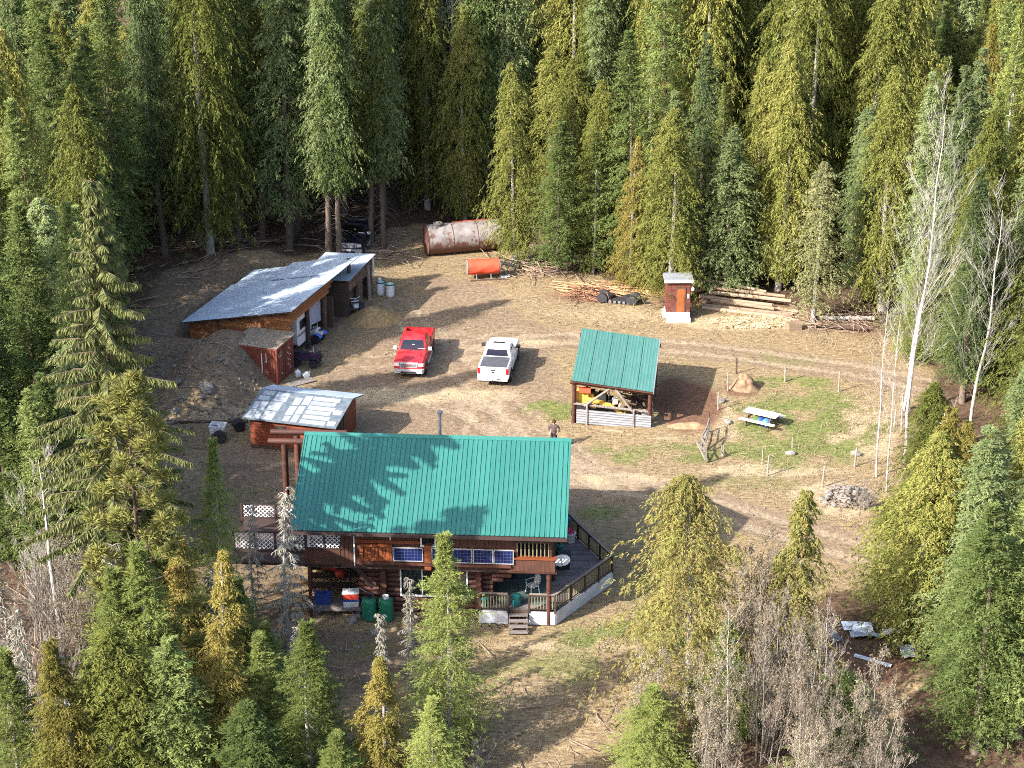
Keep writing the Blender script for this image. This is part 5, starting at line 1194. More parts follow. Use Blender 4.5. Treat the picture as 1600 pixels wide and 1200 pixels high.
# local: x=0 right (tall) edge, -x towards the low end, +y away
ZR, ZL, WL = 3.75, 2.2, 7.3
rz_ = lambda x: ZR + (ZL - ZR) * (-x / WL)
def roof_strip(xa, xb, ya, yb_, lift, m, name, par, wave=0.012):
    mb = MB(); nn = max(3, int(abs(xb - xa) / 0.08)); top = []; ang_ = math.atan2(ZR - ZL, WL)
    pr = [(xa + (xb - xa) * i / nn, rz_(xa + (xb - xa) * i / nn) + lift) for i in range(nn + 1)]
    rows = 8; vs = []
    for j in range(rows + 1):
        yq = ya + (yb_ - ya) * j / rows
        vs += [(x, yq, z + wave * (1 if (j % 2) else 0)) for x, z in pr]
    mb.add(vs, [(j * (nn + 1) + i, j * (nn + 1) + i + 1, (j + 1) * (nn + 1) + i + 1, (j + 1) * (nn + 1) + i) for j in range(rows) for i in range(nn)])
    return part(name, mb, m, par)
mb = MB(); mb.loft([[(.2, y, rz_(.2) - .10), (-WL - .3, y, rz_(-WL - .3) - .10), (-WL - .3, y, rz_(-WL - .3) - .02), (.2, y, rz_(.2) - .02)] for y in (-.4, 7.0)])
mroof = part('roof', mb, M['oldwood'], ms)
for k in range(8):   # sheets run down the slope
    xa = .25; ya = -.45 + k * .93
    roof_strip(.25, -3.6, ya, ya + .94, .015 + .004 * (k % 2), M['shed_roof'], 'roof_sheet', mroof)
    roof_strip(-3.5, -WL - .35, ya, ya + .94, .0 + .004 * (k % 2), M['shed_roof'], 'roof_sheet', mroof)
mb = MB(); mb.loft([[(.35, y, rz_(.3) + .06), (-4.6, y, rz_(-4.6) + .06), (-4.6, y, rz_(-4.6) + .11), (.35, y, rz_(.3) + .11)] for y in (6.9, 10.4)])
hr = part('high_roof', mb, M['shed_roof'], ms)
for k in range(4): roof_strip(.4, -4.65, 6.85 + k * .9, 6.85 + k * .9 + .91, .13 + .004 * (k % 2), M['shed_roof'], 'roof_sheet', hr)
mb = MB(); mb.loft([[(-4.7, y, rz_(-4.7) - .12), (-7.4, y, rz_(-7.4) - .12), (-7.4, y, rz_(-7.4) - .06), (-4.7, y, rz_(-4.7) - .06)] for y in (7.1, 10.2)])
lr_ = part('low_roof', mb, M['oldwood'], ms)
for k in range(4): roof_strip(-4.68, -7.5, 7.05 + k * .8, 7.05 + k * .8 + .81, -.04 + .004 * (k % 2), M['shed_roof'], 'roof_sheet', lr_)
mb = MB(); mb.add([(-.02, .02, .02), (-WL, .02, .02), (-WL, .02, rz_(-WL) - .12), (-.02, .02, rz_(0) - .12), (-.02, .1, .02), (-WL, .1, .02), (-WL, .1, rz_(-WL) - .12), (-.02, .1, rz_(0) - .12)], [(0, 1, 2, 3), (7, 6, 5, 4), (0, 4, 5, 1), (1, 5, 6, 2), (2, 6, 7, 3), (3, 7, 4, 0)])
fw = part('front_wall', mb, M['oldwood'], ms)
for k in range(18):
    z = .05 + k * .205
    xl = -WL if z + .2 < ZL - .15 else -WL * (ZR - .15 - z - .2) / (ZR - ZL)
    if xl < -.3:
        mb = MB(); mb.b2((xl, -.025, z), (0.0, .012, z + .19)); part('wall_board', mb, M['rawwood'], fw)
for xx in (-2.9, -5.2): mb = MB(); mb.b2((xx, -.045, 0), (xx + .09, -.027, rz_(xx) - .14)); part('batten', mb, M['oldwood'], fw)
mb = MB(); mb.b2((-WL - .02, .1, .0), (-WL + .08, 6.8, ZL - .14)); mb.b2((-WL, 6.8, 0), (-.1, 6.9, ZL)); mb.b2((-7.3, 10.0, 0), (0, 10.1, 2.1)); part('back_wall', mb, M['oldwood'], ms)
for k in range(3):
    mb = MB(); mb.b2((-.03, -.02, ZR - .36 - k * .27), (.03, 6.6 - .35 * k, ZR - .12 - k * .27)); part('fascia_board', mb, M['rawwood'], ms)
for yy_, rr_ in ((.12, .12), (2.9, .15), (5.6, .17), (9.9, .14)):
    mb = MB(); mb.tube([(-.2, yy_, -.1), (-.2, yy_, ZR - .1 + (.25 if yy_ > 7 else 0))], rr_, 9); part('post', mb, M['oldwood'], ms, 50)
def shed_pt(x, y, z=0.0):
    c_, s_ = math.cos(ax), math.sin(ax); return (-14.1 + c_ * x - s_ * y, 118.7 + s_ * x + c_ * y, z)
# caravan parked inside the shed
cv_ = thing('camper_trailer', 'white camper trailer parked under the open shed roof', 'camper', shed_pt(-2.9, 1.5), ax)
def rbox(mb, x0, x1, y0, y1, z0, z1, r=.18, n=4):
    """box with rounded edges seen from the side (y-z), lofted along x"""
    pr = []
    for cx, cz, a0 in ((y1 - r, z0 + r, -90), (y1 - r, z1 - r, 0), (y0 + r, z1 - r, 90), (y0 + r, z0 + r, 180)):
        pr += [(cx + r * math.cos(R(a0 + 90 * k / n)), cz + r * math.sin(R(a0 + 90 * k / n))) for k in range(n + 1)]
    mb.loft([[(x, y, z) for y, z in pr] for x in (x0, x1)]); return mb
part('body', rbox(MB(), -2.6, 2.55, 0, 2.1, .55, 2.55, .3), M['white'], cv_, 40)
mb = MB(); mb.b2((2.553, .45, 1.6), (2.58, 1.6, 2.2)); part('window', mb, M['dark_glass'], cv_)
mb = MB(); mb.b2((2.553, .05, 1.2), (2.565, 2.05, 1.35)); part('stripe', mb, M['steel'], cv_)
for xx in (-.4, .4):
    for sy in (0.05, 1.85): mb = MB(); mb.tube([(xx, sy, .34), (xx, sy + .2, .34)], .34, 16); part('wheel', mb, M['black'], cv_, 50)
mb = MB(); mb.beam((2.5, 1.0, .45), (3.3, 1.0, .45), .1); part('drawbar', mb, M['black'], cv_)
# tarpaulin and small car in the second bay
mb = MB(); n = 14; vs = []
for j in range(10):
    for i in range(n + 1): vs.append((-.42 + .05 * math.sin(i * 1.3 + j * .4) + .12 * j / 9 * math.sin(i * .7), 3.1 + 2.35 * i / n, 3.1 - 2.0 * j / 9))
mb.add(vs, [(j * (n + 1) + i, j * (n + 1) + i + 1, (j + 1) * (n + 1) + i + 1, (j + 1) * (n + 1) + i) for j in range(9) for i in range(n)])
o = part('tarpaulin', mb, M['tarp_grey'], None, 60); o.location = (-14.1, 118.7, 0); o.rotation_euler = (0, 0, ax); tag(o, 'grey-blue tarpaulin hanging in the middle bay of the open shed', 'tarpaulin')
# small vehicles -----------------------------------------------------------
def quad_bike(label, loc, rz, m1, m2):
    t = thing('quad_bike', label, 'quad bike', loc, rz)
    for sx in (-.42, .42):
        for sy in (-.6, .6):
            mb = MB(); mb.lathe([(.12, -.12), (.27, -.12), (.29, -.07), (.29, .07), (.27, .12), (.12, .12)], 14); w_ = part('wheel', mb, M['black'], t, 40); w_.location = (sx, sy, .29); w_.rotation_euler = (0, R(90), 0)
    mb = MB(); mb.loft([[(s * w_, y, z) for s, z in ((-1, z0), (1, z0), (1, z1), (-1, z1))] for y, w_, z0, z1 in ((-.85, .2, .5, .75), (-.4, .25, .4, .82), (.2, .2, .4, .78), (.55, .28, .45, .92), (.9, .15, .5, .75))]); part('body', mb, m1, t)
    for sy in (-.6, .6):
        for sx in (-1, 1):
            mb = MB(); mb.loft([[(sx * x, sy + .42 * math.cos(a), .32 + .36 * math.sin(a)) for a in np.linspace(.35, math.pi - .35, 7)] for x in (.2, .58)], cap=False, closed=False); part('fender', mb, m2, t)
    mb = MB(); mb.loft([[(s * .16, y, z) for s, z in ((-1, .8), (1, .8), (1, zt), (-1, zt))] for y, zt in ((-.7, .95), (-.2, .9), (.2, .93))]); part('seat', mb, M['black'], t)
    mb = MB(); mb.tube([(-.4, .38, 1.12), (-.1, .5, 1.05), (.1, .5, 1.05), (.4, .38, 1.12)], .02, 6); mb.tube([(0, .5, 1.05), (0, .62, .7)], .03, 6); part('handlebar', mb, M['chrome'], t)
    mb = MB(); mb.b2((-.3, .75, .9), (.3, 1.0, .93)); part('rack', mb, M['black'], t)
    return t
quad_bike('dark purple quad bike squeezed between container and open shed', (-13.25, 118.55, 0), R(-100), mat('purple_plastic', (.05, .02, .06)), M['black'])
quad_bike('black and white quad bike in the opening of the block lean-to', (-10.95, 128.4, 0), R(-160), M['white'], M['black'])
t_ = quad_bike('white and blue quad bike below the hanging tarpaulin in the open shed', shed_pt(-.65, 4.2), R(-110), M['white'], M['bluebright'])

# block lean-to behind the open shed ---------------------------------------
ls = thing('block_lean_to', 'low brown block lean-to with a grey metal roof behind the open shed', 'shed', (-11.1, 127.0, 0), ax + R(2))
zl0, zl1 = 2.75, 3.0
mb = MB()
for lo, hi in (((-.2, 1.9, 0), (0, 2.6, 2.6)), ((-.2, 3.9, 0), (0, 4.6, 2.7)), ((-.2, .1, 1.85), (0, 4.6, 2.62)), ((-3.4, 4.4, 0), (-.2, 4.6, 2.55)), ((-3.4, .1, 0), (-3.2, 4.4, 2.5))): mb.b2(lo, hi)
wl = part('wall', mb, M['stonewall'], ls)
bb = MB().b2((-.015, 0, 0), (.018, .38, .18)).mesh('block', M['stonewall'])
for j in range(14):
    for i in range(12):
        yb2 = .1 + i * .39 + (.19 if j % 2 else 0); zb2 = .02 + j * .19
        if yb2 + .38 > 4.6: continue
        if zb2 < 1.85 and (yb2 < 1.9 or 2.3 < yb2 < 3.9): continue
        link('block', bb, wl, (0, yb2, zb2))
mb = MB(); mb.b2((-1.9, .05, 0), (-.02, .12, 2.5)); part('front_panel', mb, M['oldwood'], ls)
mb = MB(); mb.b2((-3.2, 1.0, 0.01), (-1.9, .99 + 3, 2.4)); part('dark_back', mb, M['dark'], ls)
mb = MB(); mb.loft([[(.15, y, zl0 + .04 * (y)), (-3.5, y, 2.5 + .04 * y), (-3.5, y, 2.56 + .04 * y), (.15, y, zl0 + .07 + .04 * y)] for y in (-.3, 4.75)]); lr2 = part('roof', mb, M['oldwood'], ls)
for k in range(5):
    mb = MB(); y0_, y1_ = -.35 + k * 1.03, -.35 + k * 1.03 + 1.02
    mb.loft([[(.22, y, zl0 + .085 + .04 * y), (-3.55, y, 2.575 + .04 * y), (-3.55, y, 2.59 + .04 * y), (.22, y, zl0 + .10 + .04 * y)] for y in (y0_, y1_)]); part('roof_sheet', mb, M['shed_roof'], lr2)
for k in range(4): mb = MB(); mb.b2((.0, 4.63, 1.5 + .33 * k), (.06, 4.9, 1.5 + .33 * k + .3)); part('white_board', mb, M['white'], ls)
mb = MB(); mb.tube([(.08, 3.75, 0), (.02, 3.7, 2.6)], .13, 8); part('post', mb, M['greywood'], ls, 50)
def barrel(label, x, y, z=0.0):
    t = thing('plastic_barrel', label, 'barrel', (x, y, z), 0, 'white barrels beside the lean-to')
    mb = MB(); mb.lathe([(.26, 0), (.29, .04), (.30, .3), (.295, .32), (.30, .34), (.30, .62), (.295, .64), (.30, .66), (.29, .9), (.25, .95)], 22); part('body', mb, M['white'], t, 40)
    mb = MB(); mb.lathe([(.30, .88), (.33, .89), (.33, .96), (.27, .97), (.27, .93)], 22); part('rim', mb, M['teal'], t, 40)
barrel('left white plastic barrel with a jug on it beside the block lean-to', -9.25, 131.6)
barrel('right white plastic barrel with a blue-green rim beside the block lean-to', -8.55, 131.2)
lathe_thing('water_jug', 'small white jug standing on the left white barrel', 'jug', (-9.3, 131.6, .98), [(.12, 0), (.13, .2), (.05, .27), (.05, .3)], M['white'])
def heap(name, label, cat, x, y, rx, ry, h, m, seed, rough=.35, n=40, kind=None):
    gx = np.linspace(-1.15, 1.15, n); GX, GY = np.meshgrid(gx, gx); rr = np.hypot(GX, GY)
    wx, wy = x + GX * rx, y + GY * ry
    Z = h * sm(1.1 - rr) * (1 + rough * (fbm(wx * 1.0, wy, .8, seed) - .5) * 2) + rough * .25 * h * (fbm(wx, wy, .25, seed + 3) - .5) * sm(1.3 - rr)
    Z = Z + hgt(wx, wy) - .12 * sm(rr - .7) * 1.0 - .03
    ii = np.arange(GX.size).reshape(GX.shape); q = np.stack([ii[:-1, :-1], ii[:-1, 1:], ii[1:, 1:], ii[1:, :-1]], -1).reshape(-1, 4)
    return tag(link(name, mesh_np(name, np.stack([wx.ravel(), wy.ravel(), Z.ravel()], 1), q, m, smooth=True)), label, cat, kind=kind)
heap('hay_pile', 'brown heap of spoiled hay in front of the block lean-to', 'hay pile', -9.4, 126.9, 2.0, 1.9, .75, M['hay'], 41)
heap('dirt_mound', 'reddish brown mound of earth at the top corner of the fenced garden', 'mound', 14.6, 114.9, 1.05, .9, .8, mat('red_brown_earth', (.10, .055, .035), (.24, .17, .10), 4, 1.0, bump=1.0, detail=9), 43, .75)
heap('sawdust_heap', 'low tan heap of soil at the lower right corner of the green-roofed shelter', 'mound', 10.5, 108.9, 1.4, .55, .28, mat('tan_soil', (.24, .145, .08), (.33, .21, .12), 4, 1.0, bump=.7), 44, .8)

# pickup trucks -------------------------------------------------------------
def rrect(y0, y1, hw, r, z, n=5):
    o = []
    for cx, cy, a0 in ((hw - r, y1 - r, 0), (-hw + r, y1 - r, 90), (-hw + r, y0 + r, 180), (hw - r, y0 + r, 270)):
        o += [(cx + r * math.cos(R(a0 + 90 * k / n)), cy + r * math.sin(R(a0 + 90 * k / n)), z) for k in range(n + 1)]
    return o
def pickup(label, loc, rz, paint, dark_rear=False, cover=False, sunroof=False, chrome=True, bars=False, lettering=None, plate=True):
    t = thing('pickup_truck', label, 'pickup truck', loc, rz)
    # lower body: stations from nose to cab rear (y forward)
    def sec(y, w_, zb, zs, zc):
        return [(-w_ * .9, y, zb), (-w_, y, zb + .12), (-w_ * 1.0, y, (zb + zs) / 2 + .05), (-w_ * .975, y, zs - .10), (-w_ * .90, y, zs), (-w_ * .45, y, zc), (0, y, zc + .015), (w_ * .45, y, zc), (w_ * .90, y, zs), (w_ * .975, y, zs - .10), (w_, y, (zb + zs) / 2 + .05), (w_, y, zb + .12), (w_ * .9, y, zb)]
    mb = MB(); mb.loft([sec(*a) for a in ((2.78, .86, .55, 1.02, 1.03), (2.70, .95, .48, 1.10, 1.13), (2.45, 1.0, .44, 1.15, 1.19), (1.9, 1.0, .42, 1.17, 1.22), (1.25, 1.0, .42, 1.20, 1.25), (1.0, 1.0, .42, 1.22, 1.26), (-1.05, 1.0, .42, 1.24, 1.27), (-1.1, .99, .44, 1.23, 1.26))])
    body = part('body', mb, paint, t, 35)
    mb = MB(); mb.loft([[(x, y, z) for x, z in ((-.66, zz), (-.3, zz + .045), (0, zz + .035), (.3, zz + .045), (.66, zz), (.66, zz - .03), (-.66, zz - .03))] for y, zz in ((2.62, 1.125), (2.0, 1.215), (1.2, 1.255))]); part('hood', mb, paint, t, 35)
    # bed
    for s in (-1, 1):
        mb = MB()
        mb.loft([[(s * x, y, z) for x, z in ((.9 * k, .5), (1.0 * k, .62), (1.01 * k, .95), (.98 * k, 1.24), (.93 * k, 1.32), (.82 * k, 1.32), (.82 * k, .75))] for y, k in ((-1.13, 1), (-2.75, 1), (-2.86, .985))])
        part('bed_side', mb, paint, t, 35)
    mb = MB(); mb.b2((-.82, -2.80, .70), (.82, -1.13, .78)); part('bed_floor', mb, M['black'] if not cover else paint, t)
    mb = MB(); mb.b2((-.818, -1.2, .79), (.818, -1.13, 1.30)); part('bed_front', mb, paint, t)
    mb = MB(); mb.loft([[(-.80, y, z), (.80, y, z)] for y, z in ((-2.80, .72), (-2.86, .72), (-2.90, 1.05), (-2.875, 1.31), (-2.80, 1.32))], cap=False, closed=False); mb.b2((-.80, -2.86, .60), (.80, -2.81, 1.30)); tg = part('tailgate', mb, paint, t)
    mb = MB(); mb.b2((-.14, -2.905, 1.10), (.14, -2.885, 1.17)); part('handle', mb, M['black'], tg)
    if cover:
        mb = MB()
        for k in range(3): mb.b2((-.84, -2.80 + k * .56, 1.325), (.84, -2.80 + k * .56 + .545, 1.355))
        part('tonneau_cover', mb, M['tonneau'], t)
    # cab
    rings = [rrect(-1.05, 1.12, .93, .16, 1.22), rrect(-1.0, .86, .90, .17, 1.42), rrect(-.86, .40, .80, .20, 1.78), rrect(-.78, .26, .74, .22, 1.86), rrect(-.6, .08, .58, .2, 1.895)]
    mb = MB(); mb.loft(rings); cab = part('cab', mb, paint, t, 35)
    G_ = M['dark_glass'] if dark_rear else M['car_glass']
    def pane(name, pts, m, par=t):
        mb = MB(); mb.loft([[Vector(p) for p in pts], [Vector(p) + nrm for p in pts]]) if False else mb.add(pts, [(0, 1, 2, 3)]); return part(name, mb, m, par)
    ws = pane('windshield', [(-.78, 1.045, 1.28), (.78, 1.045, 1.28), (.66, .47, 1.745), (-.66, .47, 1.745)], M['car_glass'])
    mb = MB(); mb.add([(-.76, 1.03, 1.283), (.76, 1.03, 1.283), (.65, .462, 1.735), (-.65, .462, 1.735)], [(0, 1, 2, 3)]); part('cabin_dark', mb, M['dark'], ws)
    for x_, s_, z_ in ((-.55, .28, 1.31), (.0, .1, 1.5)):
        mb = MB(); yq = 1.037 - (z_ - 1.283) * 1.257 ; mb.box((x_ - .05, yq - .02, z_ + .03), (s_ * 1.6, .04, s_ * .4), (R(-50), 0, 0)); part('paper', mb, M['white'], ws)
    pane('rear_window', [(-.72, -1.025, 1.36), (.72, -1.025, 1.36), (.62, -.90, 1.76), (-.62, -.90, 1.76)], G_ if dark_rear else M['dark_glass'])
    for s in (-1, 1):
        for ya, yb, yc, yd in ((.95, .05, .0, .42), (-.02, -.86, -.76, -.05)):
            pts = [(s * .925, ya - .08, 1.27), (s * .925, yb, 1.27), (s * .822, yb if ya > .5 else yc, 1.72), (s * .822, yd, 1.72)]; pane('side_window', pts, M['dark_glass'])
        mb = MB()
        for yy_ in (1.02, .02, -.92): mb.b2((s * 1.0 - .006, yy_ - .008, .55), (s * 1.0 + .006, yy_ + .008, 1.16))
        part('door_seam', mb, M['black'], body)
        for yy_ in (.15, -.75): mb = MB(); mb.b2((s * 1.015 - .015, yy_ - .1, 1.06), (s * 1.015 + .015, yy_ + .1, 1.10)); part('door_handle', mb, M['chrome'] if chrome else paint, body)
        mb = MB(); mb.box((s * 1.13, .86, 1.34), (.24, .14, .20)); mi = part('mirror', mb, M['chrome'] if chrome else M['black'], t); mb = MB(); mb.box((s * 1.0, .86, 1.27), (.16, .06, .06)); part('arm', mb, M['black'], mi)
        mb = MB(); mb.loft([[(s * (.42 + .5 * k), 2.80 - .12 * k, .84), (s * (.42 + .5 * k), 2.77 - .12 * k, 1.04)] for k in (0, .5, 1)], cap=False, closed=False) if False else mb.box((s * .76, 2.745, .95), (.34, .1, .2), (0, 0, s * -.22)); part('headlight', mb, M['lamp'], t)
        mb = MB(); mb.box((s * .90, -2.855, 1.07), (.16, .07, .40)); part('tail_light', mb, M['red_lens'], t)
        mb = MB(); mb.box((s * 1.02, -.0, .42), (.12, 2.1, .05)); part('running_board', mb, M['chrome'] if chrome else M['black'], t)
        for yw in (1.82, -1.85):
            mb = MB(); mb.lathe([(.02, -.02), (.49, -.02), (.49, .02), (.02, .02)], 20); a_ = part('wheel_arch', mb, M['black'], t); a_.location = (s * .992, yw, .46); a_.rotation_euler = (0, R(90), 0)
            mb = MB(); mb.lathe([(.2, -.14), (.37, -.14), (.40, -.09), (.40, .09), (.37, .14), (.2, .14)], 22); w_ = part('wheel', mb, M['black'], t, 40); w_.location = (s * .90, yw, .40); w_.rotation_euler = (0, R(90), 0)
            mb = MB(); mb.lathe([(.03, -.143), (.24, -.135), (.25, -.11), (.25, .11), (.24, .135), (.03, .143)], 16); part('rim', mb, M['chrome'], w_, 40)
    # front
    mb = MB(); mb.loft([[(x, y, z) for x, z in ((-.98 * k, .42), (.98 * k, .42), (.98 * k, .68), (-.98 * k, .68))] for y, k in ((2.62, 1), (2.80, .98), (2.92, .90))]); part('front_bumper', mb, M['chrome'] if chrome else paint, t)
    mb = MB(); mb.b2((-.5, 2.90, .44), (.5, 2.935, .55)); part('air_intake', mb, M['black'], t)
    gr = part('grille', MB().b2((-.56, 2.74, .78), (.56, 2.815, 1.06)), M['chrome'], t)
    mb = MB(); mb.b2((-.50, 2.812, .82), (.50, 2.825, 1.02)); part('mesh', mb, M['grey_plastic'], gr)
    mb = MB(); mb.b2((-.6, 2.74, 1.065), (.6, 2.80, 1.105)); part('brow', mb, M['chrome'] if chrome else paint, gr)
    if bars:
        mb = MB(); mb.b2((-.03, 2.82, .80), (.03, 2.84, 1.04)); mb.b2((-.52, 2.82, .90), (-.04, 2.838, .94)); mb.b2((.04, 2.82, .90), (.52, 2.838, .94)); part('grille_bar', mb, M['chrome'], gr)
    if lettering:
        cu = bpy.data.curves.new('letters', 'FONT'); cu.body = lettering; cu.size = .22; cu.align_x = 'CENTER'; cu.align_y = 'CENTER'; cu.extrude = .006
        fo = bpy.data.objects.new('letters', cu); col.objects.link(fo); bpy.context.view_layer.update()
        lm = bpy.data.meshes.new_from_object(fo.evaluated_get(bpy.context.evaluated_depsgraph_get())); bpy.data.objects.remove(fo); lm.materials.clear(); lm.materials.append(M['machinery_red'])
        link('lettering', lm, gr, (0, 2.835, .92), (R(90), 0, math.pi))
    mb = MB(); mb.loft([[(x, y, z) for x, z in ((-.96 * k, .48), (.96 * k, .48), (.96 * k, .66), (-.96 * k, .66))] for y, k in ((-2.75, 1), (-2.98, .98), (-3.02, .92))]); rb_ = part('rear_bumper', mb, M['chrome'] if chrome else paint, t)
    mb = MB(); mb.b2((-.16, -3.035, .50), (.16, -3.022, .64)); part('licence_plate', mb, M['white'], rb_)
    for s in (-1, 1): mb = MB(); mb.b2((s * .42 - .14, -3.03, .55), (s * .42 + .14, -3.0, .62)); part('step_pad', mb, M['black'], rb_)
    mb = MB(); mb.b2((-.05, -3.1, .42), (.05, -2.9, .48)); mb.lathe([(.03, .48), (.035, .54), (.0, .57)], 8, (0, -3.07, 0)); part('tow_hitch', mb, M['black'], rb_)
    if cover:
        mb = MB(); mb.lathe([(.001, -.005), (.1, -.005), (.1, .006), (.001, .006)], 16); e_ = part('badge', mb, M['black'], tg); e_.scale = (1, .5, 1); e_.location = (0, -2.90, 1.0); e_.rotation_euler = (R(90), 0, 0)
    if sunroof:
        mb = MB(); mb.box((0, -.03, 1.893), (.74, .26, .02), (R(-3), 0, 0)); part('sunroof', mb, M['dark_glass'], t)
    mb = MB(); mb.b2((-.85, -2.7, .38), (.85, 2.6, .5)); part('chassis', mb, M['black'], t)
    return t
pickup('red pickup truck with chrome grille facing the house in the yard', (-6.3, 119.1, -.02), R(180 - 5), M['red_paint'], lettering='GMC')
pickup('white pickup truck with a black bed cover parked facing the forest', (-0.82, 117.85, -.02), R(-7.5), M['white_paint'], dark_rear=True, cover=True, sunroof=True, chrome=False)
pickup('dark pickup truck parked among the tree trunks at the forest edge', (-11.6, 141.2, gz(-11.6, 140.5) + .02), R(180 - 8), M['navy_paint'], bars=True)

# tanks ----------------------------------------------------------------------
tk = thing('steel_tank', 'large rusty cylindrical steel tank with peeling pale paint at the forest edge', 'tank', (-6.35, 140.2, gz(-4, 141) - .05), R(15))
mb = MB(); n = 40; R_ = 1.14; LT = 5.6
mb.loft([[(x, R_ * math.cos(a), 1.16 + R_ * math.sin(a)) for a in np.linspace(0, 2 * math.pi, n, endpoint=False)] for x in np.linspace(0, LT, 9)], cap=False); part('shell', mb, M['peeling'], tk, 40)
for s, x0_ in ((-1, 0), (1, LT)):
    mb = MB(); mb.loft([[(x0_ + s * dx, q * R_ * math.cos(a), 1.16 + q * R_ * math.sin(a)) for a in np.linspace(0, 2 * math.pi, n, endpoint=False)] for dx, q in ((-.002, 1.012), (.05, 1.012), (.05, .97), (.14, .5), (.16, .02))]); part('end_cap', mb, M['tank_rust'], tk, 40)
for x_ in (1.86, 3.73):
    mb = MB(); mb.loft([[(x_ + dx, q * math.cos(a), 1.16 + q * math.sin(a)) for a in np.linspace(0, 2 * math.pi, n, endpoint=False)] for dx, q in ((-.03, R_ + .001), (-.02, R_ + .012), (.02, R_ + .012), (.03, R_ + .001))], cap=False); part('weld_band', mb, M['tank_rust'], tk)
mb = MB(); mb.lathe([(.26, -.1), (.26, .12), (.36, .12), (.36, .19), (.12, .2), (.12, .26), (.02, .27)], 20, (.85, -.15, 2.28)); part('manhole', mb, M['greywood'], tk, 40)
mb = MB(); mb.box((3.5, .25, 2.295), (3.0, .22, .02)); part('red_stripe', mb, M['machinery_red'], tk)
ot = thing('tarp_covered_tank', 'small horizontal tank wrapped in an orange-red tarp on a metal stand', 'tank', (-3.15, 134.75, gz(-2.2, 134.6)), R(9))
mb = MB(); n = 28; rg = []
for i, x in enumerate(np.linspace(0, 2.2, 12)):
    rg.append([(x, (.55 + .022 * math.sin(5 * a + i) + .018 * math.sin(9 * a - 2 * i)) * math.cos(a), .88 + (.56 + .02 * math.sin(4 * a + i * .8)) * math.sin(a)) for a in np.linspace(0, 2 * math.pi, n, endpoint=False)])
mb.loft(rg); part('tarp', mb, M['tarp_orange'], ot, 60)
mb = MB(); mb.lathe([(.36, -.03), (.54, -.03), (.56, .0), (.54, .05), (.36, .05)], 24); o = part('end_ring', mb, M['greywood'], ot, 40); o.location = (-.06, 0, .88); o.rotation_euler = (0, R(90), 0)
mb = MB(); mb.lathe([(.02, -.04), (.52, -.03), (.52, .03), (.02, .04)], 24); o = part('end_plate', mb, M['grey_plastic'], ot, 40); o.location = (2.25, 0, .88); o.rotation_euler = (0, R(90), 0)
for x in (.55, 1.6):
    mb = MB(); mb.beam((x, -.5, 0), (x, -.3, .5), .06); mb.beam((x, .5, 0), (x, .3, .5), .06); mb.b2((x - .03, -.45, .3), (x + .03, .45, .38)); part('stand', mb, M['steel'], ot)
mb = MB(); mb.b2((.1, -.62, 0), (2.6, -.52, .1)); part('skid', mb, M['oldwood'], ot)
# dark frame behind it
t_ = thing('harrow', 'dark old implement frame beside the orange tarp at the forest edge', 'implement', (-.35, 137.1, gz(-.3, 137.2)), R(-35))
for k in range(4): mb = MB(); mb.beam((-.9 + .6 * k, -.4, .1), (-.9 + .6 * k, .4, .55), .07); part('tine', mb, M['black'], t_)
mb = MB(); mb.beam((-1.1, 0, .35), (1.1, 0, .3), .12); mb.beam((-1.1, .35, .5), (1.1, .35, .45), .08); part('frame', mb, M['black'], t_)
t_ = thing('white_scrap', 'white bent sheet lying at the right end of the orange tarp', 'scrap', (-.55, 135.1, gz(-.5, 135)), R(20)); mb = MB(); mb.loft([[(x, y, .05 + .18 * abs(x)) for y in (-.25, .25)] for x in (-.3, 0, .35)], cap=False, closed=False); part('sheet', mb, M['white'], t_)

# old undercarriage ------------------------------------------------------------
uc = thing('old_undercarriage', 'blackened machinery undercarriage lying on the grass left of the outhouse', 'machinery', (7.6, 130.0, gz(7.6, 130)), R(-14)); uc.scale = (.92, .85, .72)
mb = MB(); mb.beam((-1.6, -.35, .28), (1.3, -.35, .28), .16, .3); mb.beam((-1.6, .35, .3), (1.5, .35, .3), .14, .24); mb.beam((1.3, 0, .25), (2.3, .1, .15), .12); part('frame', mb, M['black'], uc)
for x in (-1.45, 1.0):
    for y in (-.45, .5):
        mb = MB(); mb.lathe([(.16, -.16), (.40, -.15), (.44, -.08), (.44, .08), (.40, .15), (.16, .16)], 18); w_ = part('tyre', mb, M['black'], uc, 40); w_.location = (x + random.uniform(-.1, .1), y, .5); w_.rotation_euler = (R(80), random.uniform(-.2, .2), 0)
for k in range(7): mb = MB(); mb.box((-1.1 + .35 * k, -.52, .24), (.2, .1, .2), (0, random.uniform(-.3, .3), 0)); part('track_shoe', mb, M['grey_plastic'], uc)
for x in (-.9, .45): mb = MB(); mb.lathe([(.1, 0), (.28, .02), (.28, .3), (.12, .34)], 12, (x, .1, .42)); part('hub', mb, M['black'], uc, 40)

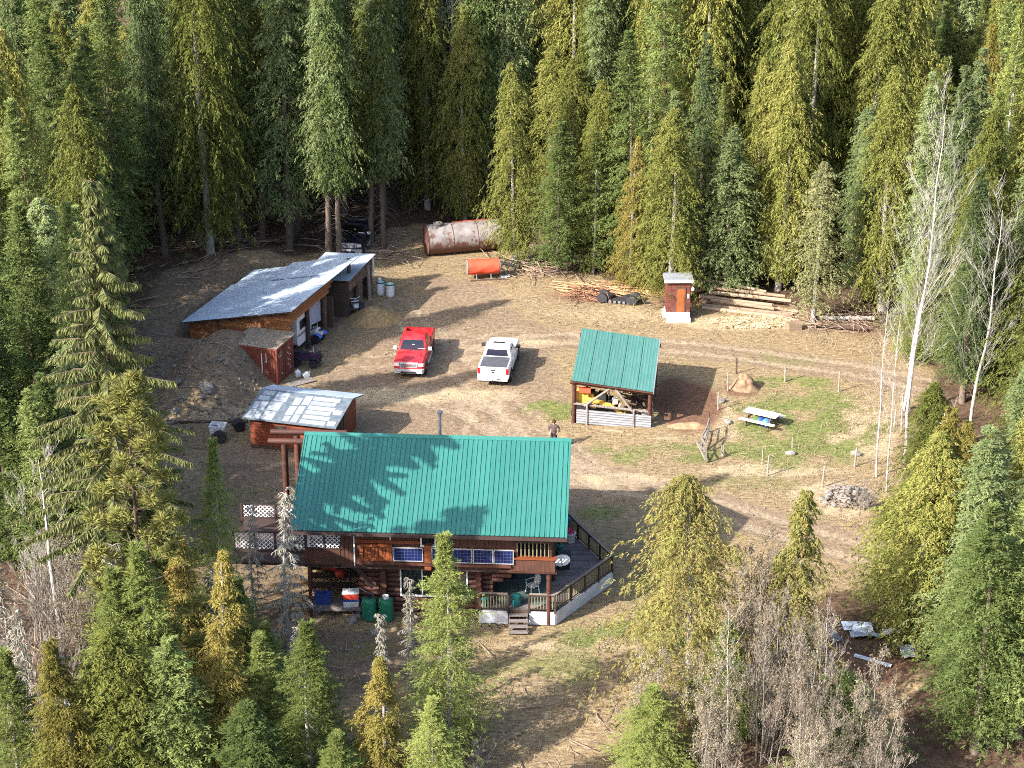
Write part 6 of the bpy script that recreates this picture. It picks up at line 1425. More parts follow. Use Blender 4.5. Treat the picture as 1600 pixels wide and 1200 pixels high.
# outhouse ----------------------------------------------------------------------
oh = thing('outhouse', 'small brown shingled outhouse with an orange door on a white base', 'outhouse', (11.28, 126.55, gz(11.3, 126.9) - .05), R(1))
mb = MB(); mb.b2((-.80, .1, .62), (.80, 1.2, 2.87)); hw_ = part('wall', mb, M['outhouse'], oh)
for k in range(14):
    for s in range(5):
        xa = -.81 + s * .326; 
        if .62 + k * .163 < 2.3 and -.19 < xa + .16 < .36 and s in (2, 3): continue
        mb = MB(); mb.b2((xa, .068, .625 + k * .163), (xa + .315, .098, .625 + k * .163 + .155)); part('shingle', mb, M['outhouse'], hw_)
mb = MB()
for k in range(14): mb.b2((.802, .1, .625 + k * .163), (.83, 1.2, .625 + k * .163 + .155))
part('side_shingles', mb, M['outhouse'], hw_, kind='stuff')
mb = MB(); mb.b2((-.10, .02, .64), (.42, .066, 2.28)); part('door', mb, M['door_orange'], oh)
mb = MB()
for lo, hi in (((-.19, .03, .62), (-.105, .067, 2.4)), ((.425, .03, .62), (.50, .067, 2.4)), ((-.105, .03, 2.285), (.425, .067, 2.4))): mb.b2(lo, hi)
part('door_frame', mb, M['oldwood'], oh)
mb = MB(); mb.b2((.60, .05, 1.62), (.74, .067, 1.92)); part('paper_notice', mb, M['white'], oh)
mb = MB(); mb.loft([[(x, y, z) for y, z in ((-.15, 2.80), (-.15, 3.02), (1.35, 3.0), (1.35, 2.88))] for x in (-.98, .98)]); part('roof', mb, M['steel'], oh)
mb = MB(); mb.b2((-1.0, -.17, 2.80), (1.0, -.152, 3.0)); part('roof_fascia', mb, M['white'], oh)
mb = MB(); mb.b2((-.83, -.05, .30), (.80, 1.2, .60)); part('base', mb, M['white'], oh)
mb = MB(); mb.b2((-.80, -.5, .02), (.82, -.055, .34)); part('step', mb, M['white'], oh)
mb = MB(); mb.b2((-1.02, -.1, .25), (-.84, .7, .62)); part('side_bin', mb, M['white'], oh)
mb = MB(); mb.lathe([(.04, 0), (.1, .05), (.12, .2), (.04, .28)], 10, (.98, .15, 2.1)); mb.beam((.82, .15, 2.4), (.98, .15, 2.4), .03); part('lamp', mb, M['white'], oh)

# log pile ------------------------------------------------------------------------
LG = [((13.5, 128.6, .16), (18.7, 126.95, .16), .17, 'lowest front log of the pile, pale and in full sun'),
      ((13.3, 129.0, .20), (19.0, 127.4, .18), .19, None), ((13.9, 129.4, .22), (19.3, 128.0, .20), .20, None), ((13.6, 129.2, .52), (18.8, 127.7, .48), .17, None), ((13.8, 129.9, .24), (19.6, 128.5, .22), .21, None),
      ((13.4, 129.7, .62), (19.2, 128.2, .55), .19, None), ((13.5, 130.2, .75), (19.0, 128.8, .62), .2, None), ((14.0, 130.4, 1.05), (18.6, 129.1, .85), .17, None), ((14.2, 130.9, .9), (18.9, 129.5, .7), .2, None), ((14.0, 131.0, 1.35), (18.0, 129.8, 1.0), .15, 'topmost log of the pile, grey and slanting down to the right')]
for p, q, r, lb in LG:
    z0_ = gz(p[0], p[1]) * 1.0; r *= random.uniform(.72, 1.0); mb = MB(); P, Q = Vector(p) + Vector((random.uniform(-.5, .3), random.uniform(-.12, .12), z0_ * .5 - .06)), Vector(q) + Vector((random.uniform(-1.3, .4), random.uniform(-.12, .12), z0_ * .5 - .1))
    mb.tube([P - P, (Q - P) * .5 + Vector((0, 0, random.uniform(-.04, .03))), Q - P], [r, r * .95, r * .88], 10)
    o = part('log', mb, M['peeled'], None, 50); o.location = P; tag(o, lb or 'long peeled log in the middle of the log pile by the outhouse', 'log', 'logs in the pile beside the outhouse')
g_ = np.random.default_rng(47); n_ = 3200; a_ = g_.uniform(0, 6.28, n_); q_ = np.sqrt(g_.random(n_)) * (0.55 + 0.9 * fbm(np.cos(a_) * 3 + 9, np.sin(a_) * 3 + 9, 1.5, 3))
x_ = 16.3 + 3.1 * q_ * np.cos(a_); y_ = 126.2 + 1.1 * q_ * np.sin(a_); P_ = np.stack([x_, y_, hgt(x_, y_) + g_.uniform(.01, .07, n_)], 1)
d_ = g_.normal(0, 1, (n_, 3)) * (1, 1, .35); e_ = g_.normal(0, 1, (n_, 3)) * (1, 1, .35); s_ = g_.uniform(.04, .12, (n_, 1))
tag(link('wood_shavings', mesh_np('wood_shavings', np.stack([P_ - d_ * s_, P_ + d_ * s_, P_ + e_ * s_], 1).reshape(-1, 3), np.arange(n_ * 3).reshape(-1, 3), mat('wood_shavings_mat', (.40, .29, .16), (.52, .41, .26), 7, 1.0))), 'pale yellow scatter of bark and shavings in front of the log pile', 'shavings', kind='stuff')
mb = MB(); mb.b2((-.45, -.3, 0), (.45, .3, .5)); o = part('wood_block', mb, M['peeled'], None); o.location = (19.0, 124.9, gz(19, 124.9)); o.rotation_euler = (0, 0, .2); tag(o, 'squat sawn block of wood beneath the sage fir', 'wood block')
for i, (p, q, lb) in enumerate((((20.2, 125.3, .2), (23.8, 124.4, .25), 'dark charred log lying right of the sage fir'), ((20.5, 126.6, .2), (24.6, 126.2, .3), 'grey fallen log at the forest edge right of the sage fir'))):
    mb = MB(); z0_ = gz(p[0], p[1]); mb.tube([Vector(p) - Vector(p), Vector(q) - Vector(p)], .16, 8); o = part('fallen_log', mb, M['oldwood'] if i == 0 else M['greybark'], None, 50); o.location = (p[0], p[1], p[2] + z0_); tag(o, lb, 'log')
# slash along the forest edge
def stick_pile(name, label, cat, boxes, m, n, lr, rr, seed, zmax=.5, dirs=None, kind='stuff'):
    g = random.Random(seed); mb = MB()
    for k in range(n):
        x0_, x1_, y0_, y1_ = g.choice(boxes); x, y = g.uniform(x0_, x1_), g.uniform(y0_, y1_); L = g.uniform(*lr); a = g.uniform(0, 6.28) if dirs is None else g.gauss(*dirs)
        z = gz(x, y) + .03 + zmax * g.random() ** 2; d = Vector((math.cos(a), math.sin(a), g.uniform(-.12, .22))) * L; p = Vector((x, y, z))
        zz = gz(x + d.x, y + d.y) + .02
        q = p + d; q.z = max(q.z * .5 + zz * .5, zz); r = g.uniform(*rr); mid = (p + q) / 2 + Vector((g.uniform(-.1, .1), g.uniform(-.1, .1), .05)) * L * .4
        mb.tube([p, mid, q], [r, r * .8, r * .35], 4, False)
    return tag(part(name, mb, m, None), label, cat, kind=kind)
stick_pile('brush_pile', 'reddish pile of cut branches left of the old undercarriage', 'brush pile', [(3.9, 6.6, 130.2, 131.8)], M['redstick'], 130, (.5, 1.7), (.015, .045), 3, .8)
stick_pile('slab_pile', 'tan slabs and branches strewn along the forest edge left of the outhouse', 'slab wood', [(2.5, 9.5, 131.5, 134.0)], mat('tan_slab', (.42, .24, .12), (.28, .15, .08), 2, .9), 90, (1.0, 3.2), (.03, .08), 4, .35, (-.35, .35))
stick_pile('branch_heap', 'grey heap of dead branches right of the log pile', 'brush pile', [(19.2, 24.5, 126.5, 129.0), (20, 24, 124.2, 126.5)], M['debris'], 220, (.5, 2.2), (.01, .035), 5, .6)
stick_pile('dead_branches', 'dead branches littering the forest floor around the rusty tank', 'branches', [(-11, -6.8, 138, 144), (-24, -13, 133, 141), (-2, 4, 137, 143), (0, 5, 134.5, 138)], M['debris'], 260, (.8, 3.0), (.015, .05), 6, .35)
stick_pile('forest_litter', 'fallen twigs scattered over the ground beneath the forest', 'branches', [(-28, 28, 132, 152), (-26, -18, 100, 135), (-26, -20, 80, 100), (3, 18, 68, 80), (-14, 2, 68, 82)], M['debris'], 700, (.5, 2.5), (.012, .04), 7, .2)
stick_pile('dry_branches', 'bleached branches scattered in the brown thicket at the bottom', 'branches', [(2, 12, 68, 79), (-2, 6, 68, 76)], M['debris'], 160, (.5, 1.8), (.01, .03), 8, .8)

# green-roofed shelter --------------------------------------------------------------
cp = thing('machine_shelter', 'open log shelter with a flat green metal roof and a corrugated front panel', 'shelter', (3.58, 109.36, 0), R(-7))
WC, DC = 4.86, 6.6
def cz(x, y): return 2.96 - .51 * x / WC + .0915 * y
mb = MB(); mb.loft([[(0, y, cz(0, y) - .14), (WC, y, cz(WC, y) - .14), (WC, y, cz(WC, y) - .01), (0, y, cz(0, y) - .01)] for y in (-.25, DC)]); cr = part('roof', mb, M['log'], cp)
npn = 5
for k in range(npn):
    xa, xb = WC * k / npn, WC * (k + 1) / npn - .01; mb = MB(); pr = []
    for j in range(5): c = xa + (xb - xa) * (j + .5) / 5; pr += [(c - .05, 0), (c - .02, .008), (c + .02, .008), (c + .05, 0)]
    pr = [(xa, 0.0)] + pr + [(xb - .06, 0), (xb - .05, .03), (xb, .03)]
    mb.loft([[(x, y, cz(x, y) + .012 + h) for x, h in pr] for y in (-.32, DC + .05)], cap=False, closed=False); part('roof_panel', mb, M['roof_green2'], cr)
mb = MB(); mb.add([(WC - .01, -.33, cz(WC, -.33) - .1), (WC + .05, -.33, cz(WC, -.33) - .1), (WC + .05, DC + .06, cz(WC, DC) - .1), (WC - .01, DC + .06, cz(WC, DC) - .1), (WC - .01, -.33, cz(WC, -.33) + .06), (WC + .05, -.33, cz(WC, -.33) + .06), (WC + .05, DC + .06, cz(WC, DC) + .06), (WC - .01, DC + .06, cz(WC, DC) + .06)], [(0, 1, 2, 3), (4, 5, 6, 7), (0, 1, 5, 4), (1, 2, 6, 5), (2, 3, 7, 6), (3, 0, 4, 7)]); part('verge_trim', mb, M['steel'], cr)
for x, y in ((.12, .15), (WC - .2, .05), (.12, DC - .3), (WC - .2, DC - .3)):
    mb = MB(); mb.tube([(x, y, -.1), (x + .02, y, cz(x, y) - .14)], .13, 9); part('post', mb, M['log'], cp, 50)
for ya in (.02, DC - .35): mb = MB(); mb.tube([(-.1, ya, cz(0, ya) - .26), (WC + .1, ya, cz(WC, ya) - .26)], .12, 9); part('beam', mb, M['log'], cp, 50)
mb = MB(); mb.tube([(.1, .1, 1.28), (WC - .1, .05, .98)], .09, 8); part('rail', mb, M['greywood'], cp, 50)
for a, b in (((.75, -.05, 1.2), (2.45, -.02, 2.55)), ((3.65, -.05, 1.02), (2.55, -.02, 2.5))): mb = MB(); mb.tube([a, b], .075, 8); part('brace', mb, M['greywood'], cp, 50)
for x, z1 in ((.92, 1.3), (3.72, 1.2)): mb = MB(); mb.b2((x - .05, -.20, 0), (x + .05, -.13, z1)); part('panel_post', mb, M['greywood'], cp)
for k in range(6):
    mb = MB(); n = 3; z_ = .10 + k * .155
    mb.loft([[(x, -.11 - dy, z_ + dz - .05 * x * .9) for dz, dy in ((0, 0), (.03, .03), (.06, .03), (.09, 0), (.15, 0))] for x in (.30, WC - .08)], cap=False, closed=False); part('corrugated_sheet', mb, M['steel'], cp)
mb = MB(); mb.b2((.25, DC - .5, 0), (WC - .3, DC - .42, 2.2)); part('back_wall', mb, M['oldwood'], cp)
for z in (.35, 1.0, 1.65): mb = MB(); mb.b2((WC - .12, .2, z), (WC - .06, DC - .5, z + .28)); part('side_board', mb, M['oldwood'], cp)
mb = MB(); mb.beam((2.0, -.75, .05), (3.2, -.95, .04), .14, .07); o = part('plank', mb, M['peeled'], None); o.location = (3.58, 109.36, 0); o.rotation_euler = (0, 0, R(-7)); tag(o, 'short pale plank on the ground in front of the corrugated panel', 'plank')
# tractor inside
yt = thing('yellow_tractor', 'old yellow loader tractor parked under the green-roofed shelter', 'tractor', (5.1, 110.2, 0), R(-7))
mb = MB(); mb.loft([[(s * w_, y, z) for s, z in ((-1, .9), (1, .9), (1, zt), (-1, zt))] for y, w_, zt in ((-1, 0, 0), ) if False] or [[(x, y, z) for y, z in ((-.45, .8), (.45, .8), (.4, zt), (-.4, zt))] for x, zt in ((-1.2, 1.75), (-.2, 1.7), (.0, 1.4))]); part('hood', mb, M['yellow'], yt)
mb = MB(); mb.b2((-1.25, -.62, 1.2), (-.45, -.46, 1.95)); part('side_panel', mb, M['yellow'], yt)
mb = MB(); mb.b2((-.15, -.4, .7), (1.0, .4, 1.35)); mb.b2((.1, -.5, 1.36), (.6, .3, 1.7)); part('engine', mb, M['black'], yt)
for sx in (-.62, .5):
    mb = MB(); mb.beam((-.7 , sx, 1.55), (.9, sx, 1.15), .14, .22); mb.beam((.9, sx, 1.15), (1.75, sx, .5), .14, .2); part('loader_arm', mb, M['yellow'], yt)
mb = MB(); mb.loft([[(1.7, y, .75), (1.75, y, .15), (2.3, y, .1), (2.28, y, .16), (1.84, y, .25), (1.8, y, .75)] for y in (-.8, .75)]); part('bucket', mb, M['yellow'], yt)
for x, r in ((-.85, .62), (.95, .42)):
    for y in (-.75, .7):
        mb = MB(); mb.lathe([(.2, -.15), (r * .92, -.15), (r, -.08), (r, .08), (r * .92, .15), (.2, .15)], 20); w_ = part('wheel', mb, M['black'], yt, 40); w_.location = (x, y, r); w_.rotation_euler = (R(90), 0, 0)
        mb = MB(); mb.lathe([(.02, -.155), (r * .5, -.152), (r * .5, .152), (.02, .155)], 14); part('rim', mb, M['machinery_red'], w_)
mb = MB(); mb.b2((-.55, -.25, 1.72), (-.1, .25, 1.8)); mb.b2((-.62, -.25, 1.8), (-.54, .25, 2.2)); part('seat', mb, M['black'], yt)
mb = MB(); mb.tube([(.75, -.2, 1.3), (.75, -.2, 2.0)], .04, 8); part('exhaust', mb, M['grey_plastic'], yt)
mb = MB(); mb.beam((-1.2, -.66, .62), (1.2, -.66, .58), .08, .12); part('red_bar', mb, M['machinery_red'], yt)
mb = MB(); mb.b2((-1.25, -.68, .68), (-.55, -.60, 1.0)); part('fender', mb, M['yellow'], yt); 
mb = MB(); mb.b2((-1.0, -.9, 1.98), (-.3, -.6, 2.25)); part('tool_box', mb, M['tarp_orange'], yt)
g_ = random.Random(8); mb = MB()
for k in range(120):
    x, y = 3.0 + g_.random() * 1.7, .5 + g_.random() * 3.5; z = .1 + g_.random() * 1.2; a = g_.uniform(0, 3); d = Vector((math.cos(a), math.sin(a) * .6, g_.uniform(-.3, .3))) * g_.uniform(.15, .45); mb.tube([Vector((x, y, z)) - d, Vector((x, y, z)) + d], g_.uniform(.02, .07), 5)
o = part('scrap_pile', mb, M['oldwood'], None, kind='stuff'); o.location = (3.58, 109.36, 0); o.rotation_euler = (0, 0, R(-7)); tag(o, 'dark jumbled scrap and firewood in the right half of the shelter', 'scrap')
for i, (dx, dy, dz, m_, lb) in enumerate(((2.55, .6, 1.35, 'white', 'white jug hanging on the shelter behind the brace'), (2.95, .45, 1.1, 'peeled', 'tan box wedged behind the right brace of the shelter'), (4.35, .35, .75, 'white', 'small white canister at the right post of the shelter'))):
    mb = MB(); mb.box((0, 0, 0), (.28, .25, .34), (.1, .2 * i, .3)); mb.lathe([(.04, .17), (.04, .23)], 8); o = part('canister', mb, M[m_], None); c_, s_ = math.cos(R(-7)), math.sin(R(-7)); o.location = (3.58 + c_ * dx - s_ * dy, 109.36 + s_ * dx + c_ * dy, dz); tag(o, lb, 'canister')

# garden ------------------------------------------------------------------------------
FP = [(14.3, 117.1, 1.08, 'dark fence post standing alone above the earth mound'), (13.5, 114.4, 1.26, 'grey fence post left of the earth mound'), (12.6, 111.4, 1.2, 'grey fence post midway between the shelter shadow and the picnic table'), (11.7, 108.1, 1.3, 'dark fence post at the hinged end of the gate'),
      (14.5, 102.1, 1.28, 'fence post below the picnic table, casting a shadow over pale straw'), (17.4, 100.6, 1.27, 'fence post at the edge of the stone heap'), (19.65, 103.3, 1.2, 'fence post right of the stone heap near the thin birches'), (17.25, 115.8, 1.18, 'left one of the two fence posts along the upper garden edge'), (20.4, 114.2, 1.34, 'right one of the two fence posts along the upper garden edge'),
      (23.2, 108.1, 2.3, 'tall thin post between the white birches'), (22.9, 108.9, 1.1, 'short post beside the tall thin post at the birches'), (14.45, 104.1, .66, 'short stake inside the lower garden edge'), (16.4, 105.8, .66, 'stake in the middle of the garden below the table'), (12.2, 104.8, .7, 'pale short stake behind the gate')]
for x, y, h, lb in FP:
    t_ = thing('fence_post', lb, 'fence post', (x, y, gz(x, y)), random.uniform(0, 1), 'posts round the garden'); mb = MB(); a = random.uniform(-.06, .06)
    mb.tube([(0, 0, -.2), (a * h, .02, h)], [.055 if h > .8 else .035, .05 if h > .8 else .03], 7); part('post', mb, M['oldwood'] if 'dark' in lb else M['post'], t_, 50)
stick_pile('garden_stakes', 'thin pale canes stuck among the garden grass', 'canes', [(13, 18.5, 103.3, 105.5)], M['peeled'], 9, (.6, 1.3), (.012, .02), 15, .5)
gt = thing('garden_gate', 'weathered grey pole gate standing open at the left corner of the garden', 'gate', (11.15, 103.8, gz(11.15, 103.8)), 0)
gp = [(0, 0, 0), (.57, 4.2, 0)]
for k, (z0_, z1_, w_) in enumerate(((1.1, .95, .09), (.62, .55, .07), (.2, .22, .07))):
    mb = MB(); mb.tube([(0, 0, z0_), (.05 - .18, 1.4, z0_ - .1 + .08 * k), (.3, 2.8, (z0_ + z1_) / 2), (.57, 4.2, z1_)], w_ * .6, 7); part('gate_pole', mb, M['greywood'], gt, 50)
for p, q in (((0, 0, .1), (0, 0, 1.25)), ((-.45, .9, .95), (.02, .1, .15)), ((-.1, 1.4, .1), (-.05, 1.4, 1.1)), ((-.08, 1.5, .15), (.28, 2.8, 1.0))):
    mb = MB(); mb.beam(p, q, .11, .06); part('gate_slat', mb, M['greywood'], gt)
mb = MB(); mb.beam((-.5, 1.0, 1.0), (.0, .15, .2), .10, .05); part('yellow_brace', mb, M['peeled'], gt)
mb = MB(); mb.tube([(1.1, .9, 0), (1.1, .9, .75)], .05, 7); part('latch_post', mb, M['greywood'], gt, 50)
pt = thing('picnic_table', 'white picnic table with attached benches standing in the fenced garden', 'picnic table', (15.0, 109.2, gz(15, 109.2)), R(-31))
for k in range(4): mb = MB(); mb.b2((-1.05, -.40 + k * .2, .735), (1.05, -.40 + k * .2 + .192, .775)); part('top_plank', mb, M['white'], pt)
for s in (-1, 1):
    mb = MB(); mb.b2((-1.15, s * .78 - .14, .43), (1.15, s * .78 + .14, .47)); part('bench_plank', mb, M['white'], pt)
for sx in (-.72, .72):
    mb = MB(); mb.beam((sx, -.3, .73), (sx, -.78, 0), .06, .12); mb.beam((sx + .065, .3, .73), (sx + .065, .78, 0), .06, .12); mb.b2((sx - .1, -.9, .34), (sx - .035, .9, .425)); part('leg_frame', mb, M['oldwood'], pt)
for i, (dx, m_, lb) in enumerate(((-.32, 'plant', 'green bag stowed under the picnic table'), (.28, 'bluebright', 'bright blue bag stowed under the picnic table'), (.0, 'blue', 'dark blue bag between the others under the picnic table'))):
    t2 = part('bag', MB().loft([[(r * math.cos(a) * 1.2, r * math.sin(a), z) for a in np.linspace(0, 2 * math.pi, 12, endpoint=False)] for z, r in ((0, .2), (.15, .28), (.35, .24), (.5, .1))]), M[m_], None, 60)
    t2.location = (15.0 + dx * math.cos(R(-31)) - .1 * (i == 2), 109.2 + dx * math.sin(R(-31)) + .12 * (i == 2) - .15, gz(15, 109.2)); tag(t2, lb, 'bag')

# cart, drain pipe, culvert --------------------------------------------------------------
ca = thing('garden_cart', 'small white tub cart with one black wheel left of the patchwork shed', 'cart', (-17.35, 107.2, gz(-17.3, 107.2)), R(-6))
mb = MB(); out_ = [(-.48, -.4), (.48, -.4), (.48, .4), (-.48, .4)]; inn = [(-.40, -.32), (.40, -.32), (.40, .32), (-.40, .32)]
mb.loft([[(x * .86, y * .86, .45) for x, y in out_], [(x, y, .92) for x, y in out_], [(x, y, .92) for x, y in inn], [(x * .86, y * .86, .52) for x, y in inn]]); part('tub', mb, M['white'], ca)
mb = MB(); mb.loft([[(r * math.cos(a) - .12, r * math.sin(a) - .05, z) for a in np.linspace(0, 6.28, 9, endpoint=False)] for z, r in ((.54, .2), (.8, .16), (.9, .05))]); part('dark_bundle', mb, M['blue'], ca)
mb = MB(); mb.beam((-.3, -.3, .45), (-.42, -.36, 0), .06); mb.beam((-.3, .3, .45), (-.42, .36, 0), .06); part('leg', mb, M['steel'], ca)
mb = MB(); mb.lathe([(.12, -.1), (.36, -.1), (.40, -.05), (.40, .05), (.36, .1), (.12, .1)], 22); w_ = part('wheel', mb, M['black'], ca, 40); w_.location = (.22, -.62, .40); w_.rotation_euler = (R(78), 0, 0)
mb = MB(); mb.lathe([(.02, -.06), (.2, -.05), (.2, .05), (.02, .06)], 14); part('rim', mb, M['grey_plastic'], w_)
mb = MB(); P = Vector((-20.3, 109.3, gz(-20.3, 109.3) + .12)); Q = Vector((-15.9, 109.4, gz(-15.9, 109.4) + .1)); mb.tube([P - P, Q - P], .1, 8); o = part('pole', mb, M['oldwood'], None, 50); o.location = P; tag(o, 'long dark pole lying on the ground behind the white cart', 'pole')
mb = MB(); mb.lathe([(.3, -.3), (.34, -.3), (.34, .3), (.3, .3)], 16); o = part('black_pipe', mb, M['black'], None, 40); o.location = (-16.3, 108.4, gz(-16.3, 108.4) + .32); o.rotation_euler = (R(90), 0, R(20)); tag(o, 'short black pipe at the left corner of the patchwork shed', 'pipe')
for i, (x, y, s, lb) in enumerate(((-13.6, 116.6, .5, 'left white jug on the ground at the container doors'), (-13.2, 116.3, .55, 'right white jug on the ground at the container doors'))):
    mb = MB(); mb.loft([[(a, b, z) for a, b in ((-.16 * k, -.12 * k), (.16 * k, -.12 * k), (.16 * k, .12 * k), (-.16 * k, .12 * k))] for z, k in ((0, .9), (.05, 1), (.36, 1), (.44, .5), (.46, .25), (.52, .25))]); o = part('plastic_jug', mb, M['white'], None); o.location = (x, y, .02 + (0.1 if i else 0)); o.rotation_euler = (0, R(60) * i, R(30)); tag(o, lb, 'jug')
mb = MB(); mb.b2((-.9, -.35, 0), (.9, .35, .05)); o = part('pallet_board', mb, M['greywood'], None); o.location = (-13.3, 115.6, .03); o.rotation_euler = (0, 0, R(35)); tag(o, 'grey board lying in front of the container doors', 'board')

# dumped things lower right ----------------------------------------------------------------
for i, (x, y, sx, sy, m_, lb) in enumerate(((16.95, 85.2, .75, .5, 'tarp_white', 'crumpled pale blue tarp beside the track end, lower right'), (18.6, 84.6, .5, .35, 'white', 'crumpled white sheet at the edge of the dense cedar'), (17.4, 84.3, 1.0, .35, 'tarp_grey', 'long grey sheet on the reddish soil patch'), (18.9, 82.4, .4, .6, 'tarp_white', 'pale sheet at the right side of the reddish soil patch'))):
    gx = np.linspace(-1, 1, 14); GX, GY = np.meshgrid(gx, gx); wx, wy = x + GX * sx, y + GY * sy; Z = hgt(wx, wy) + .05 + .28 * fbm(wx, wy, .35, 60 + i)
    ii = np.arange(GX.size).reshape(GX.shape); q_ = np.stack([ii[:-1, :-1], ii[:-1, 1:], ii[1:, 1:], ii[1:, :-1]], -1).reshape(-1, 4)
    tag(link('tarp', mesh_np('tarp', np.stack([wx.ravel(), wy.ravel(), Z.ravel()], 1), q_, M[m_])), lb, 'tarp')
mb = MB(); P = Vector((16.3, 82.2, gz(16.3, 82.2) + .12)); Q = Vector((17.9, 81.3, gz(17.9, 81.3) + .1)); mb.beam(P - P, Q - P, .16, .1); o = part('board', mb, M['tarp_white'], None); o.location = P; tag(o, 'pale painted board lying on the reddish soil, lower right', 'board')
t_ = thing('broken_chair', 'grey broken plastic chair lying in the brown thicket near the reddish soil', 'chair', (15.6, 83.6, gz(15.6, 83.6)), R(40))
mb = MB(); mb.box((0, 0, .35), (.5, .5, .05), (.5, .2, 0)); part('seat', mb, M['steel'], t_)
mb = MB(); mb.box((0, .3, .6), (.5, .05, .5), (-.6, .2, 0)); part('backrest', mb, M['steel'], t_)
for sx in (-.2, .2): mb = MB(); mb.beam((sx, -.2, .35), (sx * 1.3, -.35, 0), .05); part('leg', mb, M['steel'], t_)

# person behind the house -------------------------------------------------------------------
def person(label, loc, rz):
    J = {'pelvis': ((0, 0, .95), .155), 'waist': ((0, .0, 1.10), .15), 'chest': ((0, .01, 1.32), .175), 'neck0': ((0, .0, 1.46), .08), 'neck': ((0, -.02, 1.53), .055), 'head0': ((0, -.045, 1.60), .085), 'head': ((0, -.07, 1.68), .10), 'top': ((0, -.065, 1.745), .075)}
    E_ = [('pelvis', 'waist'), ('waist', 'chest'), ('chest', 'neck0'), ('neck0', 'neck'), ('neck', 'head0'), ('head0', 'head'), ('head', 'top')]
    for s, n_ in ((-1, 'l'), (1, 'r')):
        J.update({n_ + 'sh': ((s * .19, .0, 1.42), .085), n_ + 'el': ((s * .33, .06, 1.17), .06), n_ + 'wr': ((s * .26, -.12, 1.04), .042), n_ + 'ha': ((s * .22, -.19, 1.02), .04),
                  n_ + 'hip': ((s * .10, 0, .88), .12), n_ + 'kn': ((s * .12, -.01, .50), .08), n_ + 'an': ((s * .13, .01, .10), .055), n_ + 'to': ((s * .15, -.17, .045), .05)})
        E_ += [('chest', n_ + 'sh'), (n_ + 'sh', n_ + 'el'), (n_ + 'el', n_ + 'wr'), (n_ + 'wr', n_ + 'ha'), ('pelvis', n_ + 'hip'), (n_ + 'hip', n_ + 'kn'), (n_ + 'kn', n_ + 'an'), (n_ + 'an', n_ + 'to')]
        for f in range(5):
            dx = (f - 2) * .018; L = (.05, .085, .095, .088, .07)[f]
            if f == 0: a, b = (s * .20, -.20, 1.05), (s * .17, -.235, 1.055)
            else: a, b = (s * .22 + dx * .6, -.235, 1.015 + dx), (s * .20 + dx * .5, -.20 - L, .995 + dx)
            J[n_ + 'f%d' % f] = (a, .012); J[n_ + 'g%d' % f] = (b, .009); E_ += [(n_ + 'ha', n_ + 'f%d' % f), (n_ + 'f%d' % f, n_ + 'g%d' % f)]
    ks = list(J); me_ = bpy.data.meshes.new('body'); me_.from_pydata([J[k][0] for k in ks], [(ks.index(a), ks.index(b)) for a, b in E_], [])
    o = bpy.data.objects.new('body', me_); col.objects.link(o); md = o.modifiers.new('skin', 'SKIN'); md.use_smooth_shade = True
    for i, k in enumerate(ks): v = me_.skin_vertices[0].data[i]; v.radius = (J[k][1],) * 2; v.use_root = (k == 'pelvis')
    o.modifiers.new('sub', 'SUBSURF').levels = 1
    bpy.context.view_layer.update(); m2 = bpy.data.meshes.new_from_object(o.evaluated_get(bpy.context.evaluated_depsgraph_get())); bpy.data.objects.remove(o)
    m2.materials.clear()
    for k in ('jacket', 'trousers', 'skin', 'black'): m2.materials.append(M[k])
    for p in m2.polygons:
        c = p.center
        p.material_index = 2 if (c.z > 1.50 or (c.y < -.13 and .9 < c.z < 1.12)) else (0 if c.z > .93 else (3 if c.z < .10 else 1))
    t = thing('person', label, 'person', loc, rz); link('body', m2, t)
    mb = MB(); mb.lathe([(.09, -.10), (.115, -.03), (.115, .05), (.08, .11), (.02, .125)], 16, (0, -.045, 1.70)); part('hair', mb, M['hair'], t, 60)
    mb = MB(); mb.loft([[(sx * q * math.cos(0), 0, 0) for sx in (1,)] for q in (1,)]) if False else mb.b2((-.03, -.185, 1.635), (.03, -.165, 1.66)); part('face_nose', mb, M['skin'], t)
    return t
person('person in a brown jacket and dark trousers standing behind the house', (2.45, 105.9, 0), R(-10))

# rocks, stones, tufts -------------------------------------------------------------------
def rock_mesh(seed, sub=2):
    bm = bmesh.new(); bmesh.ops.create_icosphere(bm, subdivisions=sub, radius=1); g = np.random.default_rng(seed)
    dirs = g.normal(0, 1, (7, 3)); dirs /= np.linalg.norm(dirs, axis=1, keepdims=True); lim = g.uniform(.55, .95, 7)
    for v in bm.verts:
        p = np.array(v.co[:])
        for d, l_ in zip(dirs, lim):
            e = p @ d - l_
            if e > 0: p = p - d * e
        v.co = Vector(p * (1 + g.normal(0, .03)))
    me_ = bpy.data.meshes.new('rock'); bm.to_mesh(me_); bm.free(); me_.materials.append(M['stone']); return me_
RK = [rock_mesh(i) for i in range(6)]
def rock(x, y, s, label, group=None, k=0):
    o = link('rock', RK[k % 6], None, (x, y, gz(x, y) + s * .22), (random.uniform(-.4, .4), random.uniform(-.4, .4), random.uniform(0, 6))); o.scale = (s * random.uniform(.85, 1.25), s * random.uniform(.8, 1.1), s * random.uniform(.55, .8)); return tag(o, label, 'rock', group)
rock(-7.85, 85.55, .34, 'pale angular rock beside the left green gas tank', k=0); rock(-7.6, 86.0, .2, 'small pale rock behind the angular rock by the gas tanks', k=3)
rock(-6.65, 84.35, .30, 'white boulder on the grey gravel in front of the gas tanks', k=1)
rock(7.55, 92.6, .22, 'single white rock on the bare ground right of the deck', k=2)
rock(-18.6, 111.9, .5, 'large flat grey boulder on the slope below the container', k=1); rock(-18.9, 111.3, .32, 'smaller boulder touching the large flat boulder on the slope', k=4)
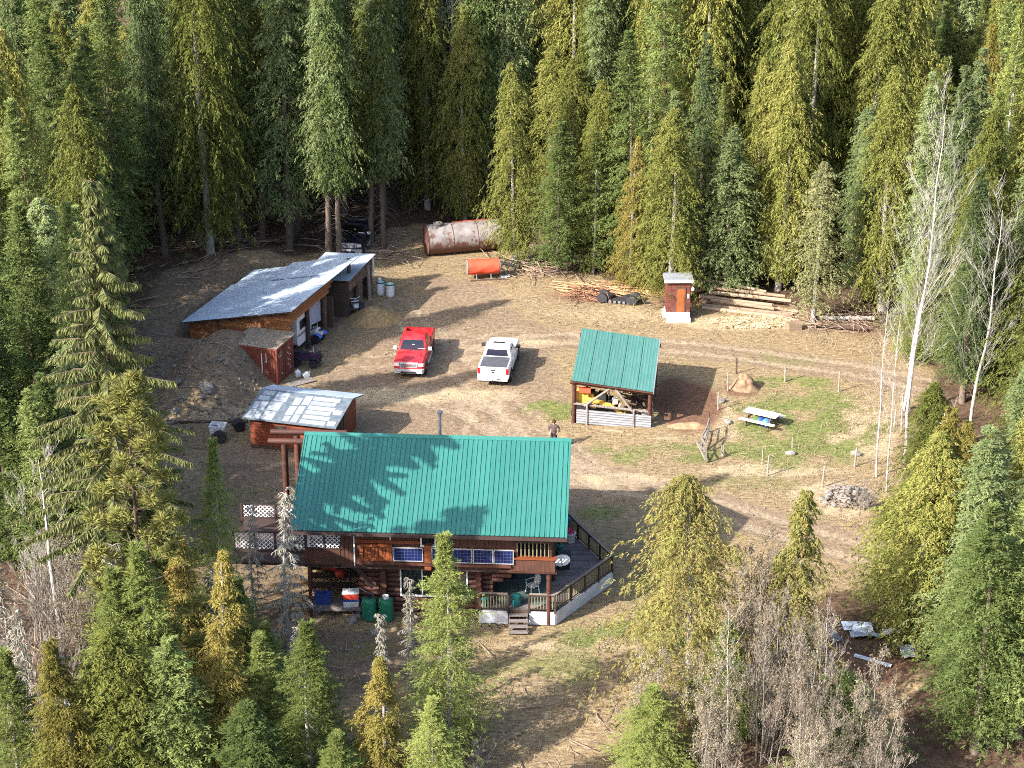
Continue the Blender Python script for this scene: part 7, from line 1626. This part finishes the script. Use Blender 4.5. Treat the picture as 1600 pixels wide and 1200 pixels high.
rock(-20.6, 112.6, .40, 'grey rock on the bank left of the flat boulder', k=5); rock(-20.4, 110.4, .33, 'pale rock with a dark hollow in the straw at the bank foot', k=2); rock(-22.3, 113.4, .42, 'big grey rock high on the bank near the drooping spruce', k=0)
for i in range(34):
    x, y = random.uniform(-22, -15.0), random.uniform(109.2, 114.6); rock(x, y, random.uniform(.08, .19), 'small pale stone scattered on the bank below the container', 'stones on the earth bank', i)
for i in range(110):
    a, q_ = random.uniform(0, 6.28), random.random() ** .6; x, y = 18.6 + 1.5 * q_ * math.cos(a), 99.3 + 1.5 * q_ * math.sin(a); o = rock(x, y, random.uniform(.06, .19), 'whitish stone in the heap between track and garden', 'stones in the heap by the track', i); o.location.z += .55 * (1 - q_)
for x, y, s, lb in ((16.2, 105.0, .26, 'pale stone in the middle of the garden'), (13.0, 109.3, .3, 'pale stone at the left garden edge near the gate'), (12.9, 112.6, .3, 'whitish stone below the earth mound'), (20.0, 104.9, .34, 'pale stone at the right end of the garden')): rock(x, y, s, lb, k=int(x))
stick_pile('stone_heap_branches', 'dark branches poking out of the stone heap', 'branches', [(17.6, 19.8, 98.0, 99.9)], M['debris'], 90, (.5, 1.4), (.01, .03), 9, .6)
# loose stones: one scattered mass
ico = bmesh.new(); bmesh.ops.create_icosphere(ico, subdivisions=1, radius=1); iv = np.array([v.co[:] for v in ico.verts]); ifc = np.array([[v.index for v in f.verts] for f in ico.faces]); ico.free()
def scatter_stones(n, fx, fy, lo, hi, seed):
    g = np.random.default_rng(seed); x, y = fx(g, n), fy(g, n); s = lo + (hi - lo) * g.random(n) ** 3
    v = iv[None] * s[:, None, None] * g.uniform(.6, 1.3, (n, 1, 3)) * (1 + g.normal(0, .15, (n, len(iv), 1))) + np.stack([x, y, hgt(x, y) + s * .25], 1)[:, None, :]
    return v.reshape(-1, 3), (ifc[None] + (np.arange(n) * len(iv))[:, None, None]).reshape(-1, 3)
parts_v, parts_f, o_ = [], [], 0
for n, bx, lo, hi, sd_ in ((900, (-24, -14.6, 108.5, 116.5), .025, .13, 1), (500, (-11, 8, 88, 136), .015, .05, 2), (250, (-11, -4, 82, 86), .02, .1, 3), (350, (-12, 0, 122, 139), .015, .07, 4), (260, (8, 24, 96, 128), .02, .08, 5), (180, (-4, 9, 76, 86), .02, .07, 6), (250, (-21, -11, 98, 110), .02, .09, 7), (160, (-14, -8, 112, 122), .02, .08, 8)):
    v, f = scatter_stones(n, lambda g, k: g.uniform(bx[0], bx[1], k), lambda g, k: g.uniform(bx[2], bx[3], k), lo, hi, sd_)
    parts_v.append(v); parts_f.append(f + o_); o_ += len(v)
tag(link('loose_stones', mesh_np('loose_stones', np.concatenate(parts_v), np.concatenate(parts_f), M['stone'])), 'small loose stones scattered over yard, bank and tracks', 'stones', kind='stuff')
# grass: dry straw and green blades as one mass each
def blades(n, box, dens, lo, hi, seed, wide=.018):
    g = np.random.default_rng(seed); x, y = g.uniform(box[0], box[1], n), g.uniform(box[2], box[3], n); keep = g.random(n) < dens(x, y); x, y = x[keep], y[keep]
    m = len(x); K = 5; x = np.repeat(x, K) + g.normal(0, .09, m * K); y = np.repeat(y, K) + g.normal(0, .09, m * K); N = m * K; z = hgt(x, y) - .02
    a = g.uniform(0, 6.28, N); h = g.uniform(lo, hi, N); ln = g.uniform(.3, 1.6, N) * h; p = np.stack([x, y, z], 1); w_ = np.stack([-np.sin(a), np.cos(a), np.zeros(N)], 1) * wide
    tip = p + np.stack([np.cos(a) * ln, np.sin(a) * ln, h], 1)
    return np.stack([p - w_, p + w_, tip], 1).reshape(-1, 3), np.arange(N * 3).reshape(-1, 3), g.random(N)
F_STRAW = foliage('dry_grass', [(.15, .105, .06), (.25, .19, .11), (.36, .285, .175), (.22, .18, .085)], 0)
F_GRASS = foliage('green_grass', [(.06, .085, .02), (.115, .145, .035), (.20, .20, .065), (.30, .26, .11)], 0)
def d_straw(x, y):
    du, ro, g, rd, pa, ru, bk = masks(x, y); return np.clip(.34 + .5 * pa - 1.2 * ro - .9 * du - .6 * rd - .45 * bk, 0.0, 1) * sm((fbm(x, y, 1.3, 71) - .30) / .3)
def d_grass(x, y):
    du, ro, g, rd, pa, ru, bk = masks(x, y); return np.clip(g * 1.3 - .5 * ro - du, 0, 1)
v, f, tt = blades(60000, (-24, 27, 74, 138), d_straw, .05, .20, 5); tag(link('dry_grass', mesh_np('dry_grass', v, f, F_STRAW, tt)), 'tufts of dry straw-coloured grass around the clearing', 'grass', kind='stuff')
v, f, tt = blades(26000, (-18, 25, 76, 124), d_grass, .05, .14, 6); tag(link('green_grass', mesh_np('green_grass', v, f, F_GRASS, tt)), 'short green grass in the garden and on the lawn', 'grass', kind='stuff')

def d_edge(x, y):
    e = -poly_sd(x, y, CLEAR); du, ro, g, rd, pa, ru, bk = masks(x, y)
    return np.clip(sm(1.25 - np.abs(e - 2.0) / 3.0) + .5 * pa - 1.6 * ro, 0, 1) * sm((fbm(x, y, 1.7, 91) - .48) / .15)
v, f, tt = blades(22000, (-24, 27, 74, 138), d_edge, .12, .36, 15, .016); tag(link('tall_dry_grass', mesh_np('tall_dry_grass', v, f, F_STRAW, tt)), 'taller clumps of dry grass along the edges of the clearing', 'grass', kind='stuff')
g_ = np.random.default_rng(77); n_ = 17000; x_ = g_.uniform(-20, 25, n_); y_ = g_.uniform(76, 138, n_); k_ = (fbm(x_, y_, 2.4, 55) > .5) & (poly_sd(x_, y_, CLEAR) < 1); x_, y_ = x_[k_], y_[k_]; n_ = len(x_)
P_ = np.stack([x_, y_, hgt(x_, y_) + g_.uniform(.01, .04, n_)], 1); d_ = g_.normal(0, 1, (n_, 3)) * (1, 1, .3); e_ = g_.normal(0, 1, (n_, 3)) * (1, 1, .3); s_ = .015 + .06 * g_.random((n_, 1)) ** 2
F_CHIP = foliage('ground_litter_colours', [(.05, .034, .022), (.11, .078, .05), (.20, .15, .10), (.34, .28, .20)], 0)
tag(link('ground_litter', mesh_np('ground_litter', np.stack([P_ - d_ * s_, P_ + d_ * s_, P_ + e_ * s_], 1).reshape(-1, 3), np.arange(n_ * 3).reshape(-1, 3), F_CHIP, g_.random(n_))), 'leaf bits, bark and wood chips littering the bare ground of the yard', 'ground litter', kind='stuff')
